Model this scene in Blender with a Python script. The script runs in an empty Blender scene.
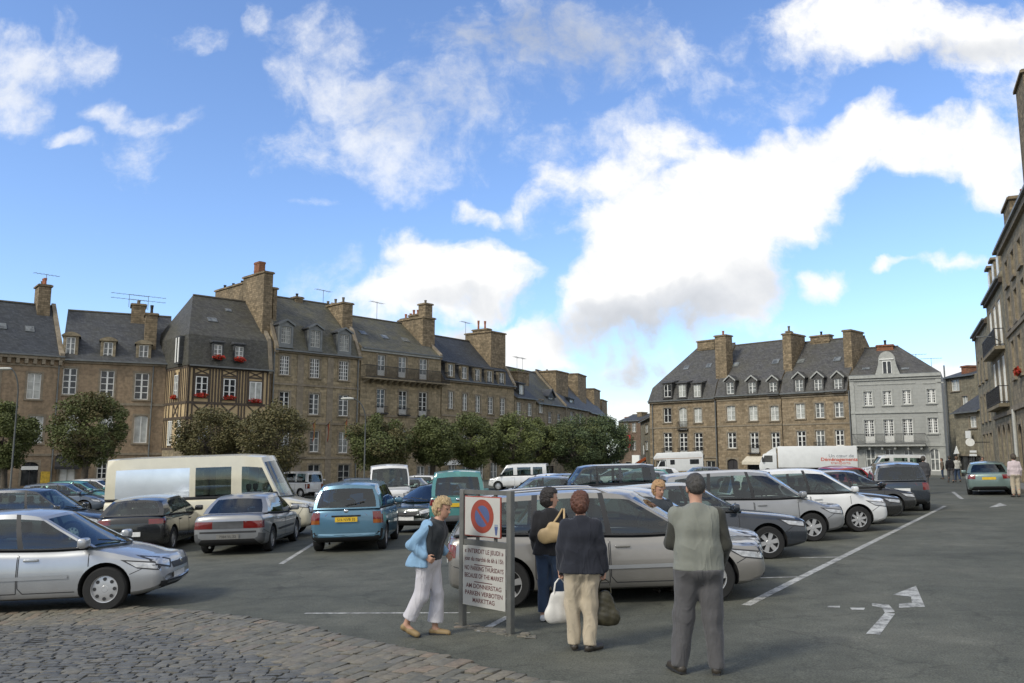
import bpy, bmesh, math, random
import numpy as np
from mathutils import Vector, Matrix, Quaternion
from mathutils.bvhtree import BVHTree

rnd = random.Random(7)
SC = bpy.context.scene
COL = SC.collection
R = math.radians

# ------------------------------------------------------------------ camera
FPX, CX, CY = 830.0, 512.0, 341.5
PITCH = math.atan((455.0 - CY) / FPX)
CAM = Vector((0, 0, 2.0))
cam_d = bpy.data.cameras.new('camera')
cam_d.sensor_width = 36.0
cam_d.lens = FPX / 1024 * 36.0
cam_d.clip_start, cam_d.clip_end = 0.1, 4000
cam = bpy.data.objects.new('camera', cam_d)
COL.objects.link(cam)
cam.location = CAM
cam.rotation_euler = (math.pi / 2 + PITCH, 0, 0)
SC.camera = cam


def ray(px, py):
    a, b = (px - CX) / FPX, (CY - py) / FPX
    c, s = math.cos(PITCH), math.sin(PITCH)
    return Vector((a, c - b * s, s + b * c))


def at(px, py, Y):
    r = ray(px, py)
    return CAM + r * (Y / r.y)


def clamp(v, a, b):
    return max(a, min(b, v))


def g(x, y):
    return 0.03 * clamp(x, -12, 25) - 0.011 * clamp(y, -5, 85) + 0.08


def gpt(px, py):
    r = ray(px, py)
    t = 8.0
    for _ in range(60):
        x, y = r.x * t, r.y * t
        t2 = (g(x, y) - CAM.z) / r.z
        t = 0.5 * t + 0.5 * t2
    return Vector((r.x * t, r.y * t, g(r.x * t, r.y * t)))


def sstep(a, b, v):
    t = clamp((v - a) / (b - a), 0, 1)
    return t * t * (3 - 2 * t)


def lerp(a, b, t):
    return a + (b - a) * t


# --------------------------------------------------------------- materials
MATS = {}


def nd(nt, kind, **kw):
    n = nt.nodes.new(kind)
    for k, v in kw.items():
        if k.startswith('i_'):
            n.inputs[k[2:].replace('_', ' ')].default_value = v
        else:
            setattr(n, k, v)
    return n


def new_mat(name):
    m = bpy.data.materials.new(name)
    m.use_nodes = True
    nt = m.node_tree
    b = nt.nodes['Principled BSDF']
    return m, nt, b


def ramp(nt, stops, fac):
    r = nt.nodes.new('ShaderNodeValToRGB')
    el = r.color_ramp.elements
    while len(el) < len(stops):
        el.new(0.5)
    for e, (p, c) in zip(el, stops):
        e.position = p
        e.color = (*c, 1) if len(c) == 3 else c
    nt.links.new(fac, r.inputs[0])
    return r.outputs[0]


def mix(nt, a, b, fac, mode='MIX'):
    m = nt.nodes.new('ShaderNodeMix')
    m.data_type = 'RGBA'
    m.blend_type = mode
    for sock, v in ((m.inputs[0], fac), (m.inputs[6], a), (m.inputs[7], b)):
        if hasattr(v, 'is_output'):
            nt.links.new(v, sock)
        elif isinstance(v, (int, float)):
            sock.default_value = v
        else:
            sock.default_value = (*v, 1)
    return m.outputs[2]


def mth(nt, op, a, b=None, c=None, clampit=False):
    m = nt.nodes.new('ShaderNodeMath')
    m.operation = op
    m.use_clamp = clampit
    for i, v in enumerate((a, b, c)):
        if v is None:
            continue
        if hasattr(v, 'is_output'):
            nt.links.new(v, m.inputs[i])
        else:
            m.inputs[i].default_value = v
    return m.outputs[0]


def noise(nt, scale, vec=None, detail=4, rough=0.55, out=0):
    n = nt.nodes.new('ShaderNodeTexNoise')
    n.inputs['Scale'].default_value = scale
    n.inputs['Detail'].default_value = detail
    n.inputs['Roughness'].default_value = rough
    if vec is not None:
        nt.links.new(vec, n.inputs['Vector'])
    return n.outputs[out]


def bump(nt, b, h, strength=0.3, dist=0.02):
    bp = nt.nodes.new('ShaderNodeBump')
    bp.inputs['Strength'].default_value = strength
    bp.inputs['Distance'].default_value = dist
    nt.links.new(h, bp.inputs['Height'])
    nt.links.new(bp.outputs[0], b.inputs['Normal'])


def plain(name, col, rough=0.6, metal=0.0, var=0.12, scale=6.0, bmp=0.0, spec=0.5, coat=0.0):
    """simple surface: base colour with a little procedural unevenness"""
    if name in MATS:
        return MATS[name]
    m, nt, b = new_mat(name)
    tc = nt.nodes.new('ShaderNodeTexCoord')
    n = noise(nt, scale, tc.outputs['Object'])
    lo = tuple(c * (1 - var) for c in col)
    hi = tuple(min(1, c * (1 + var)) for c in col)
    c = ramp(nt, [(0.3, lo), (0.7, hi)], n)
    nt.links.new(c, b.inputs['Base Color'])
    b.inputs['Roughness'].default_value = rough
    b.inputs['Metallic'].default_value = metal
    b.inputs['Specular IOR Level'].default_value = spec
    b.inputs['Coat Weight'].default_value = coat
    b.inputs['Coat Roughness'].default_value = 0.06
    if bmp:
        bump(nt, b, noise(nt, scale * 5, tc.outputs['Object']), bmp, 0.01)
    MATS[name] = m
    return m


def wallvec(nt):
    """(x+y, z) of the wall object's own frame, so courses run level on every side"""
    tc = nt.nodes.new('ShaderNodeTexCoord')
    sp = nt.nodes.new('ShaderNodeSeparateXYZ')
    nt.links.new(tc.outputs['Object'], sp.inputs[0])
    a = mth(nt, 'ADD', sp.outputs[0], sp.outputs[1])
    cb = nt.nodes.new('ShaderNodeCombineXYZ')
    nt.links.new(a, cb.inputs[0])
    nt.links.new(sp.outputs[2], cb.inputs[1])
    return cb.outputs[0], tc.outputs['Object'], sp


def masonry(name, c1, c2, mortar, bw=0.55, bh=0.26, stain=(0.10, 0.085, 0.06), stain_amt=0.5, msize=0.012, contrast=1.0):
    if name in MATS:
        return MATS[name]
    m, nt, b = new_mat(name)
    v, obj, sp = wallvec(nt)
    # wobble the courses slightly: hand-cut stone
    nv = nt.nodes.new('ShaderNodeTexNoise')
    nv.inputs['Scale'].default_value = 1.3
    nt.links.new(obj, nv.inputs['Vector'])
    vm = nt.nodes.new('ShaderNodeVectorMath')
    vm.operation = 'MULTIPLY_ADD'
    nt.links.new(nv.outputs['Color'], vm.inputs[0])
    vm.inputs[1].default_value = (0.10, 0.07, 0)
    nt.links.new(v, vm.inputs[2])
    br = nt.nodes.new('ShaderNodeTexBrick')
    br.inputs['Scale'].default_value = 1.0
    br.inputs['Brick Width'].default_value = bw
    br.inputs['Row Height'].default_value = bh
    br.inputs['Mortar Size'].default_value = msize
    br.inputs['Mortar Smooth'].default_value = 0.4
    br.inputs['Bias'].default_value = 0.0
    br.inputs['Color1'].default_value = (*c1, 1)
    br.inputs['Color2'].default_value = (*c2, 1)
    br.inputs['Mortar'].default_value = (*mortar, 1)
    br.squash = 1.4
    br.squash_frequency = 3
    nt.links.new(vm.outputs[0], br.inputs['Vector'])
    n1 = noise(nt, 3.5, obj, 5)
    c = mix(nt, br.outputs['Color'], ramp(nt, [(0.3, (0.45,) * 3), (0.7, (1.35, 1.3, 1.25))], n1), 0.55 * contrast, 'MULTIPLY')
    # rain-washed stains: long in z
    mp = nt.nodes.new('ShaderNodeMapping')
    mp.inputs['Scale'].default_value = (1.0, 1.0, 0.25)
    nt.links.new(obj, mp.inputs['Vector'])
    n2 = noise(nt, 0.9, mp.outputs[0], 6, 0.65)
    f = ramp(nt, [(0.46, (0, 0, 0)), (0.68, (1, 1, 1))], n2)
    c = mix(nt, c, stain, mth(nt, 'MULTIPLY', f, stain_amt))
    nt.links.new(c, b.inputs['Base Color'])
    b.inputs['Roughness'].default_value = 0.9
    b.inputs['Specular IOR Level'].default_value = 0.2
    h = mth(nt, 'ADD', mth(nt, 'MULTIPLY', br.outputs['Fac'], -0.6), noise(nt, 9, obj, 5))
    bump(nt, b, h, 0.6, 0.03)
    MATS[name] = m
    return m


def slate(name, col, moss=0.25, mosscol=(0.085, 0.08, 0.045)):
    if name in MATS:
        return MATS[name]
    m, nt, b = new_mat(name)
    v, obj, sp = wallvec(nt)
    br = nt.nodes.new('ShaderNodeTexBrick')
    br.inputs['Scale'].default_value = 1.0
    br.inputs['Brick Width'].default_value = 0.24
    br.inputs['Row Height'].default_value = 0.15
    br.inputs['Mortar Size'].default_value = 0.008
    br.inputs['Color1'].default_value = (*[c * 0.72 for c in col], 1)
    br.inputs['Color2'].default_value = (*[c * 1.25 for c in col], 1)
    br.inputs['Mortar'].default_value = (*[c * 0.4 for c in col], 1)
    nt.links.new(v, br.inputs['Vector'])
    n1 = noise(nt, 0.8, obj, 6, 0.65)
    c = mix(nt, br.outputs['Color'], mosscol, mth(nt, 'MULTIPLY', ramp(nt, [(0.42, (0, 0, 0)), (0.7, (1, 1, 1))], n1), moss))
    n2 = noise(nt, 5, obj, 4)
    c = mix(nt, c, ramp(nt, [(0.3, (0.7,) * 3), (0.7, (1.25,) * 3)], n2), 0.6, 'MULTIPLY')
    nt.links.new(c, b.inputs['Base Color'])
    b.inputs['Roughness'].default_value = 0.62
    b.inputs['Specular IOR Level'].default_value = 0.35
    bump(nt, b, mth(nt, 'ADD', mth(nt, 'MULTIPLY', br.outputs['Fac'], -0.5), noise(nt, 12, obj)), 0.4, 0.02)
    MATS[name] = m
    return m


def leafmat(name, c1, c2, c3):
    if name in MATS:
        return MATS[name]
    m, nt, b = new_mat(name)
    ge = nt.nodes.new('ShaderNodeNewGeometry')
    c = ramp(nt, [(0.0, c1), (0.45, c2), (0.82, c2), (1.0, c3)], ge.outputs['Random Per Island'])
    nt.links.new(c, b.inputs['Base Color'])
    b.inputs['Roughness'].default_value = 0.55
    b.inputs['Specular IOR Level'].default_value = 0.25
    b.inputs['Transmission Weight'].default_value = 0.0
    MATS[name] = m
    return m


def window_glass(name, col, rough=0.04, var=0.5):
    """panes of the houses: dark room behind old wavy glass"""
    if name in MATS:
        return MATS[name]
    m, nt, b = new_mat(name)
    tc = nt.nodes.new('ShaderNodeTexCoord')
    n = noise(nt, 1.7, tc.outputs['Object'], 3)
    c = ramp(nt, [(0.35, tuple(x * (1 - var) for x in col)), (0.7, tuple(min(1, x * (1 + var)) for x in col))], n)
    nt.links.new(c, b.inputs['Base Color'])
    b.inputs['Roughness'].default_value = rough
    b.inputs['Specular IOR Level'].default_value = 0.5
    bump(nt, b, noise(nt, 2.5, tc.outputs['Object'], 2), 0.05, 0.02)
    MATS[name] = m
    return m


def car_paint(name, col, metal=0.0, rough=0.3):
    if name in MATS:
        return MATS[name]
    m, nt, b = new_mat(name)
    tc = nt.nodes.new('ShaderNodeTexCoord')
    n = noise(nt, 2.2, tc.outputs['Object'], 5)
    c = ramp(nt, [(0.3, tuple(x * 0.9 for x in col)), (0.7, tuple(min(1, x * 1.06) for x in col))], n)
    # road dust low on the body
    sp = nt.nodes.new('ShaderNodeSeparateXYZ')
    nt.links.new(tc.outputs['Object'], sp.inputs[0])
    low = mth(nt, 'SUBTRACT', 0.62, sp.outputs[2])
    d = mth(nt, 'MULTIPLY', mth(nt, 'MULTIPLY', low, 0.5, clampit=True), noise(nt, 7, tc.outputs['Object'], 5))
    c = mix(nt, c, (0.13, 0.12, 0.10), d)
    nt.links.new(c, b.inputs['Base Color'])
    b.inputs['Metallic'].default_value = metal
    nt.links.new(mth(nt, 'ADD', rough, mth(nt, 'MULTIPLY', d, 0.8)), b.inputs['Roughness'])
    b.inputs['Coat Weight'].default_value = 0.8
    b.inputs['Coat Roughness'].default_value = 0.05
    MATS[name] = m
    return m


def car_glass():
    if 'car_glass' in MATS:
        return MATS['car_glass']
    m, nt, b = new_mat('car_glass')
    out = nt.nodes['Material Output']
    tr = nt.nodes.new('ShaderNodeBsdfTransparent')
    tr.inputs[0].default_value = (0.52, 0.62, 0.58, 1)
    gl = nt.nodes.new('ShaderNodeBsdfGlossy')
    gl.inputs['Roughness'].default_value = 0.02
    gl.inputs[0].default_value = (0.9, 0.95, 1.0, 1)
    fr = nt.nodes.new('ShaderNodeFresnel')
    fr.inputs[0].default_value = 1.55
    f = mth(nt, 'ADD', mth(nt, 'MULTIPLY', fr.outputs[0], 1.15), 0.01, clampit=True)
    mx = nt.nodes.new('ShaderNodeMixShader')
    nt.links.new(f, mx.inputs[0])
    nt.links.new(tr.outputs[0], mx.inputs[1])
    nt.links.new(gl.outputs[0], mx.inputs[2])
    nt.links.new(mx.outputs[0], out.inputs[0])
    MATS['car_glass'] = m
    return m


# ------------------------------------------------------------ mesh building
class MB:
    def __init__(self):
        self.v, self.f, self.m = [], [], []

    def add(self, vs, fs, mi=0):
        o = len(self.v)
        self.v += [tuple(p) for p in vs]
        for f in fs:
            self.f.append([o + i for i in f])
            self.m.append(mi)
        return o

    def quad(self, a, b, c, d, mi=0):
        self.add([a, b, c, d], [(0, 1, 2, 3)], mi)

    def box(self, x0, x1, y0, y1, z0, z1, mi=0, M=None):
        vs = [Vector(p) for p in ((x0, y0, z0), (x1, y0, z0), (x1, y1, z0), (x0, y1, z0),
                                  (x0, y0, z1), (x1, y0, z1), (x1, y1, z1), (x0, y1, z1))]
        if M is not None:
            vs = [M @ p for p in vs]
        self.add(vs, [(0, 3, 2, 1), (4, 5, 6, 7), (0, 1, 5, 4), (1, 2, 6, 5), (2, 3, 7, 6), (3, 0, 4, 7)], mi)

    def bar(self, a, b, w, h=None, mi=0, up=(0, 0, 1)):
        """box beam from a to b"""
        a, b = Vector(a), Vector(b)
        h = h or w
        d = (b - a)
        L = d.length
        if L < 1e-6:
            return
        d.normalize()
        u = Vector(up)
        if abs(d.dot(u)) > 0.98:
            u = Vector((0, 1, 0))
        s = d.cross(u).normalized()
        u = s.cross(d)
        vs = []
        for p in (a, b):
            for i, j in ((-1, -1), (1, -1), (1, 1), (-1, 1)):
                vs.append(p + s * (i * w / 2) + u * (j * h / 2))
        self.add(vs, [(0, 1, 2, 3), (7, 6, 5, 4), (0, 4, 5, 1), (1, 5, 6, 2), (2, 6, 7, 3), (3, 7, 4, 0)], mi)

    def tube(self, pts, rad, n=8, mi=0, cap=True):
        pts = [Vector(p) for p in pts]
        rs = rad if isinstance(rad, (list, tuple)) else [rad] * len(pts)
        rings = []
        prev = None
        for i, p in enumerate(pts):
            d = (pts[min(i + 1, len(pts) - 1)] - pts[max(i - 1, 0)])
            if d.length < 1e-9:
                d = Vector((0, 0, 1))
            d.normalize()
            if prev is None:
                u = Vector((1, 0, 0)) if abs(d.x) < 0.9 else Vector((0, 1, 0))
                s = d.cross(u).normalized()
            else:
                s = (prev - d * prev.dot(d))
                s = s.normalized() if s.length > 1e-6 else d.orthogonal().normalized()
            prev = s
            t = d.cross(s)
            rings.append([p + (s * math.cos(2 * math.pi * k / n) + t * math.sin(2 * math.pi * k / n)) * rs[i] for k in range(n)])
        vs = [q for r in rings for q in r]
        fs = []
        for i in range(len(pts) - 1):
            for k in range(n):
                k2 = (k + 1) % n
                fs.append((i * n + k, i * n + k2, (i + 1) * n + k2, (i + 1) * n + k))
        if cap:
            fs.append(tuple(range(n - 1, -1, -1)))
            fs.append(tuple((len(pts) - 1) * n + k for k in range(n)))
        self.add(vs, fs, mi)

    def lathe(self, prof, axis='z', n=20, mi=0, c=(0, 0, 0)):
        """prof: list of (r, h)"""
        vs, fs = [], []
        for r, h in prof:
            for k in range(n):
                a = 2 * math.pi * k / n
                p = (r * math.cos(a), r * math.sin(a), h)
                if axis == 'y':
                    p = (p[0], p[2], -p[1])
                elif axis == 'x':
                    p = (p[2], p[0], p[1])
                vs.append((p[0] + c[0], p[1] + c[1], p[2] + c[2]))
        for i in range(len(prof) - 1):
            for k in range(n):
                k2 = (k + 1) % n
                fs.append((i * n + k, i * n + k2, (i + 1) * n + k2, (i + 1) * n + k))
        self.add(vs, fs, mi)

    def poly(self, pts, mi=0):
        self.add(pts, [tuple(range(len(pts)))], mi)

    def prism(self, pts, off, mi=0):
        """closed prism of a polygon along the vector off"""
        off = Vector(off)
        n = len(pts)
        vs = [Vector(p) for p in pts] + [Vector(p) + off for p in pts]
        fs = [tuple(range(n - 1, -1, -1)), tuple(range(n, 2 * n))]
        for i in range(n):
            j = (i + 1) % n
            fs.append((i, j, n + j, n + i))
        self.add(vs, fs, mi)

    def build(self, name, mats, parent=None, smooth=None, fix=True, loc=None, weld=0):
        me = bpy.data.meshes.new(name)
        me.from_pydata(self.v, [], self.f)
        if not isinstance(mats, (list, tuple)):
            mats = [mats]
        for m in mats:
            me.materials.append(m)
        me.polygons.foreach_set('material_index', self.m)
        if fix or weld:
            bm = bmesh.new()
            bm.from_mesh(me)
            if weld:
                bmesh.ops.remove_doubles(bm, verts=bm.verts, dist=weld)
            bmesh.ops.recalc_face_normals(bm, faces=bm.faces)
            bm.to_mesh(me)
            bm.free()
        if smooth is not None:
            me.polygons.foreach_set('use_smooth', [True] * len(me.polygons))
            me.set_sharp_from_angle(angle=R(smooth))
        me.update()
        return link(name, me, parent, loc)


def link(name, data, parent=None, loc=None):
    o = bpy.data.objects.new(name, data)
    COL.objects.link(o)
    if parent is not None:
        o.parent = parent
    if loc is not None:
        o.location = loc
    return o


def tag(o, label=None, cat=None, group=None, kind=None):
    if label:
        o['label'] = label
    if cat:
        o['category'] = cat
    if group:
        o['group'] = group
    if kind:
        o['kind'] = kind
    return o


def empty(name, loc=(0, 0, 0), rz=0.0):
    o = bpy.data.objects.new(name, None)
    o.empty_display_size = 0.3
    COL.objects.link(o)
    o.location = loc
    o.rotation_euler = (0, 0, rz)
    return o


def copy_tree(o, parent=None):
    c = o.copy()
    COL.objects.link(c)
    if parent is not None:
        c.parent = parent
    for ch in list(o.children):
        copy_tree(ch, c)
    return c


def fractal(x, y, seed=0.0):
    from mathutils import noise as mn
    return mn.fractal(Vector((x, y, seed)), 0.6, 2.0, 4)
# ---------------------------------------------------------------- materials of the houses
ST_BROWN = masonry('granite_brown', (0.235, 0.195, 0.125), (0.37, 0.305, 0.20), (0.23, 0.195, 0.135), 0.62, 0.30, stain=(0.13, 0.115, 0.08), contrast=1.15)
ST_GREY = masonry('granite_grey_brown', (0.215, 0.185, 0.13), (0.32, 0.27, 0.185), (0.19, 0.165, 0.115), 0.55, 0.27)
ST_PINK = masonry('render_pinkish', (0.27, 0.205, 0.14), (0.32, 0.245, 0.165), (0.25, 0.19, 0.13), 1.3, 0.5, stain_amt=0.45, msize=0.004)
ST_WARM = masonry('granite_warm', (0.205, 0.16, 0.104), (0.325, 0.26, 0.175), (0.195, 0.162, 0.114), 0.55, 0.26, stain_amt=0.35)
ST_GREEN = masonry('granite_dark', (0.205, 0.19, 0.14), (0.30, 0.27, 0.195), (0.18, 0.165, 0.12), 0.5, 0.26, stain_amt=0.6)
ST_DRESS = masonry('dressed_stone', (0.23, 0.195, 0.145), (0.28, 0.24, 0.18), (0.2, 0.17, 0.13), 0.8, 0.4, stain_amt=0.35, msize=0.005, contrast=0.7)
ST_RUBBLE = masonry('rubble_stone', (0.18, 0.142, 0.092), (0.31, 0.245, 0.16), (0.155, 0.128, 0.088), 0.42, 0.2, stain_amt=0.5, msize=0.02, contrast=1.3)
ST_PALE = masonry('pale_grey_ashlar', (0.335, 0.34, 0.32), (0.35, 0.355, 0.335), (0.29, 0.295, 0.275), 0.9, 0.38, stain=(0.24, 0.245, 0.225), stain_amt=0.35, msize=0.008, contrast=0.22)
ST_PALE2 = plain('pale_grey_stone', (0.345, 0.35, 0.325), 0.85, var=0.15, scale=3, bmp=0.1)
BRICK = masonry('chimney_brick', (0.23, 0.085, 0.05), (0.31, 0.13, 0.07), (0.26, 0.2, 0.14), 0.22, 0.075, stain_amt=0.4, msize=0.008)
SL_DARK = slate('slate_dark', (0.060, 0.063, 0.068), 0.2)
SL_BLUE = slate('slate_blue_black', (0.05, 0.055, 0.062), 0.1)
SL_MOSS = slate('slate_mossy', (0.09, 0.088, 0.072), 0.7, (0.125, 0.115, 0.065))
SL_CORNER = slate('slate_corner', (0.072, 0.070, 0.062), 0.35)
SL_GREY = slate('slate_grey', (0.080, 0.078, 0.076), 0.3)
WHITE = plain('white_joinery', (0.72, 0.72, 0.68), 0.5, var=0.08)
GREYW = plain('grey_joinery', (0.42, 0.42, 0.38), 0.6, var=0.1)
ZINC = plain('zinc', (0.15, 0.16, 0.16), 0.5, 0.3, var=0.2, scale=2)
IRON = plain('black_iron', (0.018, 0.018, 0.02), 0.5, 0.3)
TIMBER = plain('dark_timber', (0.075, 0.056, 0.040), 0.8, var=0.3, scale=5, bmp=0.2)
PLASTER = plain('ochre_plaster', (0.47, 0.355, 0.20), 0.9, var=0.14, scale=1.6, bmp=0.1)
POT = plain('terracotta', (0.30, 0.11, 0.06), 0.85, var=0.25, scale=4)
POTGREY = plain('grey_pot', (0.13, 0.115, 0.09), 0.85, var=0.25, scale=4)
GL_DARK = window_glass('dark_pane', (0.028, 0.03, 0.032))
GL_CURT = window_glass('curtained_pane', (0.42, 0.43, 0.40), 0.12, 0.25)
GL_HALF = window_glass('net_curtain_pane', (0.17, 0.18, 0.175), 0.08, 0.5)
FLOWER = leafmat('geranium', (0.45, 0.03, 0.015), (0.40, 0.035, 0.02), (0.05, 0.10, 0.02))
GRASSM = leafmat('wall_plants', (0.05, 0.08, 0.02), (0.07, 0.10, 0.03), (0.12, 0.10, 0.04))
WOODD = plain('dark_door_wood', (0.03, 0.028, 0.03), 0.6)
GLASSES = {'dark': GL_DARK, 'curt': GL_CURT, 'half': GL_HALF}


class House:
    def __init__(s, name, label, cat, a, b, D, wallmat, group=None, base=-1.6):
        """a, b: world (x, y) of the left and right front corners seen from the front"""
        s.A, s.B = Vector((a[0], a[1])), Vector((b[0], b[1]))
        u = s.B - s.A
        s.W = u.length
        s.u = u / s.W
        s.n = Vector((s.u.y, -s.u.x))
        s.D = D
        s.base = base
        s.root = empty(name, (s.A.x, s.A.y, 0), math.atan2(s.u.y, s.u.x))
        tag(s.root, label, cat, group)
        s.holes, s.wm, s.trim = [], wallmat, MB()
        s.trimmat = ST_DRESS

    def sz(s, px, py, d=0.0):
        r = ray(px, py)
        o = s.A - s.n * d
        den = r.x * s.n.x + r.y * s.n.y
        t = (o.x * s.n.x + o.y * s.n.y) / den
        p = Vector((r.x * t, r.y * t))
        return (p - o).dot(s.u), CAM.z + r.z * t

    # -- openings
    def win(s, x0, x1, y0, y1, **k):
        xm, ym = (x0 + x1) / 2, (y0 + y1) / 2
        a, b = s.sz(x0, ym)[0], s.sz(x1, ym)[0]
        z1, z0 = s.sz(xm, y0)[1], s.sz(xm, y1)[1]
        return s.window(a, b, z0, z1, **k)

    def window(s, a, b, z0, z1, leaves=2, rows=3, cols=1, glass='dark', frame=None, surround=0.16, proud=0.0,
               hole=True, arch=0.0, sill=True, rail=False, flowers=False, mullion=0.09, fw=0.075, mun=0.04, smat=None,
               panel=0.0, name='window', transom=0.0, d=None):
        frame = frame or WHITE
        smat = smat or s.trimmat
        m = MB()
        dd = 0.17 if d is None else d
        if hole:
            s.holes.append((a, b, z0, z1))
        y0, y1 = dd - 0.05, dd + 0.03
        # outer frame
        m.box(a, a + fw, y0, y1, z0, z1)
        m.box(b - fw, b, y0, y1, z0, z1)
        m.box(a + fw, b - fw, y0, y1, z0, z0 + fw)
        m.box(a + fw, b - fw, y0, y1, z1 - fw, z1)
        zi0, zi1 = z0 + fw, z1 - fw
        if panel:
            m.box(a + fw, b - fw, y0 + 0.01, y1, zi0, zi0 + panel)
            zi0 += panel
        if transom:
            zt = zi1 - transom
            m.box(a + fw, b - fw, y0, y1, zt - 0.04, zt + 0.04)
        w = (b - a - 2 * fw) / leaves
        for i in range(1, leaves):
            c = a + fw + w * i
            m.box(c - mullion / 2, c + mullion / 2, y0 - 0.012, y1, zi0, zi1)
        for i in range(leaves):
            c0 = a + fw + w * i
            for j in range(1, cols):
                c = c0 + w * j / cols
                m.box(c - mun / 2, c + mun / 2, y0 + 0.014, y1 - 0.006, zi0, zi1)
        for j in range(1, rows):
            z = lerp(zi0, zi1, j / rows)
            m.box(a + fw, b - fw, y0 + 0.017, y1 - 0.008, z - mun / 2, z + mun / 2)
        # stone surround, a few mm proud of the wall
        if surround:
            p = -0.035 - proud
            q = -0.002
            if not hole:
                q = dd + 0.03
            m.box(a - surround, a - 0.003, p, q, z0 - 0.002, z1 + surround, 1)
            m.box(b + 0.003, b + surround, p, q, z0 - 0.002, z1 + surround, 1)
            m.box(a - 0.003, b + 0.003, p, q, z1 + 0.003, z1 + surround, 1)
        if arch:  # spandrels filling the corners under a round head
            r = (b - a) / 2
            cxm = (a + b) / 2
            for sg in (-1, 1):
                pts = [(cxm + sg * r, -0.01, z1 + 0.003)]
                for k in range(7):
                    t = math.pi / 2 * k / 6
                    pts.append((cxm + sg * r * math.cos(t), -0.01, z1 - arch + arch * math.sin(t)))
                m.prism(pts, (0, dd - 0.06, 0), 1)
        o = m.build(name, [frame, smat], s.root)
        pm = MB()
        pm.quad((a + 0.02, dd + 0.005, z0 + 0.02), (b - 0.02, dd + 0.005, z0 + 0.02), (b - 0.02, dd + 0.005, z1 - 0.02), (a + 0.02, dd + 0.005, z1 - 0.02))
        pm.build('pane', GLASSES.get(glass, glass), o)
        if sill:
            q = MB()
            q.box(a - surround - 0.03, b + surround + 0.03, -0.13 - proud, 0.10, z0 - 0.14, z0 - 0.004)
            q.build('sill', smat, o)
        if rail:
            q = MB()
            zr = z0 + (rail if rail is not True else 0.85)
            e = 0.16
            yy = -0.30 - proud
            q.bar((a - e, yy, zr), (b + e, yy, zr), 0.05)
            q.bar((a - e, yy, z0 + 0.06), (b + e, yy, z0 + 0.06), 0.04)
            for x in (a - e, b + e):
                q.bar((x, yy, zr), (x, 0.0, zr), 0.045)
                q.bar((x, yy, z0 + 0.06), (x, 0.0, z0 + 0.06), 0.04)
            nb = int((b - a + 2 * e) / 0.12)
            for k in range(nb + 1):
                x = lerp(a - e, b + e, k / nb)
                q.bar((x, yy, z0 + 0.06), (x, yy, zr), 0.022)
            q.box(a - e - 0.05, b + e + 0.05, yy - 0.06, -0.002, z0 - 0.12, z0 + 0.0)
            q.build('balcony', IRON, o)
        if flowers:
            q = MB()
            leaf_cloud(q, ((a + b) / 2, -0.22 - proud, z0 + 0.12), ((b - a) / 2 + 0.12, 0.16, 0.2), 120, 0.11, rnd)
            q.build('flowers', FLOWER, o, fix=False)
        return o

    # -- the wall with its openings cut in
    def walls(s, ze, name='wall', mat=None):
        m = MB()
        e = 0.01
        W, D = s.W - e, s.D
        hs = [(max(a, e + .02), min(b, W - .02), z0, z1) for a, b, z0, z1 in s.holes]
        xs = sorted({e, W} | {round(v, 4) for h in hs for v in h[:2]})
        zs = sorted({s.base, ze} | {round(v, 4) for h in hs for v in h[2:]})
        for i in range(len(xs) - 1):
            for j in range(len(zs) - 1):
                xm, zm = (xs[i] + xs[i + 1]) / 2, (zs[j] + zs[j + 1]) / 2
                if zm > ze or any(a < xm < b and c < zm < d for a, b, c, d in hs):
                    continue
                m.quad((xs[i], 0, zs[j]), (xs[i + 1], 0, zs[j]), (xs[i + 1], 0, zs[j + 1]), (xs[i], 0, zs[j + 1]))
        for a, b, c, d in hs:
            t = 0.30
            m.quad((a, 0, c), (a, t, c), (a, t, d), (a, 0, d))
            m.quad((b, 0, c), (b, 0, d), (b, t, d), (b, t, c))
            m.quad((a, 0, d), (a, t, d), (b, t, d), (b, 0, d))
            m.quad((a, 0, c), (b, 0, c), (b, t, c), (a, t, c))
        m.quad((e, 0, s.base), (e, 0, ze), (e, D, ze), (e, D, s.base))
        m.quad((W, 0, s.base), (W, D, s.base), (W, D, ze), (W, 0, ze))
        m.quad((e, D, s.base), (e, D, ze), (W, D, ze), (W, D, s.base))
        s.ze = ze
        return m.build(name, mat or s.wm, s.root, fix=False)

    def roof(s, prof, mat, hipL=0.0, hipR=0.0, gable=None, over=0.0, backflat=False):
        """prof: (d, z) from the eave to the ridge; mirrored behind. hip: inset of the ridge end in metres"""
        m = MB()
        e = 0.01
        dr, zr = prof[-1]
        full = list(prof) + [(2 * dr - d, z) for d, z in reversed(prof[:-1])]
        d0 = prof[0][0]

        def ends(d):
            t = clamp((min(d, 2 * dr - d) - max(d0, 0)) / (dr - max(d0, 0)), 0, 1)
            return e - over + hipL * t, s.W - e + over - hipR * t
        L = [(ends(d)[0], d, z) for d, z in full]
        Rr = [(ends(d)[1], d, z) for d, z in full]
        for i in range(len(full) - 1):
            m.quad(L[i], Rr[i], Rr[i + 1], L[i + 1])
        n = len(full)
        # ends: strips between the mirrored profile points
        for P, hip, flip in ((L, hipL, 1), (Rr, hipR, 0)):
            mi = 0 if hip else 1
            k = len(prof) - 1
            for i in range(k):
                q = [P[i], P[i + 1], P[n - 2 - i], P[n - 1 - i]]
                if i + 1 == k:
                    q = [P[i], P[i + 1], P[n - 1 - i]]
                m.poly(q, mi)
        m.quad(L[0], L[-1], Rr[-1], Rr[0])
        s.prof = prof
        o = m.build('roof', [mat, gable or s.wm], s.root)
        # ridge tiles
        q = MB()
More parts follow.
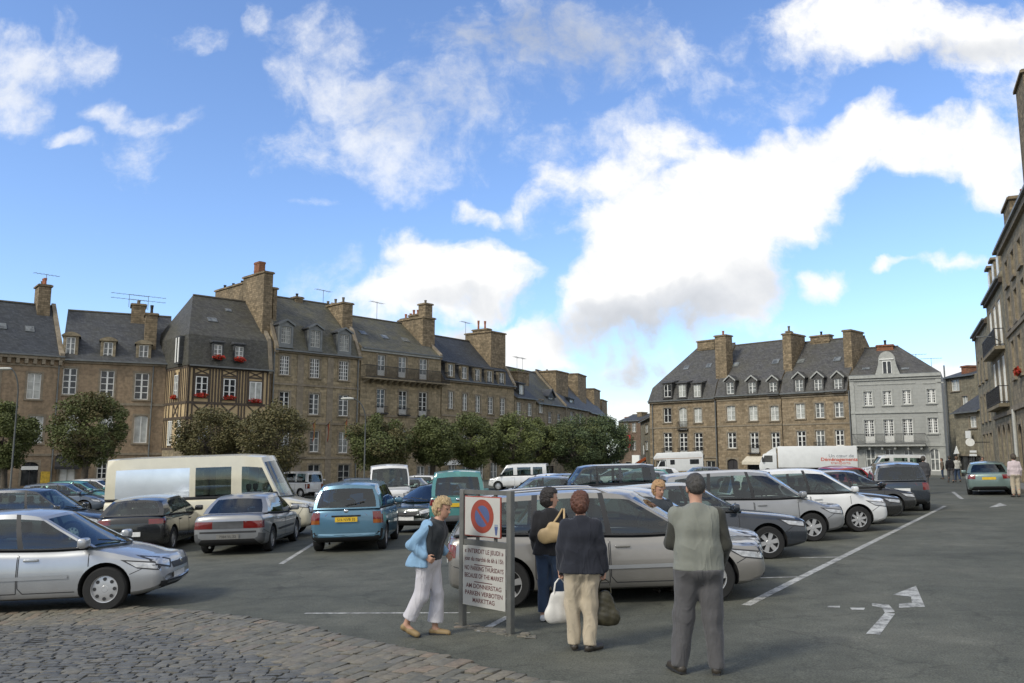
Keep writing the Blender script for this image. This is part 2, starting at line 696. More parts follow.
        q.bar((ends(dr)[0], dr, zr + 0.03), (ends(dr)[1], dr, zr + 0.03), 0.22, 0.12)
        q.build('ridge', POTGREY, o)
        # gutter along the eave
        q = MB()
        q.bar((e, d0 - 0.06, prof[0][1] - 0.02), (s.W - e, d0 - 0.06, prof[0][1] - 0.02), 0.14, 0.13)
        q.build('gutter', ZINC, o)
        s.roofobj = o
        return o

    def roofz(s, d):
        p = s.prof
        for (a, za), (b, zb) in zip(p, p[1:]):
            if a <= d <= b:
                return lerp(za, zb, (d - a) / (b - a))
        return p[-1][1]

    def course(s, z, h=0.2, out=0.08, mat=None, s0=0.0, s1=None, name='string_course', dent=0):
        m = MB()
        s1 = s.W if s1 is None else s1
        m.box(s0 + .012, s1 - .012, -out, -0.003, z, z + h)
        if dent:
            n = int((s1 - s0) / 0.6)
            for k in range(n):
                x = lerp(s0 + 0.3, s1 - 0.3, k / max(1, n - 1))
                m.box(x - 0.13, x + 0.13, -out + 0.04, -0.004, z - dent, z - 0.004)
        return m.build(name, mat or s.trimmat, s.root)

    def pipe(s, px, z0, z1, mat=None):
        x = s.sz(px, 420)[0]
        m = MB()
        m.tube([(x, -0.1, z0), (x, -0.1, z1)], 0.06, 8)
        for z in np.arange(z0 + 1, z1, 2.2):
            m.box(x - 0.08, x + 0.08, -0.16, -0.002, z, z + 0.05)
        return m.build('downpipe', mat or ZINC, s.root)

    def pilaster(s, x, w, z0, z1, out=0.06, mat=None):
        m = MB()
        m.box(x - w / 2, x + w / 2, -out, -0.003, z0, z1)
        return m.build('pilaster', mat or s.trimmat, s.root)

    def dormer(s, x0, x1, y0, y1, df=0.3, style='gable', glass='curt', wall=None, rmat=None, side=0.24, depth=2.2, frame=None,
               rows=3, edge=None, cols=1, head=0.16, rise=None, flowers=False, below=0.12):
        xm, ym = (x0 + x1) / 2, (y0 + y1) / 2
        a, b = s.sz(x0, ym, df)[0], s.sz(x1, ym, df)[0]
        z1, z0 = s.sz(xm, y0, df)[1], s.sz(xm, y1, df)[1]
        wall = wall or ST_DRESS
        rmat = rmat or SL_DARK
        m = MB()
        zt = z1 + head
        A, Bx = a - side, b + side
        m.box(A, a, df, df + 0.3, z0 - below, zt)
        m.box(b, Bx, df, df + 0.3, z0 - below, zt)
        m.box(a, b, df + 0.002, df + 0.3, z0 - below, z0)
        m.box(a, b, df + 0.002, df + 0.3, z1, zt)
        m.box(A - .06, Bx + .06, df - 0.1, df + 0.05, z0 - below - 0.08, z0 - below + 0.0)
        m.box(A + 0.02, Bx - 0.02, df + 0.303, df + depth, z0 - below, zt - 0.003, 1)   # cheeks
        xm = (a + b) / 2
        ov = 0.14
        if style == 'gable':
            rs = rise or (Bx - A) * 0.42
            for sg in (-1, 1):
                e0, r0 = (xm + sg * ((Bx - A) / 2 + ov), zt - 0.04), (xm, zt + rs)
                pts = [(e0[0], df - ov, e0[1]), (r0[0], df - ov, r0[1]), (r0[0], df - ov, r0[1] + 0.12), (e0[0], df - ov, e0[1] + 0.12)]
                m.prism(pts, (0, depth, 0), 1)
                q = [(e0[0], df - ov - 0.05, e0[1] - 0.05), (r0[0], df - ov - 0.05, r0[1] - 0.05), (r0[0], df - ov - 0.05, r0[1] + 0.14), (e0[0], df - ov - 0.05, e0[1] + 0.14)]
                m.prism(q, (0, 0.046, 0), 2)
            m.prism([(A, df + 0.001, zt + .002), (Bx, df + 0.001, zt + .002), (xm, df + 0.001, zt + rs - 0.02)], (0, depth - 0.2, 0), 0)
        elif style == 'arch':
            rs = rise or 0.3
            n = 8
            top = []
            for k in range(n + 1):
                t = k / n
                top.append((lerp(A - ov, Bx + ov, t), df - ov, zt + rs * math.sin(math.pi * t) ** 0.8))
            pts = top + [(Bx + ov, df - ov, zt - 0.08), (A - ov, df - ov, zt - 0.08)]
            m.prism(pts, (0, 0.4, 0), 0)
            pts2 = [(p[0], df + 0.262, p[2] - 0.02) for p in top] + [(Bx + ov, df + 0.262, zt - 0.05), (A - ov, df + 0.262, zt - 0.05)]
            m.prism(pts2, (0, depth, 0), 1)
        else:  # lean-to roof running back into the slope
            pts = [(A - ov, df - ov, zt + 0.002), (A - ov, df - ov, zt + 0.1), (A - ov, df + depth, zt + 0.1 + depth * 0.25), (A - ov, df + depth, zt + 0.002)]
            m.prism(pts, (Bx - A + 2 * ov, 0, 0), 1)
        o = m.build('dormer', [wall, rmat, edge or wall], s.root)
        q = MB()
        fw = 0.07
        ya, yb = df + 0.1, df + 0.17
        q.box(a, a + fw, ya, yb, z0, z1)
        q.box(b - fw, b, ya, yb, z0, z1)
        q.box(a + fw, b - fw, ya, yb, z0, z0 + fw)
        q.box(a + fw, b - fw, ya, yb, z1 - fw, z1)
        q.box(xm - 0.05, xm + 0.05, ya - 0.01, yb, z0 + fw, z1 - fw)
        for j in range(1, rows):
            z = lerp(z0 + fw, z1 - fw, j / rows)
            q.box(a + fw, b - fw, ya + 0.015, yb - .005, z - 0.02, z + 0.02)
        if cols > 1:
            for xx in ((a + fw + xm) / 2, (b - fw + xm) / 2):
                q.box(xx - 0.018, xx + 0.018, ya + 0.013, yb - .006, z0 + fw, z1 - fw)
        q.quad((a + .01, yb - 0.03, z0 + .01), (b - .01, yb - 0.03, z0 + .01), (b - .01, yb - 0.03, z1 - .01), (a + .01, yb - 0.03, z1 - .01), 1)
        q.build('window', [frame or WHITE, GLASSES[glass]], o, fix=False)
        if flowers:
            q = MB()
            leaf_cloud(q, (xm, df - 0.15, z0 + 0.05), ((b - a) / 2 + 0.2, 0.18, 0.22), 160, 0.12, rnd)
            q.build('flowers', FLOWER, o, fix=False)
        return o

    def chimney(s, x0, x1, ytop, zbot, d0, d1, pots=2, mat=None, cap=0.12, potmat=None, poth=0.5, potr=0.14, ztop=None, grass=False):
        """x0..x1: image columns of the front face, which stands d0 behind the facade"""
        a, z1 = s.sz(x0, ytop, d0)
        b = s.sz(x1, ytop, d0)[0]
        if ztop:
            z1 = ztop
        mat = mat or ST_RUBBLE
        m = MB()
        m.box(a, b, d0, d1, zbot, z1 - 0.2)
        m.box(a - cap, b + cap, d0 - cap, d1 + cap, z1 - 0.2, z1 - 0.06)
        m.box(a - cap * .4, b + cap * .4, d0 - cap * .4, d1 + cap * .4, z1 - 0.06, z1)
        m.box(a - cap * .5, b + cap * .5, d0 - cap * .5, d1 + cap * .5, zbot + 0.2, min(zbot + 0.4, z1 - .5))
        o = m.build('chimney', mat, s.root)
        n = pots
        along_d = (d1 - d0) > (b - a)
        for k in range(n):
            t = (k + 0.6) / (n + 0.2)
            x, y = ((a + b) / 2, lerp(d0, d1, t)) if along_d else (lerp(a, b, t), (d0 + d1) / 2)
            q = MB()
            hh = poth * rnd.uniform(0.7, 1.3)
            q.lathe([(0.0, z1), (potr, z1), (potr * .85, z1 + hh * .5), (potr * 1.1, z1 + hh * .9), (potr * 1.1, z1 + hh), (potr * .6, z1 + hh), (potr * .6, z1 + hh * .6), (0, z1 + hh * .6)], 'z', 10, c=(x, y, 0))
            q.build('chimney_pot', potmat or rnd.choice([POT, POTGREY, POTGREY]), o)
        if grass:
            q = MB()
            leaf_cloud(q, ((a + b) / 2, (d0 + d1) / 2, z1 + 0.15), ((b - a) / 2, (d1 - d0) / 2, 0.3), 200, 0.16, rnd)
            q.build('wall_plants', GRASSM, o, fix=False)
        return o

    def parapet(s, sl, w=0.35, up=0.28, mat=None):
        """raised stone verge following the front slope at s = sl"""
        m = MB()
        p = s.prof
        bot = [(sl - w / 2, d, z - 0.3) for d, z in p]
        top = [(sl - w / 2, d, z + up) for d, z in reversed(p)]
        m.prism(bot + top, (w, 0, 0))
        dr = p[-1][0]
        bot = [(sl - w / 2, 2 * dr - d, z - 0.3) for d, z in p]
        top = [(sl - w / 2, 2 * dr - d, z + up) for d, z in reversed(p)]
        m.prism([(q[0] , q[1] + 0.003, q[2]) for q in bot + top], (w, 0, 0))
        return m.build('parapet', mat or ST_DRESS, s.root)

    def skylight(s, px, py, w=0.6, h=0.8):
        # march along the ray until it meets the slope
        best = None
        for k in range(400):
            d = max(0, s.prof[0][0]) + k * 0.02
            a, z = s.sz(px, py, d)
            if z <= s.roofz(d) and best is None:
                best = (a, d)
                break
        if not best:
            return
        a, d = best
        d1 = d + h * 0.6
        z0, z1 = s.roofz(d), s.roofz(d1)
        m = MB()
        nrm = Vector((0, -(z1 - z0), d1 - d)).normalized()
        o = nrm * 0.07
        P = [Vector((a - w / 2, d, z0)), Vector((a + w / 2, d, z0)), Vector((a + w / 2, d1, z1)), Vector((a - w / 2, d1, z1))]
        m.prism(P, o)
        Q = [lerp(P[0], P[2], t) for t in (0.12, 0.88)]
        x0, x1 = a - w * .4, a + w * .4
        m.quad((x0, Q[0].y + o.y * 1.08, Q[0].z + o.z * 1.08), (x1, Q[0].y + o.y * 1.08, Q[0].z + o.z * 1.08),
               (x1, Q[1].y + o.y * 1.08, Q[1].z + o.z * 1.08), (x0, Q[1].y + o.y * 1.08, Q[1].z + o.z * 1.08), 1)
        m.build('skylight', [ZINC, GL_HALF], s.root, fix=False)

    def antenna(s, px, ytop, ybot, d, kind=0):
        a, z0 = s.sz(px, ybot, d)
        _, z1 = s.sz(px, ytop, d)
        m = MB()
        m.tube([(a, d, z0 - 0.4), (a, d, z1)], 0.025, 6)
        for k in range(2 if kind else 1):
            zz = z1 - 0.05 - 0.45 * k
            dx = Vector((1.6, 0.5, 0.02)) if kind else Vector((1.1, 0.2, 0))
            c = Vector((a, d, zz))
            m.tube([c - dx, c + dx], 0.018, 6)
            for t in np.linspace(-0.9, 0.9, 7):
                p = c + dx * float(t)
                m.tube([p - Vector((0.1, -0.32, 0)), p + Vector((0.1, -0.32, 0))], 0.012, 5)
        m.build('antenna', ZINC, s.root)


def leaf_cloud(m, c, r, n, size, rg, shell=0.0):
    cx, cy, cz = c
    for _ in range(n):
        while True:
            p = Vector((rg.uniform(-1, 1), rg.uniform(-1, 1), rg.uniform(-1, 1)))
            if shell < p.length < 1:
                break
        q = Vector((cx + p.x * r[0], cy + p.y * r[1], cz + p.z * r[2]))
        a = Vector((rg.gauss(0, 1), rg.gauss(0, 1), rg.gauss(0, 1))).normalized()
        b = a.orthogonal().normalized()
        k = size * rg.uniform(0.6, 1.3)
        m.add([q - a * k - b * k * .2, q + b * k * .55, q + a * k, q - b * k * .55], [(0, 1, 2, 3)])


def hp(px, Y):
    r = ray(px, 455)
    t = Y / r.y
    return (r.x * t, Y)
# ================================================================= the left row
G_ROW = None
Yl = lambda px: 1.0 / (0.01389 - 0.95e-5 * (px - 57))

# --- far left house with the dentilled cornice
h = House('stone_house', 'pinkish stone house with dentilled cornice and two small skylights, cut by the left edge', 'house', hp(-70, Yl(-70)), hp(57, 72), 9, ST_PINK)
for x, y in ((34, 373), (-8, 371)):
    h.win(x - 7, x + 7, y, y + 26, rows=3, glass='curt', rail=False)
for x, y in ((36, 416), (-8, 415)):
    h.win(x - 7, x + 7, y, y + 27, rows=4, glass='curt')
h.win(21, 38, 462, 486, rows=1, leaves=2, glass='dark', frame=WOODD, arch=0.35, sill=False, name='door')
h.win(-12, 4, 462, 486, rows=1, leaves=2, glass='dark', frame=WOODD, arch=0.35, sill=False, name='door')
ze = h.sz(30, 355)[1]
h.walls(ze)
h.course(ze - 0.32, 0.34, 0.36, dent=0.42)
h.course(ze - 0.95, 0.16, 0.08)
h.course(h.sz(30, 456)[1], 0.2, 0.08)
zr = h.sz(20, 303, 5)[1]
h.roof([(-0.36, ze + 0.02), (0.2, ze + .3), (5, zr)], SL_BLUE)
for x, y in ((2, 329), (30, 332)):
    h.skylight(x, y, 0.7, 0.9)
h.parapet(h.W - 0.2)
h.chimney(39.5, 52, 283.5, zr - 2.2, 3.9, 5.8, pots=3, poth=0.7)
h.antenna(46, 274, 284, 5)
h.pipe(55, -0.8, ze)
sg = MB(); a, z = h.sz(45, 478); sg.box(a - 0.35, a + 0.35, -0.06, -0.01, z - 0.5, z + 0.55)
sg.build('poster_case', plain('yellow_poster', (0.55, 0.36, 0.04), 0.5, var=0.3, scale=5), h.root)
sg = MB(); a, z = h.sz(29.5, 468); sg.box(a - 0.62, a + 0.62, -0.10, -0.045, z - 0.15, z + 0.15)
sg.build('door_sign', WHITE, h.root)

# --- house with three arched dormers
h = House('stone_house', 'brown stone house with three arched stone dormers behind the round lone tree', 'house', hp(54, 72.0), hp(167, 75.9), 9.5, ST_PINK)
for x, y in ((69.5, 368), (107, 370.5), (141.5, 373)):
    h.win(x - 7, x + 7, y, y + 26.5, rows=4, glass='dark', mullion=0.14, mun=0.07)
for x, y in ((71, 412), (106, 413.5), (140.5, 415.5)):
    h.win(x - 6.7, x + 6.7, y, y + 27.5, rows=1, glass='curt', arch=0.2)
h.win(58.5, 75, 463, 489, rows=1, glass=WHITE, frame=GREYW, sill=False, name='garage_door')
h.win(97, 107, 458, 479, rows=4, glass='dark', rail=False)
h.win(121, 132, 460, 489, rows=1, glass='dark', frame=WOODD, sill=False, name='door')
ze = h.sz(104, 361.5)[1]
h.walls(ze)
h.course(ze - 0.25, 0.25, 0.18)
h.course(h.sz(104, 405)[1], 0.22, 0.09)
h.course(h.sz(104, 455)[1], 0.2, 0.09)
zr = h.sz(94, 312, 5)[1]
h.roof([(-0.3, ze + 0.02), (0.25, ze + 0.5), (5, zr)], SL_DARK)
for x, y in ((70.5, 337), (108, 342), (143.5, 345)):
    h.dormer(x - 4.7, x + 4.7, y, y + 18, df=0.25, style='arch', glass='half', wall=ST_GREY, rows=3)
h.chimney(132, 146, 303, zr - 1.5, 4, 6, pots=3)
h.chimney(146, 158, 312.5, ze + 0.6, 1.2, 3.0, pots=1, potmat=IRON, poth=0.9)
h.antenna(129, 294, 303, 5, 1)
h.antenna(148, 296, 306, 5, 1)
h.pipe(150.5, -0.8, ze)
aw = MB(); a, z = h.sz(68, 461); aw.prism([(a - .95, 0, z + .55), (a - .95, -1.0, z - 0.45), (a - .95, -1.0, z - 0.7), (a - .95, 0, z + .35)], (1.9, 0, 0))
aw.build('awning', plain('black_canvas', (0.02, 0.02, 0.022), 0.9), h.root)

# --- half-timbered corner house
h = House('half_timbered_house', 'ochre and dark half-timbered corner house with slate hung top storey', 'house', hp(183.5, 72), hp(268.5, 77.3), 9, PLASTER)
h.trimmat = TIMBER
zj = h.sz(184, 402)[1]      # jetty beam
zj2 = h.sz(184, 417.5)[1]
ze = h.sz(187, 364.5)[1]
h.walls(ze)
tm = MB()
P0, P1 = -0.05, -0.003
def beam(a, z0, b, z1, w=0.17):
    tm.bar((a, -0.026, z0), (b, -0.026, z1), 0.05, w, up=(0, 0.02, 1) if abs(z1 - z0) < 0.3 * abs(b - a) else (1, 0, 0.01))
def vbeam(a, z0, z1, w=0.17):
    tm.box(a - w / 2, a + w / 2, -0.052, -0.002, z0, z1)
def hbeam(z, w=0.22, a=0.0, b=None):
    tm.box(a, h.W if b is None else b, -0.06, -0.003, z - w / 2, z + w / 2)
zb = h.sz(184, 450)[1]
for z in (ze - 0.12, zj, zj2, zb + .1):
    hbeam(z)
ws = [h.sz(x, 390)[0] for x in (201.2, 229, 255)]
for i, c in enumerate(ws):
    for sgn in (-1, 1):
        vbeam(c + sgn * 0.72, zj, ze)
        vbeam(c + sgn * 0.72, zb, zj2)
        beam(c - sgn * 0.66, zj2 + .12, c + sgn * 0.66, zj - 0.12, 0.13)
        beam(c - sgn * 0.64, ze - 0.75, c + sgn * 0.64, ze - 0.25, 0.11)
    hbeam(ze - 0.8, 0.14, c - 0.64, c + 0.64)
ex = [0.1, h.W - 0.12] + [(p + q) / 2 for p, q in zip(ws, ws[1:])] + [(p + q) / 2 - 0.28 for p, q in zip(ws, ws[1:])] + [(p + q) / 2 + 0.28 for p, q in zip(ws, ws[1:])] + [ws[0] - 1.1, ws[-1] + 1.15, 0.5]
for x in ex:
    vbeam(x, zj, ze, 0.15)
    vbeam(x, zj2, zj, 0.13)
    vbeam(x, zb, zj2, 0.15)
for i, x in enumerate(ws):
    x0 = (201.2, 229, 255)[i]
    yy = (376.5, 379, 382)[i]
    h.win(x0 - 6, x0 + 6, yy, yy + 20, hole=False, d=-0.045, surround=0.1, sill=True, rows=3 if i < 2 else 1, flowers=True, mullion=.12, mun=.06,
          glass='dark' if i < 2 else 'curt')
for x0, yy in ((202, 421), (229, 423), (254, 424)):
    h.win(x0 - 5, x0 + 5, yy, yy + 22, hole=False, d=-0.045, surround=0.1, sill=True, rows=3, glass='half', flowers=False)
tm.build('timber_frame', TIMBER, h.root)
# ground floor of stone and its shop
gm = MB(); gm.box(-0.03, h.W - .02, -0.07, -0.0025, -1.6, zb); gm.build('ground_floor', ST_GREY, h.root)
# left flank
tm = MB()
def fl(d0, z0, d1, z1, w=0.16):
    tm.bar((-0.022, d0, z0), (-0.022, d1, z1), 0.05, w, up=(0, 0.01, 1) if abs(z1 - z0) < 0.3 * abs(d1 - d0) else (0, 1, 0.01))
for z in (ze - 0.12, zj, zj2, zb + .1):
    fl(0.0, z, 5.4, z, 0.22)
for d in (0.1, 0.5, 0.95, 1.35, 1.7, 3.0, 3.4, 3.8, 4.3, 4.7, 5.1):
    tm.box(-0.05, 0.007, d - 0.07, d + 0.07, zj, ze)
    tm.box(-0.05, 0.007, d - 0.07, d + 0.07, zb, zj2)
for d in (0.15, 1.1, 1.75, 2.95, 3.9, 4.6, 5.2):
    tm.box(-0.05, 0.007, d - 0.06, d + 0.06, zj2, zj)
for d0 in (1.85,):
    fl(d0, zj2 + .1, d0 + 1.05, zj - .1, 0.12)
    fl(d0, zj - .1, d0 + 1.05, zj2 + .1, 0.12)
fl(1.75, zj, 2.0, ze - .5, .12)
fl(2.95, zj, 2.7, ze - .5, .12)
tm.build('flank_timber_frame', TIMBER, h.root)
def flank_win(d0, d1, z0, z1, glass, rows, flowers=False):
    m = MB()
    for (p, q, r, t) in ((d0, d0 + .08, z0, z1), (d1 - .08, d1, z0, z1), (d0 + .08, d1 - .08, z0, z0 + .08), (d0 + .08, d1 - .08, z1 - .08, z1)):
        m.box(-0.10, 0.008, p, q, r, t)
    mid = (d0 + d1) / 2
    m.box(-0.105, 0.008, mid - .05, mid + .05, z0 + .08, z1 - .08)
    for j in range(1, rows):
        z = lerp(z0, z1, j / rows)
        m.box(-0.085, 0.008, d0 + .08, d1 - .08, z - .025, z + .025)
    o = m.build('window', WHITE, h.root)
    q = MB()
    q.quad((-0.06, d0 + .02, z0 + .02), (-0.06, d1 - .02, z0 + .02), (-0.06, d1 - .02, z1 - .02), (-0.06, d0 + .02, z1 - .02))
    q.build('pane', GLASSES[glass], o)
    if flowers:
        q = MB(); leaf_cloud(q, (-0.25, mid, z0 + .1), (0.16, (d1 - d0) / 2 + .15, .2), 120, .11, rnd); q.build('flowers', FLOWER, o, fix=False)
flank_win(1.98, 2.78, zj + .45, ze - .75, 'half', 3, True)
flank_win(2.9, 3.75, zb + .4, zj2 - .2, 'curt', 1)
flank_win(0.85, 1.6, zb + .4, zj2 - .2, 'curt', 1)
gm = MB(); gm.box(-0.08, 0.0075, -0.02, 4.85, -1.6, zb); gm.build('ground_floor', ST_GREY, h.root)
# slate-hung storey and hipped roof above it
zk = h.sz(184, 333.5, 0.4)[1]
zr = h.sz(178, 293, 4.6)[1]
h.roof([(-0.3, ze - 0.02), (0.25, zk), (4.6, zr)], SL_CORNER, hipL=2.0, over=0.12)
for x, y in ((218.2, 344.5), (239.5, 346.5)):
    h.dormer(x - 4.3, x + 4.3, y, y + 13.5, df=-0.36, style='flat', glass='half', wall=SL_DARK, rmat=SL_DARK, side=0.08, depth=1.6, rows=3, flowers=True)
fd = MB(); fd.box(-0.42, 0.5, 1.1, 2.1, ze + 0.15, zk - 0.1); fo = fd.build('dormer', SL_DARK, h.root)
fd = MB(); fd.box(-0.46, -0.43, 1.2, 1.45, ze + 0.3, zk - 0.25); fd.box(-0.46, -0.43, 1.75, 2.0, ze + 0.3, zk - 0.25); fd.box(-0.455, -0.43, 1.46, 1.74, ze + .3, zk - .25, 1)
fd.build('window', [WHITE, GL_DARK], fo)
h.skylight(213, 322, 0.9, 0.7)
h.skylight(229, 312, 0.6, 0.5)
h.parapet(h.W - 0.25)

# --- house with three tall grey dormers
h = House('stone_house', 'four storey brown stone house with three tall grey dormers and coloured banners', 'house', hp(269.5, 77.6), hp(357.6, 84.6), 10, ST_BROWN)
for x, y in ((284.8, 355.5), (315, 358.5), (344, 361)):
    h.win(x - 4.9, x + 4.9, y, y + 19.3, rows=5, cols=2, glass='dark', mun=0.05)
for x, y in ((284.5, 391.5), (314.2, 393.5), (343.6, 395)):
    h.win(x - 5, x + 5, y, y + 21, rows=4, glass='dark', mullion=.11)
for x, y in ((284.5, 429), (314.5, 431), (343.3, 432)):
    h.win(x - 4.8, x + 4.8, y, y + 21, rows=3, glass='half')
for x in (314, 344):
    h.win(x - 6, x + 6, 464.5, 484, rows=3, glass='dark', frame=GREYW, sill=False)
h.win(279, 290, 462, 484, rows=1, glass='dark', frame=WOODD, sill=False, name='door')
ze = h.sz(300, 351.8)[1]
h.walls(ze)
h.course(ze - 0.22, 0.22, 0.2)
h.course(h.sz(300, 386)[1], 0.2, 0.09)
h.course(h.sz(300, 424)[1], 0.2, 0.09)
h.course(h.sz(300, 459)[1], 0.22, 0.1)
for px in (299.5, 329.5):
    h.pilaster(h.sz(px, 400)[0], 0.7, -1.6, ze - 0.25, 0.05)
zk = ze + 2.7
zr = h.sz(292, 299, 5)[1]
h.roof([(-0.3, ze + .01), (1.1, zk), (5, zr)], SL_MOSS)
for x, y in ((286.4, 326.5), (315.6, 330.5), (344.6, 334.5)):
    h.dormer(x - 4.9, x + 4.9, y, y + 16.8, df=-0.22, style='gable', glass='half', wall=ZINC, rmat=SL_DARK, side=0.22, rows=4, cols=2, rise=0.45, below=0.35, frame=GREYW)
h.chimney(264.5, 273.5, 270.5, ze - 0.5, 0.9, 5.0, pots=0, mat=ST_RUBBLE)
h.chimney(259.5, 265.5, 261, h.sz(262, 272.5, 1.6)[1], 2.0, 3.0, pots=0, mat=BRICK, cap=0.04)
h.chimney(273.8, 277.5, 287, ze + 1, 1.4, 4.0, pots=0)
h.chimney(243, 252, 282, zr - 3, 7.0, 13, pots=3, potmat=IRON)
h.chimney(296, 303, 296, zr - 1, 4.6, 5.6, pots=1, potmat=IRON)
h.chimney(343, 353, 301.5, ze + 0.5, 1.6, 6.2, pots=3)
h.antenna(323, 290, 306, 6)
h.pipe(271.5, -0.8, ze)
h.pipe(356.3, -0.8, ze)
h.parapet(h.W - 0.2)
h.parapet(0.2)
for px, py, cols in ((311.5, 424.5, ((0.42, 0.29, 0.10), (0.38, 0.12, 0.07))), (326, 425, ((0.40, 0.27, 0.13), (0.32, 0.06, 0.04))), (343.2, 423, ((0.38, 0.13, 0.07), (0.40, 0.28, 0.11)))):
    a, z = h.sz(px, py)
    m = MB()
    m.tube([(a, 0.0, z - 0.1), (a + 0.1, -0.9, z + 0.5)], 0.025, 6, 2)
    for k in range(6):
        t0, t1 = k / 6, (k + 1) / 6
        for j in range(2):
            f = lambda t, j: (a + 0.08 + 0.05 * math.sin(t * 5), lerp(-0.55, -0.2, j / 2) + 0.05 * math.sin(4 * t + j), z + lerp(0.44, 0.0, j / 2) - t * 1.7)
            m.quad(f(t0, j), f(t0, j + 1), f(t1, j + 1), f(t1, j), j)
    m.build('banner', [plain('cloth_%d' % int(px), cols[0], .9), plain('cloth_b%d' % int(px), cols[1], .9), ZINC], h.root)

# --- house with the long iron balcony
h = House('stone_house', 'brown stone house with a long black iron balcony under its eave', 'house', hp(358.6, 84.7), hp(440, 93), 10, ST_BROWN)
for x, y in ((381.5, 355), (402.5, 357), (423.5, 359)):
    h.win(x - 3.9, x + 3.9, y, y + 20.5, rows=3, glass='half', panel=0.5, sill=False, surround=0.2)
for x, y in ((381, 389), (403, 390.8), (423, 392.2)):
    h.win(x - 4.2, x + 4.2, y, y + 24, rows=4, glass='dark', rail=0.7, panel=0.5)
for x, y in ((381, 428), (403, 429), (423, 430)):
    h.win(x - 4.2, x + 4.2, y, y + 20, rows=3, glass='half')
h.win(396, 406, 464.5, 485, rows=1, glass='dark', frame=WOODD, arch=0.5, sill=False, name='door')
for x in (378, 421, 432):
    h.win(x - 4, x + 4, 466, 482, rows=2, glass='half')
ze = h.sz(400, 352.3)[1]
h.walls(ze)
h.course(ze - 0.3, 0.3, 0.22, mat=ST_PALE2)
h.course(h.sz(400, 417.5)[1], 0.22, 0.09)
h.course(h.sz(400, 458)[1], 0.22, 0.09)
zr = h.sz(385, 321, 5)[1]
h.roof([(-0.25, ze + .01), (5, zr)], SL_MOSS)
for x, y in ((364.5, 335), (386, 339), (407, 342)):
    h.skylight(x, y, 0.9, 1.0)
h.parapet(h.W - 0.2)
zbk = h.sz(400, 380.5)[1]
bk = MB()
bk.box(0.1, h.W + 0.6, -0.9, -0.003, zbk - 0.14, zbk)
for k in range(14):
    x = lerp(0.5, h.W - 0.4, k / 13)
    bk.prism([(x - .12, -0.004, zbk - 0.6), (x - .12, -0.004, zbk - 0.143), (x - .12, -0.8, zbk - 0.143), (x - .12, -0.75, zbk - 0.25)], (.24, 0, 0))
bo = bk.build('balcony', ST_GREY, h.root)
bk = MB()
zt = zbk + 1.25
for z in (zbk + .08, zt):
    bk.bar((0.12, -0.85, z), (h.W + .58, -0.85, z), 0.06)
n = 95
for k in range(n + 1):
    x = lerp(0.12, h.W + .58, k / n)
    bk.bar((x, -0.85, zbk), (x, -0.85, zt), 0.028)
for x in (0.12, h.W + .58):
    for z in (zbk + .08, zt):
        bk.bar((x, -0.85, z), (x, 0, z), 0.05)
bk.build('railing', IRON, bo)
h.chimney(423, 435, 316, ze + 0.3, 1.3, 5.6, pots=0)
h.chimney(425.5, 432.5, 302.5, zr - 1, 1.7, 2.9, pots=1)
h.chimney(418, 423, 313.5, zr - 1, 3.4, 5.0, pots=2, potmat=POT)
h.chimney(411, 416, 317, zr - 1, 5.6, 7.5, pots=2, potmat=POT)
h.antenna(376.7, 302, 320, 5)

# --- house with five dormers in a row
h = House('stone_house', 'long brown stone house with five small dormers in a dark slate roof', 'house', hp(440.8, 93.2), hp(514, 104), 10, ST_BROWN)
for x, y in ((451, 391.5), (465, 393.5), (478, 395.5), (490.7, 397), (502.7, 398)):
    h.win(x - 2.6, x + 2.6, y, y + 17, rows=4, glass='half', mullion=.12)
for x, y in ((451, 428), (465, 429), (478, 430), (490.7, 431), (502.7, 432)):
    h.win(x - 2.6, x + 2.6, y, y + 16, rows=4, glass='half')
for x in (452, 466, 480, 494, 507):
    h.win(x - 3.6, x + 3.6, 462.5, 481, rows=2, glass='half', frame=WHITE, sill=False, name='shop_window')
ze = h.sz(478, 383)[1]
h.walls(ze)
h.course(ze - 0.25, 0.25, 0.25)
h.course(h.sz(478, 418)[1], 0.2, 0.09)
h.course(h.sz(478, 457)[1], 0.25, 0.12)
zr = h.sz(458, 339.5, 4.8)[1]
h.roof([(-0.35, ze + .01), (0.8, ze + 1.9), (4.8, zr)], SL_BLUE)
for x, y in ((451, 364.2), (464.6, 366.8), (477.6, 369), (489.8, 371), (501.8, 373)):
    h.dormer(x - 2.5, x + 2.5, y, y + 12, df=-0.28, style='flat', glass='half', wall=ST_GREY, rmat=SL_DARK, side=0.25, depth=2.0, rows=2)
h.chimney(491, 505.5, 330.5, ze + 0.2, 1.2, 5.4, pots=0)
h.chimney(487, 491, 328, zr - 1, 3.2, 5.6, pots=2, potmat=POT, poth=0.9)
h.antenna(465.5, 322, 341, 5)
h.parapet(h.W - .2)
m = MB(); zz = h.sz(478, 463)[1]; m.box(0.3, 5.4, -0.12, -0.004, zz - 0.2, zz + 0.35); m.build('shop_fascia', WHITE, h.root)

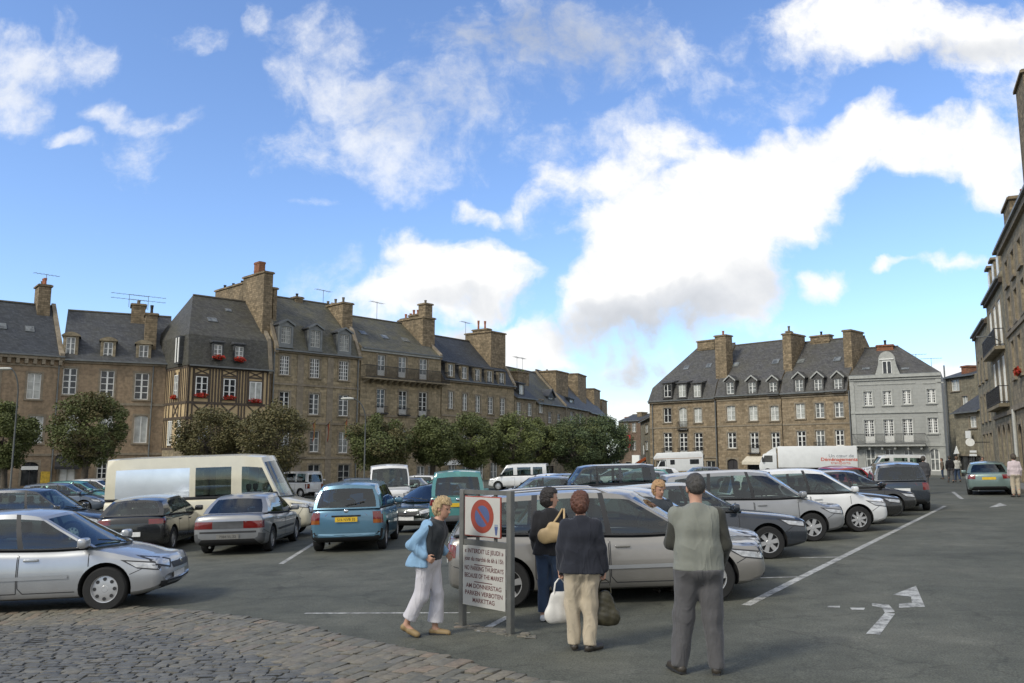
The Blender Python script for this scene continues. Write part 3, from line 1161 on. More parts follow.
# --- low houses stepping away behind the trees
h = House('small_house', 'narrow stone house with a wild grown chimney and one white dormer', 'house', hp(514.6, 104.3), hp(536, 109), 9, ST_GREY)
for x, y in ((519, 402), (530, 403)):
    h.win(x - 2.2, x + 2.2, y, y + 13, rows=3, glass='half')
h.win(520, 527, 464, 480, rows=1, glass='dark', frame=WOODD, sill=False, name='door')
ze = h.sz(525, 398.5)[1]; h.walls(ze)
zr = h.sz(525, 377, 4)[1]
h.roof([(-.3, ze), (4, zr)], SL_DARK)
h.dormer(519.5, 524, 385, 397, df=0.2, style='flat', glass='curt', wall=SL_DARK, side=.12, rows=2)
h.chimney(518, 529, 370.5, ze - .5, 2.2, 5.5, pots=0, grass=True)
h.antenna(517, 357, 372, 4); h.antenna(522.5, 358, 372, 5)
h = House('small_house', 'stone house with steep slate gable roof and one white curtained window', 'house', hp(536.5, 109.2), hp(566, 118), 9, ST_GREY)
h.win(538.8, 543.4, 400, 413, rows=1, glass='curt')
for x, y in ((550, 412), (559, 414)):
    h.win(x - 2, x + 2, y, y + 11, rows=2, glass='dark')
h.win(546, 554, 466, 481, rows=1, glass='dark', frame=WOODD, sill=False, name='door')
ze = h.sz(550, 405)[1]; h.walls(ze)
zr = h.sz(545, 374, 4)[1]
h.roof([(-.3, ze), (4.5, zr)], SL_MOSS)
h.dormer(549, 554, 398, 407, df=0.4, style='gable', glass='dark', wall=SL_BLUE, side=.3, rows=1)
h.chimney(556, 568, 370, ze - 1, 1.6, 10.5, pots=2)
h.parapet(h.W - .3)
h = House('small_house', 'stone house whose broad gable chimney rises above the two rightmost round trees', 'house', hp(566.5, 118.2), hp(589, 130), 9, ST_GREY)
for x, y in ((572, 412), (581, 413)):
    h.win(x - 2, x + 2, y, y + 11, rows=2, glass='half')
ze = h.sz(576, 409)[1]; h.walls(ze)
zr = h.sz(576, 382, 4.5)[1]
h.roof([(-.3, ze), (4.5, zr)], SL_DARK)
h.dormer(570, 574, 400, 409, df=0.4, style='flat', glass='half', wall=SL_DARK, side=.2, rows=2)
h.chimney(578, 586, 373, ze - 1, 1.6, 9, pots=1)
h = House('small_house', 'last stone house of the left row with its stepped chimneys', 'house', hp(589.4, 130.3), hp(607, 146), 9, ST_GREY)
h.win(594, 598, 420, 431, rows=2, glass='half')
ze = h.sz(598, 415)[1]; h.walls(ze)
zr = h.sz(598, 396, 4.5)[1]
h.roof([(-.3, ze), (4.5, zr)], SL_DARK)
h.chimney(594, 600, 388, ze - 1, 1.6, 8, pots=1)
h.chimney(602, 607, 399, ze - 1, 1.6, 8, pots=1)

# ================================================================= the side street at the end
h = House('brick_house', 'small dark brick house at the far end of the street with a red banner', 'house', hp(619, 176), hp(641, 172), 10, masonry('dark_brick', (0.15, 0.10, 0.075), (0.2, 0.14, 0.1), (0.16, 0.14, 0.11), 0.3, 0.1))
for x in (626, 634):
    for y in (423, 441):
        h.win(x - 1.8, x + 1.8, y, y + 9, rows=2, glass='half')
h.win(626, 631, 462, 474, rows=1, glass='dark', frame=WOODD, sill=False, name='door')
ze = h.sz(630, 421)[1]; h.walls(ze)
h.roof([(-.3, ze), (5, ze + 1.6)], SL_DARK)
h.chimney(625, 629, 417, ze - 1, 3, 5, pots=0, mat=BRICK)
h.chimney(637, 641.5, 412, ze - 1, 3, 5, pots=0, mat=ST_RUBBLE)
m = MB(); a, z = h.sz(631.2, 441); m.box(a - .5, a + .5, -1.0, -0.9, z - 1.3, z + 1.3); m.tube([(a, 0, z + 1.3), (a, -1.1, z + 1.3)], 0.04, 6, 1)
m.build('banner', [plain('red_cloth', (0.42, 0.02, 0.02), 0.8), IRON], h.root)
m = MB(); a, z = h.sz(637, 461); m.box(a - .9, a + .9, -0.5, -0.01, z - 1.2, z + 1.2); m.build('shop_sign', [WHITE], h.root)
h = House('shop_house', 'narrow dark shop house squeezed beside the hipped corner house, orange awning', 'house', hp(641.3, 150), hp(652, 128), 8, ST_GREEN)
for y in (424, 441):
    h.win(645, 648, y, y + 9, rows=2, glass='half')
ze = h.sz(646, 420)[1]; h.walls(ze)
h.roof([(-.3, ze), (4, ze + 2.5)], SL_DARK)
m = MB(); a, z = h.sz(645, 462); m.prism([(a - 1.5, 0, z + .8), (a - 1.5, -1.6, z - .2), (a - 1.5, -1.6, z - .6), (a - 1.5, 0, z + .4)], (3.6, 0, 0)); m.build('awning', plain('orange_canvas', (0.45, 0.10, 0.02), 0.8), h.root)
m = MB(); a, z = h.sz(649, 450); m.box(a - .4, a + .4, -0.9, -0.8, z - .7, z + .7); m.build('hanging_sign', WHITE, h.root)

# ================================================================= the right row
Yr = lambda px: 1.0 / (1 / 112.0 + (1 / 92.0 - 1 / 112.0) * (px - 650.5) / (852 - 650.5))
h = House('stone_house', 'warm stone corner house with hipped slate roof and small balconies behind the camper van', 'house', hp(650.5, Yr(650.5)), hp(717.6, Yr(717.6)), 10, ST_WARM)
for x, y, gl in ((667.5, 408, 'dark'), (683, 407.5, 'curt'), (698, 408, 'curt')):
    mid = x == 683
    h.win(x - 3.9, x + 3.9, y, y + (22 if mid else 14.5), rows=2, glass=gl, rail=1.0 if mid else False, arch=0.4 if mid else 0.1, sill=not mid)
for x in (668, 683.5, 698.8):
    h.win(x - 4, x + 4, 433, 455.5, rows=4, glass='dark', rail=0.95, panel=0.55, transom=0.5, mullion=.14, mun=.06)
for x in (661, 674, 700, 711):
    h.win(x - 4.5, x + 4.5, 461, 477, rows=1, glass='dark', frame=GREYW, sill=False, name='shop_window')
ze = h.sz(684, 400)[1]; h.walls(ze)
h.course(ze - 0.28, 0.28, 0.3); h.course(h.sz(684, 428)[1], .18, .07); h.course(h.sz(684, 458)[1], .2, .1)
zk = ze + 1.9; zr = h.sz(700, 347, 5)[1]
h.roof([(-.35, ze + .01), (.35, zk), (5, zr)], SL_GREY, hipL=4.6)
for x, gl in ((667.3, 'dark'), (682, 'curt'), (697, 'curt')):
    h.dormer(x - 3.6, x + 3.6, 384.6, 397, df=-0.37, style='flat', glass=gl, wall=SL_GREY, rmat=SL_GREY, side=.18, depth=1.5, rows=2)
for x, y in ((685.5, 370), (708, 368)):
    h.skylight(x, y, .8, .8)
h.chimney(714.5, 725.5, 335.5, ze + .2, 0.9, 2.4, pots=1, mat=ST_RUBBLE)
h.chimney(697, 714, 341, zr - .6, 4.4, 5.6, pots=0)
h.pipe(716, 0, ze)
h.pipe(653, 0, ze)

h = House('stone_house', 'warm stone house with three white gabled dormers, awning and arched dark door at street level', 'house', hp(718.4, Yr(718.4)), hp(783.3, Yr(783.3)), 10, ST_WARM)
for x in (731, 753.3, 774.6):
    h.win(x - 4.2, x + 4.2, 405.8, 420.5, rows=3, glass='curt', arch=.12)
for x, f in ((732, 0), (754.5, 1), (775.6, 0)):
    h.win(x - 4.2, x + 4.2, 432.5, 453 if f else 448.3, rows=3, glass='dark', rail=0.9 if f else False, panel=.5 if f else 0, mullion=.14, transom=.45, fw=.1)
h.win(727.5, 738, 459, 477, rows=1, glass=WOODD, frame=WOODD, arch=.35, sill=False, name='door')
h.win(748, 770, 463, 477, rows=1, leaves=3, glass='dark', frame=WOODD, sill=False, name='shop_window')
ze = h.sz(750, 395)[1]; h.walls(ze)
h.course(ze - 0.25, 0.25, 0.28); h.course(h.sz(750, 399.5)[1], .14, .1); h.course(h.sz(750, 426)[1], .16, .06)
zk = ze + 1.9; zr = h.sz(750, 343.8, 5)[1]
h.roof([(-.35, ze + .01), (.45, zk), (5, zr)], SL_GREY)
for x in (730, 752, 773):
    h.dormer(x - 3.7, x + 3.7, 382.3, 394, df=-0.37, style='gable', glass='half', wall=SL_GREY, rmat=SL_GREY, side=.2, depth=2.2, rows=3, edge=ST_PALE2, rise=.62)
for x, y in ((735, 367), (775, 364)):
    h.skylight(x, y, .9, .9)
h.chimney(782, 790.5, 333.5, ze + 1.4, 1.3, 4.8, pots=0)
h.chimney(786, 789, 331, zr, 1.5, 2.2, pots=1)
m = MB(); a, z = h.sz(747, 459); b = h.sz(770, 459)[0]
m.prism([(a, -0.004, z + .35), (a, -1.2, z - .3), (a, -1.2, z - .65), (a, -0.004, z - 0.2)], (b - a, 0, 0)); m.build('awning', plain('cream_canvas', (0.55, 0.5, 0.4), 0.8), h.root)

h = House('stone_house', 'warm stone house with three white gabled dormers beside the pale grey house', 'house', hp(784, Yr(784)), hp(852, Yr(852)), 10, ST_WARM)
for x, gl in ((800.3, 'curt'), (819.7, 'half'), (839, 'half')):
    y = 403.6 - (x - 800) * 0.035
    h.win(x - 4.5, x + 4.5, y, y + 15, rows=3, glass=gl, mullion=.14)
for x, f in ((801.5, 0), (820.5, 1), (839.7, 0)):
    y = 431 - (x - 800) * 0.03
    h.win(x - 4.4, x + 4.4, y, y + (20 if f else 16), rows=1 if f else 3, glass='half' if f else 'dark', rail=.9 if f else False, fw=.11, mullion=.14, transom=.45)
h.win(797, 807, 458, 477, rows=1, glass='dark', frame=WOODD, sill=False, name='door')
h.win(826, 842, 460, 477, rows=1, glass='dark', frame=WOODD, sill=False, name='shop_window')
ze = h.sz(818, 392)[1]; h.walls(ze)
h.course(ze - 0.25, 0.25, 0.28); h.course(h.sz(818, 396.5)[1], .14, .1); h.course(h.sz(818, 424.5)[1], .16, .06)
zk = ze + 1.9; zr = h.sz(815, 341.3, 5)[1]
h.roof([(-.35, ze + .01), (.45, zk), (5, zr)], SL_GREY)
for x in (799, 818, 838):
    h.dormer(x - 4, x + 4, 379.6 - (x - 799) * .02, 391.6 - (x - 799) * .02, df=-0.37, style='gable', glass='half', wall=SL_GREY, rmat=SL_GREY, side=.2, depth=2.2, rows=3, edge=ST_PALE2, rise=.66)
for x, y in ((800, 363.5), (836.5, 361.5)):
    h.skylight(x, y, .9, .9)
h.chimney(810, 829, 336, zr - .4, 4.6, 5.6, pots=1, potmat=IRON)
h.chimney(842.5, 850.5, 330, ze + .5, 1.2, 4.4, pots=0)
h.pipe(850.5, 0.2, ze)

# --- the pale grey house
h = House('grey_house', 'pale grey ashlar townhouse with curved pediment dormer and long first floor balcony', 'house', hp(853.2, 92), hp(946.5, 87.6), 10, ST_PALE)
h.trimmat = ST_PALE2
for x, y in ((868, 391.6), (887.2, 391), (906.6, 390.2), (931.3, 389)):
    h.win(x - 4.2, x + 4.2, y, y + 14, rows=5, cols=2, glass='dark', mullion=.16, mun=.05)
for x, y, l in ((869.5, 420, 23), (889, 419.5, 23), (908, 419, 23), (933, 417.7, 15.5)):
    h.win(x - 5, x + 5, y, y + l, rows=6 if l > 20 else 5, cols=2, glass='dark', mullion=.18, mun=.05, panel=.65 if l > 20 else 0, sill=l < 20)
for x, wt in ((871, 0), (890, 1), (909, 0), (935, 0)):
    h.win(x - 5, x + 5, 448.5, 471 if x != 890 else 474, rows=1, glass='half' if x != 890 else 'dark', arch=.55, sill=False, transom=1.0 if not wt else 1.2, mullion=.1, fw=.12, name='shop_window' if x != 890 else 'door')
zc = h.sz(900, 374.5)[1]
h.walls(zc)
h.course(zc - 0.3, 0.32, 0.3); h.course(zc - 0.55, .18, .14); h.course(h.sz(900, 384)[1], .14, .06, s0=.8, s1=6.6); h.course(h.sz(900, 413)[1], .3, .12); h.course(h.sz(900, 446.5)[1], .25, .14)
h.course(h.sz(931, 383.5)[1], .14, .06, s0=7.3, s1=9.3)
h.pilaster(0.25, .45, -1.6, zc - .6, .06); h.pilaster(h.W - .3, .5, -1.6, zc - .6, .06)
zr = h.sz(885, 347, 4.5)[1]
h.roof([(0.3, zc + .1), (4.5, zr)], SL_GREY, hipR=4.2)
for x in (866, 905):
    h.skylight(x, 370, .8, .5)
# pediment dormer with swept sides and a round head
a, z0 = h.sz(875, 375, -0.02); b, _ = h.sz(900, 375, -0.02); z1 = h.sz(887, 351, -0.02)[1]
xm = (a + b) / 2; hw = (b - a) / 2
pts = []
H_ = z1 - z0
for sg in (1, -1):
    side = []
    for k in range(7):
        t = k / 6
        side.append((xm + sg * lerp(hw, hw * .68, sstep(0, 1, t) ** .6), 0.05, z0 + H_ * 0.62 * t))
    for k in range(1, 6):
        t = math.pi / 2 * k / 5
        side.append((xm + sg * hw * .68 * math.cos(t), 0.05, z0 + H_ * (.62 + .38 * math.sin(t))))
    pts += side if sg == 1 else list(reversed(side))[1:]
m = MB(); m.prism(pts, (0, .5, 0)); m.box(xm - hw * .5, xm + hw * .5, .552, 2.5, z0 + .1, z0 + H_ * .8, 1)
do = m.build('dormer', [ST_PALE2, SL_GREY], h.root)
m = MB()
wz0, wz1 = z0 + .12, z0 + H_ * .55
for c in (-.22, .22):
    m.box(xm + c - .19, xm + c + .19, .035, .048, wz0, wz1, 1)
m.box(xm - .46, xm - .4, .0, .047, wz0, wz1); m.box(xm + .4, xm + .46, .0, .047, wz0, wz1); m.box(xm - .05, xm + .05, .0, .0475, wz0, wz1); m.box(xm - .46, xm + .46, -.01, .0478, wz1 + .003, wz1 + .08)
m.box(xm - .7, xm + .7, -.05, .0482, wz1 + .22, wz1 + .32)
m.build('window', [WHITE, GL_DARK], do)
h.chimney(876.5, 893, 345, zr - .8, 4.0, 5.2, pots=1, mat=BRICK, potmat=IRON)
zb_ = h.sz(890, 444.8)[1]; b0, b1 = 0.1, h.sz(925.5, 440)[0]
m = MB(); m.box(b0, b1, -0.95, -0.004, zb_ - .16, zb_)
for k in range(6):
    x = lerp(b0 + .4, b1 - .4, k / 5); m.box(x - .1, x + .1, -.7, -.0045, zb_ - .5, zb_ - .164)
bo = m.build('balcony', ST_PALE2, h.root)
m = MB(); zt = zb_ + 1.15
for z in (zb_ + .08, zt):
    m.bar((b0, -.9, z), (b1, -.9, z), .05)
    for x in (b0, b1):
        m.bar((x, -.9, z), (x, 0, z), .045)
for k in range(76):
    x = lerp(b0, b1, k / 75); m.bar((x, -.9, zb_), (x, -.9, zt), .024)
m.build('railing', IRON, bo)
h.antenna(917, 354, 373, 6); h.antenna(932, 358, 373, 6)

# --- behind and beside it, at the mouth of the narrow street
h = House('stone_house', 'dark stone house with red brick chimney behind the end of the grey house', 'house', hp(946.5, 104), hp(981, 98), 8, ST_GREEN)
h.win(951, 959.5, 379.5, 391, rows=2, glass='curt')
h.win(962, 968, 396, 405, rows=1, glass='curt')
ze = h.sz(963, 386)[1]
h.walls(h.sz(963, 376)[1]); h.roof([(-.3, h.sz(963, 376)[1]), (4, h.sz(963, 370, 4)[1])], SL_DARK)
h.chimney(961, 967, 366, ze, 1.0, 2.5, pots=0, mat=BRICK)
m = MB(); x = h.sz(948.5, 400)[0]; zt = h.sz(948.5, 365)[1]; m.tube([(x, -.3, 0), (x, -.3, zt)], .09, 8); m.build('flue_pipe', ZINC, h.root)
h = House('shop_house', 'low dark shop house with steep slate roof and hanging signs in the narrow street', 'house', hp(957, 84), hp(984, 79), 7, ST_GREEN)
h.win(969.5, 976.5, 416, 427.5, rows=2, glass='curt')
h.win(960, 982, 456, 482, rows=1, leaves=3, glass='dark', frame=WOODD, sill=False, name='shop_window')
ze = h.sz(970, 412)[1]; h.walls(ze)
h.roof([(-.35, ze), (3.5, h.sz(975, 384, 3.5)[1])], SL_DARK, hipL=2.4)
for (x, y, w, hh) in ((973, 434.5, .45, .35), (978, 451.5, .55, .1), (978, 455, .6, .1)):
    m = MB(); a, z = h.sz(x, y); m.box(a - w, a + w, -.5, -.42, z - hh, z + hh); m.build('hanging_sign', WHITE, h.root)
m = MB(); a, z = h.sz(962, 451); m.prism([(a - .5, -0.6, z - .3), (a + .5, -0.6, z - .25), (a + .1, -0.6, z + .5)], (0, .06, 0)); m.build('hanging_sign', WHITE, h.root)

# --- tall houses along the right edge
MP = lambda d: (24.4 + .4615 * (d - 38), d)
h = House('tall_house', 'tall dark stone house with stacked white french windows and iron balconies on the right', 'house', MP(58), MP(48.8), 9, ST_GREEN)
for z0, z1, rl in ((8.7, 11.6, 1.0), (5.2, 8.1, 1.0)):
    for k in range(3):
        a = 1.6 + k * 2.7
        h.window(a, a + 1.5, z0, z1, rows=3, glass='curt', rail=False, sill=False, mullion=.16, fw=.12, d=.055)
    m = MB(); m.box(1.0, 8.9, -0.55, -.004, z0 - .3, z0 - .1); bo = m.build('balcony', ST_GREY, h.root)
    m = MB()
    for z in (z0 - .02, z0 + .95):
        m.bar((1.0, -.5, z), (8.9, -.5, z), .06)
        for x in (1.0, 8.9): m.bar((x, -.5, z), (x, 0, z), .05)
    for k in range(66):
        x = lerp(1.0, 8.9, k / 65); m.bar((x, -.5, z0 - .1), (x, -.5, z0 + .95), .035)
    m.build('railing', IRON, bo)
for k in range(3):
    a = 1.4 + k * 2.7
    h.window(a, a + 1.6, 0.4, 3.9, rows=1, glass='dark', frame=WOODD, arch=.7, sill=False, name='shop_window')
ze = 12.6; h.walls(ze)
h.course(ze - .3, .3, .2, mat=TIMBER); h.course(4.4, .25, .12)
h.roof([(-.22, ze + .01), (.8, ze + 2.2), (4.5, ze + 4.2)], SL_DARK)
for k in range(3):
    m = MB(); a = 1.7 + k * 2.7; m.box(a, a + 1.2, .1, 1.8, ze + .2, ze + 2.0); m.box(a - .15, a + 1.35, -.1, 1.9, ze + 2.003, ze + 2.15)
    o = m.build('dormer', [ST_GREY], h.root)
    m = MB(); m.box(a + .12, a + 1.08, .06, .097, ze + .4, ze + 1.8, 1); m.box(a + .55, a + .65, .04, .096, ze + .42, ze + 1.78); m.build('window', [WHITE, GL_CURT], o)
h.chimney(1000, 1004, 300, ze + 2, 2.6, 4.6, pots=3, ztop=17.9)
m = MB(); a = 7.3; m.tube([(a, 0, 9.0), (a, -.5, 9.35), (a, -1.0, 9.4)], .035, 8); m.box(a - .1, a + .1, -1.35, -.9, 9.34, 9.44); m.build('wall_lamp', ZINC, h.root)

h = House('tall_house', 'farther dark stone house on the right carrying a round white sign', 'house', MP(68), MP(58.2), 9, ST_GREEN)
for z0, z1 in ((7.6, 9.4), (4.6, 6.6)):
    for k in range(3):
        a = 1.6 + k * 2.8
        h.window(a, a + 1.1, z0, z1, rows=3, glass='half')
for k in range(3):
    a = 1.4 + k * 2.7
    h.window(a, a + 1.7, .4, 3.6, rows=1, glass='dark', frame=WOODD, sill=False, name='shop_window')
ze = 11.6; h.walls(ze); h.course(ze - .3, .3, .18, mat=TIMBER)
h.roof([(-.2, ze + .01), (4.5, ze + 3.6)], SL_DARK)
h.chimney(987, 989, 300, ze + 1, 3.4, 5.2, pots=2, ztop=ze + 4.6)
m = MB(); m.lathe([(0, 0), (.3, 0), (.3, .09), (0, .09)], 'x', 24, c=(6.2, -1.3, 2.95)); m.tube([(6.2, 0, 2.95), (6.2, -1.0, 2.95)], .03, 6, 1); m.build('disc_sign', [WHITE, IRON], h.root)

h = House('tall_house', 'tall stone house cut by the right edge, with red flowers and a very tall chimney', 'house', MP(48.5), MP(34), 10, ST_GREY)
for z0, z1 in ((11.6, 13.0), (9.2, 10.9), (6.3, 8.4)):
    for k in range(5):
        a = 1.5 + k * 2.8
        h.window(a, a + 1.2, z0, z1, rows=3, glass='dark', flowers=(z0 == 6.3 and k == 1))
for k in range(5):
    a = 1.3 + k * 2.8
    h.window(a, a + 1.7, .5, 3.7, rows=1, glass='dark', frame=WOODD, arch=.6, sill=False, name='shop_window')
ze = 14.2; h.walls(ze); h.course(ze - .4, .4, .2); h.course(8.8, .25, .1); h.course(4.5, .3, .15)
h.roof([(-.22, ze + .01), (5, ze + 4.2)], SL_DARK)
h.chimney(1015.5, 1024, 90, ze + .3, 0.5, 3.4, pots=0)
h.chimney(1003, 1010, 210, ze - .5, .2, 1.8, pots=2)
m = MB(); m.tube([(1.0, -.12, 1.9), (1.0, -.12, 4.6)], .10, 10); m.build('downpipe', GREYW, h.root)
# ================================================================= light and sky
SUN_DIR = Vector((-0.62, -0.50, 0.66)).normalized()
sd = bpy.data.lights.new('sun', 'SUN')
sd.energy = 1.5
sd.angle = R(13)
sd.color = (1.0, 0.955, 0.85)
so = bpy.data.objects.new('sun', sd)
COL.objects.link(so)
so.rotation_euler = (-SUN_DIR).to_track_quat('-Z', 'Y').to_euler()
so.location = (0, 0, 60)

W = bpy.data.worlds.new('World')
SC.world = W
W.use_nodes = True
nt = W.node_tree
bg = nt.nodes['Background']
sky = nt.nodes.new('ShaderNodeTexSky')
sky.sky_type = 'NISHITA'
sky.sun_disc = False
sky.sun_elevation = math.asin(SUN_DIR.z)
sky.sun_rotation = math.atan2(SUN_DIR.x, SUN_DIR.y)
sky.altitude = 0
sky.air_density = 1.0
sky.dust_density = 0.6
sky.ozone_density = 2.2
STR = 0.128
tc = nt.nodes.new('ShaderNodeTexCoord')
dirv = tc.outputs['Generated']
sp = nt.nodes.new('ShaderNodeSeparateXYZ')
nt.links.new(dirv, sp.inputs[0])
ys = mth(nt, 'MAXIMUM', sp.outputs[1], 0.08)
u = mth(nt, 'DIVIDE', sp.outputs[0], ys)
v = mth(nt, 'DIVIDE', sp.outputs[2], ys)
cb = nt.nodes.new('ShaderNodeCombineXYZ')
nt.links.new(u, cb.inputs[0])
nt.links.new(v, cb.inputs[1])


def warp(vec, scale, amt, det=3):
    n = nt.nodes.new('ShaderNodeTexNoise')
    n.inputs['Scale'].default_value = scale
    n.inputs['Detail'].default_value = det
    nt.links.new(vec, n.inputs['Vector'])
    s = nt.nodes.new('ShaderNodeVectorMath')
    s.operation = 'SUBTRACT'
    nt.links.new(n.outputs['Color'], s.inputs[0])
    s.inputs[1].default_value = (0.5, 0.5, 0.5)
    m = nt.nodes.new('ShaderNodeVectorMath')
    m.operation = 'MULTIPLY_ADD'
    nt.links.new(s.outputs[0], m.inputs[0])
    m.inputs[1].default_value = (amt, amt, 0)
    nt.links.new(vec, m.inputs[2])
    return m.outputs[0]


uv = cb.outputs[0]
uvw = warp(warp(uv, 5.0, 0.16, 4), 18.0, 0.05, 4)


def blob(px, py, rx, ry, ang=0, st=1.0, vec=None):
    r = ray(px, py)
    mp = nt.nodes.new('ShaderNodeMapping')
    mp.vector_type = 'TEXTURE'
    mp.inputs['Location'].default_value = (r.x / r.y, r.z / r.y, 0)
    k = 1.0 / 830.0 / (r.y * r.y) ** 0.5 * 1.05
    mp.inputs['Scale'].default_value = (rx * k, ry * k, 1)
    mp.inputs['Rotation'].default_value = (0, 0, R(ang))
    nt.links.new(vec or uvw, mp.inputs['Vector'])
    d = nt.nodes.new('ShaderNodeVectorMath')
    d.operation = 'DOT_PRODUCT'
    nt.links.new(mp.outputs[0], d.inputs[0])
    nt.links.new(mp.outputs[0], d.inputs[1])
    return mth(nt, 'MULTIPLY_ADD', d.outputs['Value'], -st, st)


def union(vals, sm=0.15):
    o = vals[0]
    for q in vals[1:]:
        o = mth(nt, 'SMOOTH_MAX', o, q, sm)
    return mth(nt, 'MAXIMUM', o, -0.6)


SOLID = [(640, 285, 85, 62, 20, 1.3), (705, 235, 120, 80, 35, 1.5), (790, 180, 110, 62, 30, 1.5), (850, 140, 70, 42, 30, 1.2), (610, 320, 55, 28, 0, 1.0), (735, 290, 70, 45, 45, 1.0),
         (645, 225, 75, 50, 35, 1.3), (695, 185, 85, 42, 30, 1.2), (622, 205, 62, 40, 20, 1.0), (605, 168, 75, 30, 15, .75), (540, 205, 70, 22, 20, .4), (660, 140, 90, 36, 15, .5), (920, 150, 90, 38, 0, .9), (990, 170, 60, 50, 0, .9),
         (480, 214, 36, 18, -10, .6), (450, 285, 100, 46, 5, 1.2), (395, 305, 60, 36, 0, 1.0), (505, 345, 85, 28, 5, 1.1), (430, 255, 60, 24, 0, .8), (545, 350, 45, 24, 0, .8),
         (895, 25, 150, 48, 0, .9), (1000, 45, 100, 60, -10, .9), (1090, 90, 120, 90, 0, .8),
         (600, 412, 90, 26, 0, .75), (640, 360, 60, 32, 0, .55),
         (820, 282, 40, 20, 20, .7), (892, 268, 26, 11, 0, .75), (955, 272, 40, 13, 0, .5), (930, 362, 130, 20, 0, .9)]
WISPY = [(20, 55, 70, 30, 0, .85), (10, 92, 40, 32, 0, .8), (70, 45, 40, 18, -10, .5), (600, 130, 90, 30, 20, .5), (520, 215, 60, 18, 0, .5), (345, 85, 80, 36, -35, .55), (385, 150, 70, 46, -40, .75), (300, 150, 50, 34, -10, .55), (430, 120, 90, 60, 0, .45), (330, 40, 60, 40, 0, .4), (300, 75, 40, 30, 0, .5),
         (190, 35, 40, 20, 0, .5), (266, 14, 26, 24, -40, .7), (145, 112, 50, 13, -15, .5), (158, 158, 26, 46, 20, .35), (70, 130, 34, 11, -10, .4), (80, 45, 40, 26, -20, .6),
         (540, 35, 130, 55, 0, .7), (660, 45, 60, 34, 0, .5), (760, 90, 60, 50, 0, .45), (735, 40, 40, 20, 0, .3), (298, 213, 18, 7, 0, .3), (740, 330, 60, 20, 0, .3), (330, 280, 30, 18, 0, .25)]
dS = union([blob(*b) for b in SOLID])
dW = union([blob(*b) for b in WISPY])
n1 = noise(nt, 8.0, uv, 10, 0.68)
n2 = noise(nt, 26.0, uvw, 6, 0.6)
nn = mth(nt, 'MULTIPLY_ADD', mth(nt, 'SUBTRACT', n1, 0.5), 1.9, mth(nt, 'MULTIPLY', mth(nt, 'SUBTRACT', n2, 0.5), 0.95))


def ss(val, a, b):
    m = nt.nodes.new('ShaderNodeMapRange')
    m.interpolation_type = 'SMOOTHSTEP'
    nt.links.new(val, m.inputs[0])
    m.inputs[1].default_value = a
    m.inputs[2].default_value = b
    return m.outputs[0]


denS = mth(nt, 'ADD', dS, nn)
aS = ss(denS, 0.02, 0.85)
denW = mth(nt, 'ADD', dW, mth(nt, 'MULTIPLY', nn, 1.4))
aW = mth(nt, 'MULTIPLY', ss(denW, -0.1, 1.15), 0.75)
front = ss(sp.outputs[1], 0.12, 0.3)
aF = mth(nt, 'MULTIPLY', mth(nt, 'MAXIMUM', aS, aW), front)
# broken cloud over the rest of the sky (behind and above the viewer)
nb = noise(nt, 2.3, dirv, 7, 0.58)
aB = mth(nt, 'MULTIPLY', ss(nb, 0.36, 0.54), mth(nt, 'SUBTRACT', 1.0, front))
alpha = mth(nt, 'MAXIMUM', aF, aB)
# body of the clouds: bright tops, grey bellies
SHADE = [(655, 325, 120, 30, 5, .85), (745, 300, 60, 34, 40, .4), (540, 35, 150, 60, 0, 1.0), (560, 65, 70, 20, 0, .6), (960, 60, 120, 22, 0, .5), (640, 365, 70, 25, 0, .7), (480, 305, 90, 10, 0, .35), (430, 110, 90, 50, 0, .4), (470, 345, 30, 30, 0, .5)]
gsh = union([blob(*b) for b in SHADE], 0.2)
gsh = mth(nt, 'ADD', mth(nt, 'MAXIMUM', gsh, 0.0), mth(nt, 'MULTIPLY', mth(nt, 'SUBTRACT', noise(nt, 14.0, uv, 6, 0.6), 0.52), 0.7), clampit=True)
ccol = ramp(nt, [(0.0, (0.64, 0.64, 0.635)), (0.45, (0.47, 0.485, 0.51)), (1.0, (0.33, 0.35, 0.385))], gsh)
skycol = mix(nt, sky.outputs[0], (STR * .83, STR * .92, STR * 1.09), 1.0, 'MULTIPLY')
CLOUD_GAIN = 1.0
fin = mix(nt, skycol, ccol, alpha)
nt.links.new(fin, bg.inputs['Color'])
bg.inputs['Strength'].default_value = 1.0

# ================================================================= ground
m, nt, b = new_mat('asphalt')
tc = nt.nodes.new('ShaderNodeTexCoord')
o = tc.outputs['Object']
n1 = noise(nt, 0.35, o, 6, 0.6)
n2 = noise(nt, 2.2, o, 6, 0.7)
n3 = noise(nt, 60, o, 3, 0.6)
c = ramp(nt, [(0.3, (0.062, 0.065, 0.052)), (0.5, (0.088, 0.090, 0.072)), (0.72, (0.120, 0.119, 0.095))], n1)
c = mix(nt, c, ramp(nt, [(0.3, (0.74,) * 3), (0.7, (1.24,) * 3)], n2), 0.85, 'MULTIPLY')
c = mix(nt, c, ramp(nt, [(0.32, (0.5,) * 3), (0.68, (1.5,) * 3)], n3), 0.8, 'MULTIPLY')
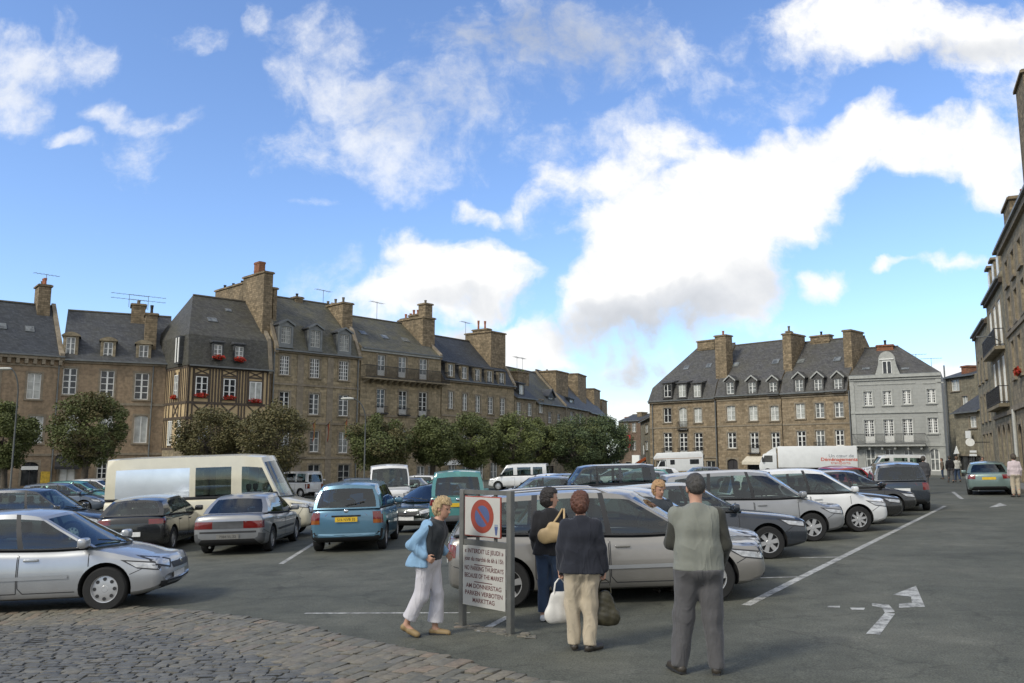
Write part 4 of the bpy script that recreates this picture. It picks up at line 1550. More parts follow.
# old patches, oil and cracks
vo = nt.nodes.new('ShaderNodeTexVoronoi')
vo.feature = 'DISTANCE_TO_EDGE'
vo.inputs['Scale'].default_value = 0.33
mpw = nt.nodes.new('ShaderNodeVectorMath'); mpw.operation = 'MULTIPLY_ADD'
nw = nt.nodes.new('ShaderNodeTexNoise'); nw.inputs['Scale'].default_value = 1.4; nw.inputs['Detail'].default_value = 5
nt.links.new(o, nw.inputs['Vector'])
nt.links.new(nw.outputs['Color'], mpw.inputs[0]); mpw.inputs[1].default_value = (1.0, 1.0, 0); nt.links.new(o, mpw.inputs[2])
nt.links.new(mpw.outputs[0], vo.inputs['Vector'])
crk = ramp(nt, [(0.0, (0.6,) * 3), (0.006, (1,) * 3)], vo.outputs['Distance'])
c = mix(nt, c, crk, 0.7, 'MULTIPLY')
oil = ramp(nt, [(0.62, (1,) * 3), (0.74, (0.55, 0.55, 0.56))], noise(nt, 0.8, o, 4, 0.5))
c = mix(nt, c, oil, 0.8, 'MULTIPLY')
nt.links.new(c, b.inputs['Base Color'])
b.inputs['Roughness'].default_value = 0.85
b.inputs['Specular IOR Level'].default_value = 0.3
bump(nt, b, mth(nt, 'ADD', n3, n2), 0.35, 0.012)
ASPH = m

gm = MB()
xs = [-900, -200, -60, -30, -12, -6, 0, 6, 12, 18, 25, 40, 80, 200, 900]
yg = [-300, -60, -20, -5, 0, 5, 10, 20, 30, 40, 60, 85, 100, 200, 500, 1500]
vs = [(x, y, g(x, y)) for y in yg for x in xs]
nx = len(xs)
fs = [(j * nx + i, j * nx + i + 1, (j + 1) * nx + i + 1, (j + 1) * nx + i) for j in range(len(yg) - 1) for i in range(nx - 1)]
gm.add(vs, fs)
tag(gm.build('ground', ASPH, fix=False), kind='structure')


def on(x, y, h=0.0):
    return Vector((x, y, g(x, y) + h))


# --- painted lines, worn
m, nt, b = new_mat('road_paint')
tc = nt.nodes.new('ShaderNodeTexCoord')
w1 = noise(nt, 6, tc.outputs['Object'], 6, 0.7)
w2 = noise(nt, 40, tc.outputs['Object'], 3, 0.6)
wf = ramp(nt, [(0.44, (0, 0, 0)), (0.62, (1, 1, 1))], mth(nt, 'ADD', mth(nt, 'MULTIPLY', w1, 0.7), mth(nt, 'MULTIPLY', w2, 0.35)))
c = mix(nt, (0.46, 0.46, 0.43), (0.13, 0.13, 0.12), wf)
nt.links.new(c, b.inputs['Base Color'])
b.inputs['Roughness'].default_value = 0.8
PAINT = m


def line_px(name, pts, width, h=0.004, seg=6):
    P = [gpt(*p) for p in pts]
    mbb = MB()
    for A, Bq in zip(P, P[1:]):
        d = (Bq - A)
        d.z = 0
        n = Vector((-d.y, d.x, 0)).normalized() * width / 2
        for k in range(seg):
            a0, a1 = A.lerp(Bq, k / seg), A.lerp(Bq, (k + 1) / seg)
            q = []
            for p in (a0 + n, a0 - n, a1 - n, a1 + n):
                q.append((p.x, p.y, g(p.x, p.y) + h))
            mbb.quad(*q)
    return tag(mbb.build(name, PAINT, fix=False), kind='structure')


def poly_px(name, polys, h=0.004):
    mbb = MB()
    for poly in polys:
        mbb.poly([(lambda p: (p.x, p.y, p.z + h))(gpt(*q)) for q in poly])
    return tag(mbb.build(name, PAINT, fix=False), kind='structure')


line_px('road_marking', [(746, 605.5), (800, 578), (945, 506)], 0.13, seg=20)
line_px('road_marking', [(305, 613.5), (470, 613)], 0.07)
line_px('road_marking', [(281, 564), (318, 541)], 0.11)
line_px('road_marking', [(480, 632), (508, 617)], 0.10, h=0.006)
line_px('road_marking', [(760, 578), (800, 577)], 0.09)
line_px('road_marking', [(800, 558), (845, 557)], 0.09)
line_px('road_marking', [(953, 492), (962, 499)], 0.14)
line_px('road_marking', [(968, 477), (964, 470)], 0.14)
poly_px('direction_arrow', [[(866, 634), (880, 635), (895, 614), (885, 613)], [(885, 613), (895, 612), (889, 605), (872, 603.5), (872, 606), (882, 608)],
                            [(893, 595), (916, 586), (925, 607), (899, 608), (899, 604), (912, 603), (911, 597)]])
poly_px('road_marking', [[(827.5, 606.2), (840, 606.2), (840, 607.8), (827.5, 607.8)], [(850, 608), (865, 608), (864, 610), (852, 610)]])
poly_px('road_marking', [[(989, 507.5), (1000, 503), (1007, 505.5), (996, 507)]])

# --- the paved corner at the lower left
edge_px = [(-260, 622), (-60, 618), (20, 613), (110, 607), (200, 612), (300, 627), (430, 655), (560, 686), (700, 730)]
EDGE = [gpt(*p).xy for p in edge_px]


def edge_len():
    out = [0]
    for a, bb in zip(EDGE, EDGE[1:]):
        out.append(out[-1] + (bb - a).length)
    return out


EL = edge_len()


def edge_at(s):
    for i in range(len(EL) - 1):
        if s <= EL[i + 1]:
            t = (s - EL[i]) / (EL[i + 1] - EL[i])
            # smoothed normal
            def nrm(k):
                k = clamp(k, 0, len(EDGE) - 2)
                d = (EDGE[k + 1] - EDGE[k]).normalized()
                return Vector((d.y, -d.x))
            n0 = (nrm(i - 1) + nrm(i)).normalized()
            n1 = (nrm(i) + nrm(i + 1)).normalized()
            return EDGE[i].lerp(EDGE[i + 1], t), n0.lerp(n1, t).normalized()
    return EDGE[-1], Vector((-.5, -.85))


def edge_off(p):
    """signed distance inside the paved corner"""
    best = 1e9
    for a, bb in zip(EDGE, EDGE[1:]):
        d = bb - a
        t = clamp((p - a).dot(d) / d.length_squared, 0, 1)
        q = p - (a + d * t)
        n = Vector((d.y, -d.x)).normalized()
        if q.length < abs(best):
            best = q.length if q.dot(n) > 0 else -q.length
    return best


def stone_mat(name, stops):
    m, nt, b = new_mat(name)
    ge = nt.nodes.new('ShaderNodeNewGeometry')
    tc = nt.nodes.new('ShaderNodeTexCoord')
    c = ramp(nt, stops, ge.outputs['Random Per Island'])
    n = noise(nt, 14, tc.outputs['Object'], 6, 0.65)
    c = mix(nt, c, ramp(nt, [(0.3, (0.62,) * 3), (0.7, (1.3,) * 3)], n), 0.8, 'MULTIPLY')
    nt.links.new(c, b.inputs['Base Color'])
    b.inputs['Roughness'].default_value = 0.75
    bump(nt, b, noise(nt, 30, tc.outputs['Object'], 5, 0.6), 0.5, 0.015)
    return m


def stone(mb, c, ux, uy, lx, ly, hgt, rg):
    """one hewn stone with a worn, slightly domed top"""
    vs = []
    n = 4
    tilt = (rg.uniform(-.02, .02), rg.uniform(-.02, .02))
    ang = rg.uniform(-.06, .06)
    ux, uy = ux * math.cos(ang) + uy * math.sin(ang), uy * math.cos(ang) - ux * math.sin(ang)
    jit = [(rg.uniform(-.016, .016), rg.uniform(-.016, .016)) for _ in range(16)]
    for j in range(n):
        for i in range(n):
            a, b2 = (-1, -.78, .78, 1)[i], (-1, -.78, .78, 1)[j]
            edge = (abs(a) == 1) + (abs(b2) == 1)
            z = hgt - (0, .007, .018)[edge] + tilt[0] * a * lx + tilt[1] * b2 * ly
            sh = 0.94 if edge == 2 else 1
            jx, jy = jit[j * 4 + i]
            p = c + ux * (a * lx / 2 * sh + jx) + uy * (b2 * ly / 2 * sh + jy)
            vs.append((p.x, p.y, g(p.x, p.y) + z))
    k = len(vs)
    ring = [0, 1, 2, 3, 7, 11, 15, 14, 13, 12, 8, 4]
    for r_ in ring:
        x, y, z = vs[r_]
        vs.append((x, y, g(x, y) - 0.03))
    fs = [(j * 4 + i, j * 4 + i + 1, j * 4 + i + 5, j * 4 + i + 4) for j in range(3) for i in range(3)]
    for q in range(12):
        fs.append((ring[q], k + q, k + (q + 1) % 12, ring[(q + 1) % 12]))
    mb.add(vs, fs)


rg = random.Random(3)
SETT = stone_mat('sett_granite', [(0, (0.115, 0.11, 0.088)), (0.3, (0.145, 0.135, 0.105)), (0.6, (0.17, 0.15, 0.112)), (0.85, (0.14, 0.132, 0.11)), (1, (0.20, 0.155, 0.11))])
COBB = stone_mat('cobble_granite', [(0, (0.088, 0.088, 0.082)), (0.5, (0.112, 0.11, 0.10)), (0.85, (0.13, 0.126, 0.11)), (1, (0.145, 0.13, 0.10))])
EARTH = plain('joint_earth', (0.06, 0.06, 0.042), 0.95, var=0.4, scale=8, bmp=0.3)
BAND = 1.25
mb = MB()
s = EL[1] * 0.4
while s < EL[-1]:
    P, n = edge_at(s)
    t = Vector((-n.y, n.x))
    n = (n + t * 0.35 * sstep(EL[2] - 1, EL[5], s)).normalized()
    t = Vector((-n.y, n.x))
    wrow = rg.uniform(.115, .16) * (1.0 if s < EL[5] else 1.2)
    o = rg.uniform(-.03, .05)
    while o < BAND:
        L = rg.uniform(.2, .36)
        stone(mb, P + n * (o + L / 2) + t * wrow / 2, t, n, wrow - .014, L - .014, rg.uniform(.024, .034), rg)
        o += L
    s += wrow
tag(mb.build('kerb_setts', SETT, fix=False, smooth=40), kind='structure')
mb = MB()
y = 2.2
while y < 12.5:
    wr = rg.uniform(.105, .13)
    x = -10.5 + rg.uniform(0, .2)
    while x < 1.0:
        L = rg.uniform(.13, .22)
        c = Vector((x + L / 2, y + 0.05 * math.sin(x * .9)))
        if edge_off(c) > BAND - .05 and c.y * 0.75 + 2 > abs(c.x):
            stone(mb, c, Vector((1, 0)), Vector((0, 1)), L - .014, wr - .014, rg.uniform(.024, .034), rg)
        x += L
    y += wr
tag(mb.build('cobbles', COBB, fix=False, smooth=40), kind='structure')
mb = MB()
pts = [p for p in EDGE]
ins = [edge_at(s_)[0] + edge_at(s_)[1] * 9.5 for s_ in EL]
for i in range(len(pts) - 1):
    for k in range(10):
        q = [pts[i].lerp(ins[i], k / 10), pts[i + 1].lerp(ins[i + 1], k / 10), pts[i + 1].lerp(ins[i + 1], (k + 1) / 10), pts[i].lerp(ins[i], (k + 1) / 10)]
        mb.quad(*[(p.x, p.y, g(p.x, p.y) + .005 + 0.0004 * k) for p in q])
tag(mb.build('pavement', EARTH, fix=False), kind='structure')

# the raised pavement by the right-hand houses with a yellow kerb edge
mb = MB()
KERB = plain('kerb_granite', (0.24, 0.23, 0.2), .8, var=.2, scale=3, bmp=.2)
PAVE = plain('paving', (0.17, 0.165, 0.15), .85, var=.2, scale=1.2, bmp=.2)
nM = Vector((-.91, .42))
for k in range(16):
    d0, d1 = 22 + k * 3, 25 + k * 3
    a0, a1 = Vector(MP(d0)), Vector(MP(d1))
    q = [a0 + nM * 1.3, a1 + nM * 1.3, a1, a0]
    mb.quad(*[(p.x, p.y, g(p.x, p.y) + .13) for p in q])
    p0, p1 = q[0], q[1]
    mb.quad((p0.x, p0.y, g(p0.x, p0.y) - .02), (p1.x, p1.y, g(p1.x, p1.y) - .02), (p1.x, p1.y, g(p1.x, p1.y) + .13), (p0.x, p0.y, g(p0.x, p0.y) + .13), 1)
tag(mb.build('pavement', [PAVE, KERB], fix=False), kind='structure')

# ================================================================= trees
BARK = plain('bark', (0.075, 0.062, 0.045), .9, var=.35, scale=5, bmp=.5)
LG1 = leafmat('leaf_green', (0.070, 0.084, 0.028), (0.094, 0.108, 0.036), (0.118, 0.13, 0.046))
LG2 = leafmat('leaf_light', (0.090, 0.110, 0.032), (0.118, 0.136, 0.042), (0.145, 0.155, 0.055))
LB1 = leafmat('leaf_autumn', (0.085, 0.080, 0.032), (0.108, 0.098, 0.040), (0.135, 0.10, 0.042))
LD1 = leafmat('leaf_deep', (0.045, 0.066, 0.028), (0.075, 0.10, 0.040), (0.11, 0.13, 0.05))


def tree(px, ytop, ybot, wpx, Y, label, mats, seed, squash=0.9, group='round clipped trees along the left row of houses', n=21000):
    rg = random.Random(seed)
    c = at(px, (ytop + ybot) / 2, Y)
    x, y = c.x, c.y
    gz = g(x, y)
    root = tag(empty('round_tree', (x, y, gz)), label, 'tree', group)
    rx = wpx / 2 / 830 * Y
    rz = (ybot - ytop) / 2 / 830 * Y
    cz = c.z - gz
    hb = cz - rz * .72
    m = MB()
    bend = rg.uniform(-.15, .15)
    m.tube([(0, 0, -.2), (0.02, 0, .25), (bend * .5, .05, hb * .5), (bend, 0, hb), (bend, 0, hb + .5)], [.38, .26, .22, .2, .17], 10)
    m.build('trunk', BARK, root, smooth=60)
    m = MB()
    tips = []
    for k in range(11):
        a = k * 2.4 + rg.uniform(-.3, .3)
        el = rg.uniform(.25, 1.2)
        L = rg.uniform(.6, .9)
        e = Vector((math.cos(a) * math.cos(el) * rx * L, math.sin(a) * math.cos(el) * rx * L, math.sin(el) * rz * 1.2 * L))
        p0 = Vector((bend, 0, hb + rg.uniform(-.1, .4)))
        mid = p0 + e * .5 + Vector((rg.uniform(-.2, .2), rg.uniform(-.2, .2), .25))
        m.tube([p0, mid, p0 + e], [.085, .055, .02], 6)
        for q in range(3):
            f = Vector((rg.uniform(-1, 1), rg.uniform(-1, 1), rg.uniform(0, 1))) * rx * .4
            m.tube([mid, mid + f * .5, mid + f], [.035, .025, .01], 5)
    m.build('limbs', BARK, root, smooth=60)
    m = MB()
    nc = 90
    per = n // nc
    for k in range(nc):
        while True:
            p = Vector((rg.uniform(-1, 1), rg.uniform(-1, 1), rg.uniform(-1, 1)))
            if .3 < p.length < 1:
                break
        p = p.normalized() * (p.length ** .45)
        p *= rg.uniform(.80, 1.0)
        tap = 1 + .42 * min(0, p.z)
        p.x *= tap
        p.y *= tap
        if p.z < -.78:
            p.z = -.78 + rg.uniform(-.1, .1)
        cc = (bend + p.x * rx * .86, p.y * rx * .86, cz + p.z * rz * .88)
        cr = rg.uniform(.17, .32) * rx
        o = len(m.f)
        leaf_cloud(m, cc, (cr, cr, cr * rg.uniform(.6, .95)), per, .085, rg)
        mi = 0 if rg.random() < .6 else 1
        m.m[o:] = [mi] * (len(m.f) - o)
    m.build('crown', mats, root, fix=False)
    return root


tree(8, 394, 477, 66, 58, 'green round tree at the left edge under a street lamp', [LG1, LG2], 1)
tree(86, 388, 476, 82, 57, 'lone round green tree in front of the house with arched dormers', [LG1, LB1], 2)
tree(210, 403, 477, 76, 56, 'brownish round tree before the left half of the half-timbered house', [LB1, LB1], 3, n=13500)
tree(276, 401, 478, 88, 55, 'russet tinged round tree right of the half-timbered house windows', [LB1, LB1], 4, n=15000)
tree(380, 414, 474, 78, 62, 'round green tree behind the white box van, below the long iron balcony', [LG1, LB1], 5)
tree(432, 414, 473, 60, 64, 'round green tree directly above the teal van', [LG1, LG1], 6)
tree(472, 411, 474, 62, 66, 'round green tree straight above the no parking sign', [LG1, LG2], 7)
tree(515, 412, 474, 66, 68, 'brighter green round tree right of the no parking sign', [LG2, LG1], 8)
tree(541, 414, 474, 44, 74, 'slim green tree between the bright tree and the dark pair', [LG1, LG2], 9)
tree(577, 415, 477, 70, 74, 'dark green round tree, left one of the dark pair', [LD1, LG1], 10)
tree(604, 413, 477, 60, 76, 'dark green round tree, rightmost of the row before the street gap', [LD1, LD1], 11)

# ================================================================= street lamps
LAMPP = plain('lamp_post_paint', (0.075, 0.08, 0.075), .6, .2)


def lamp(px, ytop, pxh, yh, Y, label):
    c = at(px, ytop, Y)
    hd = at(pxh, yh, Y - .3)
    gz = g(c.x, c.y)
    root = tag(empty('street_lamp', (c.x, c.y, gz)), label, 'street lamp', 'arched street lamps')
    H = c.z - gz
    dx = hd.x - c.x
    hz = hd.z - gz
    m = MB()
    m.tube([(0, 0, -.1), (0, 0, .9), (0, 0, .95), (0, 0, H)], [.09, .09, .055, .04], 10)
    m.build('pole', LAMPP, root, smooth=60)
    m = MB()
    pts = []
    for k in range(9):
        t = k / 8
        pts.append((dx * (1 - math.cos(t * math.pi / 2)) * .9, -.15 * t, H + (hz - H) * math.sin(t * math.pi / 2)))
    m.tube(pts, .04, 8)
    m.build('arm', LAMPP, root, smooth=60)
    m = MB()
    e = Vector(pts[-1])
    sg = 1 if dx > 0 else -1
    m.lathe([(0, -.12), (.1, -.1), (.16, .1), (.15, .45), (.09, .62), (0, .66)], 'x', 12, c=(0, 0, 0))
    m.v = [(e.x + sg * q[0] * 1.1, e.y + q[1], e.z + q[2] * .6) for q in m.v]
    m.build('lamp_head', GREYW, root, smooth=50)


lamp(18, 392, 7, 368.5, 50, 'arched street lamp at the left edge above the round tree')
lamp(365.5, 420, 350, 398.5, 54, 'arched street lamp with white head in front of the banner house')
# ================================================================= vehicles
GLASS = car_glass()
TYRE = plain('tyre_rubber', (0.012, 0.012, 0.012), .85, var=.2, scale=8)
RIMM = plain('alloy_rim', (0.46, 0.46, 0.46), .35, .6, var=.1)
BLK = plain('black_plastic', (0.022, 0.022, 0.023), .55, var=.15)
GREYP = plain('grey_plastic', (0.075, 0.077, 0.08), .6, var=.15)
INT = plain('car_interior', (0.035, 0.035, 0.037), .9, var=.2)
SEATM = plain('seat_cloth', (0.07, 0.07, 0.075), .95, var=.2)
CHROME = plain('chrome', (0.6, 0.6, 0.6), .12, 1.0, var=.05)
LAMPG = plain('headlamp_glass', (0.40, 0.41, 0.42), .18, .2, var=.35, scale=14, coat=1.0)
LAMPR = plain('red_lamp', (0.13, 0.007, 0.006), .15, var=.2, coat=.8)
LAMPO = plain('orange_lamp', (0.24, 0.07, 0.012), .15, var=.2, coat=.8)
PLW = plain('white_plate', (0.65, 0.65, 0.63), .45)
PLY = plain('yellow_plate', (0.62, 0.40, 0.02), .45)
UNDER = plain('underbody', (0.012, 0.012, 0.012), .95)
INK = plain('sign_ink', (0.02, 0.02, 0.02), .6)


def P_head(s):
    return s.P.get('head_wrap', True)


def interp(tbl, x):
    if x <= tbl[0][0]:
        return tbl[0][1]
    for (a, va), (b2, vb) in zip(tbl, tbl[1:]):
        if x <= b2:
            t = (x - a) / (b2 - a)
            return lerp(va, vb, t)
    return tbl[-1][1]


def smooth_interp(tbl, x):
    """monotone-ish cubic through the table"""
    if x <= tbl[0][0]:
        return tbl[0][1]
    n = len(tbl)
    for i in range(n - 1):
        x0, y0 = tbl[i]
        x1, y1 = tbl[i + 1]
        if x <= x1:
            def sl(k):
                if k <= 0 or k >= n - 1:
                    j = clamp(k, 0, n - 2) if k <= 0 else n - 2
                    return (tbl[j + 1][1] - tbl[j][1]) / (tbl[j + 1][0] - tbl[j][0])
                a = (tbl[k][1] - tbl[k - 1][1]) / (tbl[k][0] - tbl[k - 1][0])
                b2 = (tbl[k + 1][1] - tbl[k][1]) / (tbl[k + 1][0] - tbl[k][0])
                return 0.0 if a * b2 <= 0 else 2 * a * b2 / (a + b2)
            h_ = x1 - x0
            t = (x - x0) / h_
            m0, m1 = sl(i) * h_, sl(i + 1) * h_
            return ((2 * t - 3) * t * t + 1) * y0 + (t - 2) * t * t * m0 + m0 * t + (3 - 2 * t) * t * t * y1 + (t - 1) * t * t * m1
    return tbl[-1][1]


class Car:
    """x forward from the middle of the car, y left, z up"""
    def __init__(s, P, paint):
        s.P = P
        s.paint = paint
        s.L, s.Wd, s.H = P['L'], P['W'], P['H']
        s.hw = s.Wd / 2

    def top(s, x):
        return smooth_interp(s.P['top'], x)

    def bot(s, x):
        P = s.P
        e = s.L / 2
        z = P.get('zb', 0.20)
        f = clamp((abs(x) - (e - 0.55)) / 0.55, 0, 1)
        return z + 0.10 * f * f

    def wid(s, x):
        e = s.L / 2
        P = s.P
        fr = clamp((x - (e - P.get('tf', 1.1))) / P.get('tf', 1.1), 0, 1)
        rr = clamp((-x - (e - P.get('tr', 1.0))) / P.get('tr', 1.0), 0, 1)
        return s.hw * (1 - P.get('nf', 0.10) * fr ** 2 - P.get('nr', 0.07) * rr ** 2)

    def ring(s, x):
        e = s.L / 2
        w, zt, zb = s.wid(x), s.top(x), s.bot(x)
        # rounding of the two ends
        for sg, tb in ((1, s.P.get('ef', 0.10)), (-1, s.P.get('er', 0.08))):
            t = clamp((sg * x - (e - tb)) / tb, 0, 1)
            k = 1 - math.sqrt(max(0, 1 - t * t))
            zt -= k * s.P.get('eh', 0.10)
            zb += k * 0.08
            w -= k * 0.10
        hh = zt - zb
        tum = s.P.get('tumble', 0.035)
        pts = [(0, zt), (w * .5, zt - .004 * hh), (w * .80, zt - .020), (w * .915, zt - .045), (w * .957, zt - .085), (w * .978, zt - .15 * hh - .03), (w * .992, zb + hh * .62), (w, zb + hh * .5),
               (w * .998, zb + hh * .34), (w * .985, zb + hh * .2), (w * .972, zb + hh * .1), (w * .94, zb + .03), (w * .86, zb), (0, zb)]
        return pts

    def side_y(s, x, z):
        pts = s.ring(x)
        for (y0, z0), (y1, z1) in zip(pts[2:], pts[3:]):
            if z1 <= z <= z0:
                t = (z - z0) / (z1 - z0) if z1 != z0 else 0
                return lerp(y0, y1, t)
        return pts[7][0]

    def bow(s, x, y):
        e = s.L / 2
        P = s.P
        f = clamp((x - (e - .9)) / .9, 0, 1) * P.get('bf', .14)
        r = clamp((-x - (e - .8)) / .8, 0, 1) * P.get('br', .09)
        q = (y / s.hw) ** 2
        return x - f * q + r * q

    def body_mesh(s):
        e = s.L / 2
        xs = sorted({round(v, 4) for v in list(np.linspace(-e, e, 41)) + [-e + .015, -e + .035, -e + .06, e - .015, e - .035, e - .07, e - .05, -e + .05] + [p[0] for p in s.P['top']]})
        m = MB()
        n = None
        vs = []
        for x in xs:
            r = s.ring(x)
            full = r + [(-y, z) for y, z in reversed(r[1:-1])]
            n = len(full)
            vs += [(s.bow(x, y), y, z) for y, z in full]
        fs = []
        for i in range(len(xs) - 1):
            for k in range(n):
                k2 = (k + 1) % n
                fs.append((i * n + k, i * n + k2, (i + 1) * n + k2, (i + 1) * n + k))
        fs.append(tuple(range(n - 1, -1, -1)))
        fs.append(tuple((len(xs) - 1) * n + k for k in range(n)))
        m.add(vs, fs)
        # material: dark deck under the greenhouse, plastic bumpers, underbody
        G = s.P['gh']
        for fi, f in enumerate(m.f):
            c = Vector((0, 0, 0))
            for q in f:
                c += Vector(m.v[q])
            c /= len(f)
            if len(f) == 4:
                k = fi % n
                k = min(k, n - 1 - k)
                if k >= 12:
                    m.m[fi] = 2
                elif G['cab'][0] < c.x < G['cab'][1] and k <= 2:
                    m.m[fi] = 1
                elif s.P.get('bump') and (c.x > e - s.P['bump'][0] or c.x < -e + s.P['bump'][1]) and c.z < s.P['bump'][2]:
                    m.m[fi] = 3
                elif s.P.get('sill') and c.z < s.P['sill']:
                    m.m[fi] = 3
        return m

    def build(s, name, label, cat='car', group=None, colours=None, kind=None):
        P, e, hw = s.P, s.L / 2, s.hw
        root = empty(name)
        tag(root, label, cat, group)
        s.root = root
        bumper = P.get('bumpmat') or s.paint
        m = s.body_mesh()
        o = m.build('body', [s.paint, INT, UNDER, bumper], root, smooth=38)
        # wheel arches
        ax = P['axles']
        rw = P.get('rw', .31)
        c = MB()
        for a in ax:
            for sg in (1, -1):
                y0, y1 = sg * (hw - .30), sg * (hw + .2)
                c.lathe([(0, min(y0, y1)), (rw + .055, min(y0, y1)), (rw + .055, max(y0, y1)), (0, max(y0, y1))], 'y', 32, c=(a, 0, rw + .01))
        co = c.build('cutter', [UNDER], None)
        md = o.modifiers.new('arch', 'BOOLEAN')
        md.operation = 'DIFFERENCE'
        md.solver = 'EXACT'
        md.object = co
        try:
            md.material_mode = 'TRANSFER'
        except Exception:
            pass
        dg = bpy.context.evaluated_depsgraph_get()
        me = bpy.data.meshes.new_from_object(o.evaluated_get(dg))
        o.modifiers.clear()
        o.data = me
        bpy.data.objects.remove(co)
        me.set_sharp_from_angle(angle=R(32))
        bm = bmesh.new()
        bm.from_mesh(me)
        s.bvh = BVHTree.FromBMesh(bm)
        bm.free()
        s.body = o
        s.greenhouse()
        s.wheels()
        s.details()
        return root

    # ---- cabin
    def greenhouse(s):
        P = s.P
        G = P['gh']
        hw = s.hw
        cols = G['cols']          # (x at belt, x at roof) from the rear to the front, alternately pillar/glass
        kinds = G['kinds']        # for every gap between columns: 'p' pillar, 'g' glass, 'b' black pillar
        wr = G.get('wr', .76) * hw
        wb = lambda x: min(s.side_y(x, s.top(x) - .06) - .012, s.wid(x) * .955)
        rail = lambda x: smooth_interp(G['rail'], x)
        bel = lambda x: s.top(clamp(x, -s.L / 2 + .05, s.L / 2 - .2)) - .012

        def wrx(x):
            f = clamp((x - (cols[-1][1] - .5)) / .5, 0, 1)
            r = clamp(((cols[0][1] + .5) - x) / .5, 0, 1)
            return wr * (1 - .05 * f * f - .05 * r * r)

        def side(i, v, sg, u=0.0, j=None):
            xb, xt = cols[i]
            if j is not None:
                xb, xt = lerp(xb, cols[j][0], u), lerp(xt, cols[j][1], u)
            x = lerp(xb, xt, v)
            yb, yt = wb(xb), wrx(xt)
            y = lerp(yb, yt, v) + .035 * math.sin(math.pi * v) ** 1.0 + .0
            z = lerp(bel(xb), rail(xt), v)
            return Vector((x, sg * y, z))
        vb = [0, .045, .30, .6, G.get('vtop', .87), 1.0]
        shell = MB()
        glasses = []
        for sg in (1, -1):
            for i, kd in enumerate(kinds):
                if kd == 'g':
                    gm = MB()
                    nu = 4
                    for r in range(5):
                        for k in range(nu):
                            q = [side(i, vb[r], sg, k / nu, i + 1), side(i, vb[r], sg, (k + 1) / nu, i + 1), side(i, vb[r + 1], sg, (k + 1) / nu, i + 1), side(i, vb[r + 1], sg, k / nu, i + 1)]
                            if r in (0, 4):
                                shell.quad(*q, 1 if r == 0 else 0)
                            else:
                                gm.quad(*q)
                    glasses.append(('side_window', gm))
                else:
                    for r in range(5):
                        q = [side(i, vb[r], sg), side(i + 1, vb[r], sg), side(i + 1, vb[r + 1], sg), side(i, vb[r + 1], sg)]
                        shell.quad(*q, 1 if kd == 'b' or r == 0 else 0)
        # windscreen, rear window and roof share their edges with the sides
        crown = G.get('crown', .055)
        bf0, bf1, br0, br1 = G.get('bulge', (.16, .13, .07, .05))
        N = 10
        n_last = len(cols) - 1

        def front(t, v):
            p = side(n_last, v, 1)
            return Vector((p.x + lerp(bf0, bf1, v) * (1 - t * t), t * p.y, p.z + crown * v ** 2 * (1 - t * t) + .004 * (1 - v)))

        def rear(t, v):
            p = side(0, v, 1)
            return Vector((p.x - lerp(br0, br1, v) * (1 - t * t), t * p.y, p.z + crown * v ** 2 * (1 - t * t) + .004 * (1 - v)))
        for fn, nm, vt, tt in ((front, 'windscreen', G.get('wst', .93), .93), (rear, 'rear_window', G.get('rwt', .86), G.get('rww', .84))):
            gm = MB()
            vlo = G.get('rwb', .10) if fn is rear else .02
            if G.get('norear') and fn is rear:
                vv = [0, 1]
            vv = [0, vlo, lerp(vlo, vt, .33), lerp(vlo, vt, .66), vt, 1]
            ts = [-1, -tt] + list(np.linspace(-tt, tt, N + 1)[1:-1]) + [tt, 1]
            for r in range(5):
                for k in range(len(ts) - 1):
                    q = [fn(ts[k], vv[r]), fn(ts[k + 1], vv[r]), fn(ts[k + 1], vv[r + 1]), fn(ts[k], vv[r + 1])]
                    if 0 < k < len(ts) - 2 and 0 < r < 4 and not (G.get('norear') and fn is rear):
                        gm.quad(*q)
                    else:
                        shell.quad(*q, 1 if (fn is front and r == 0) else 0)
            if gm.f:
                glasses.append((nm, gm))
        NX = 12
        x0, x1 = cols[0][1], cols[-1][1]
        ts = np.linspace(-1, 1, 11)

        def roof(u, t):
            x = lerp(x0, x1, u)
            bul = lerp(-br1, bf1, u) if False else (bf1 * u ** 3 - br1 * (1 - u) ** 3)
            return Vector((x + bul * (1 - t * t), t * wrx(x), rail(x) + crown * (1 - t * t)))
        for i in range(NX):
            for k in range(10):
                shell.quad(roof(i / NX, ts[k]), roof(i / NX, ts[k + 1]), roof((i + 1) / NX, ts[k + 1]), roof((i + 1) / NX, ts[k]))
        # weld
        me_o = shell.build('cabin', [s.paint, BLK], s.root, fix=False)
        bm = bmesh.new()
        bm.from_mesh(me_o.data)
        bmesh.ops.remove_doubles(bm, verts=bm.verts, dist=.002)
        bmesh.ops.recalc_face_normals(bm, faces=bm.faces)
        bm.to_mesh(me_o.data)
        bm.free()
        me_o.data.polygons.foreach_set('use_smooth', [True] * len(me_o.data.polygons))
        me_o.data.set_sharp_from_angle(angle=R(38))
        for nm, gm in glasses:
            gm.build(nm, P.get('sideglass', GLASS) if nm == 'side_window' else GLASS, s.root, smooth=60, weld=.002)
        s.rail, s.wrx, s.roofp = rail, wrx, roof
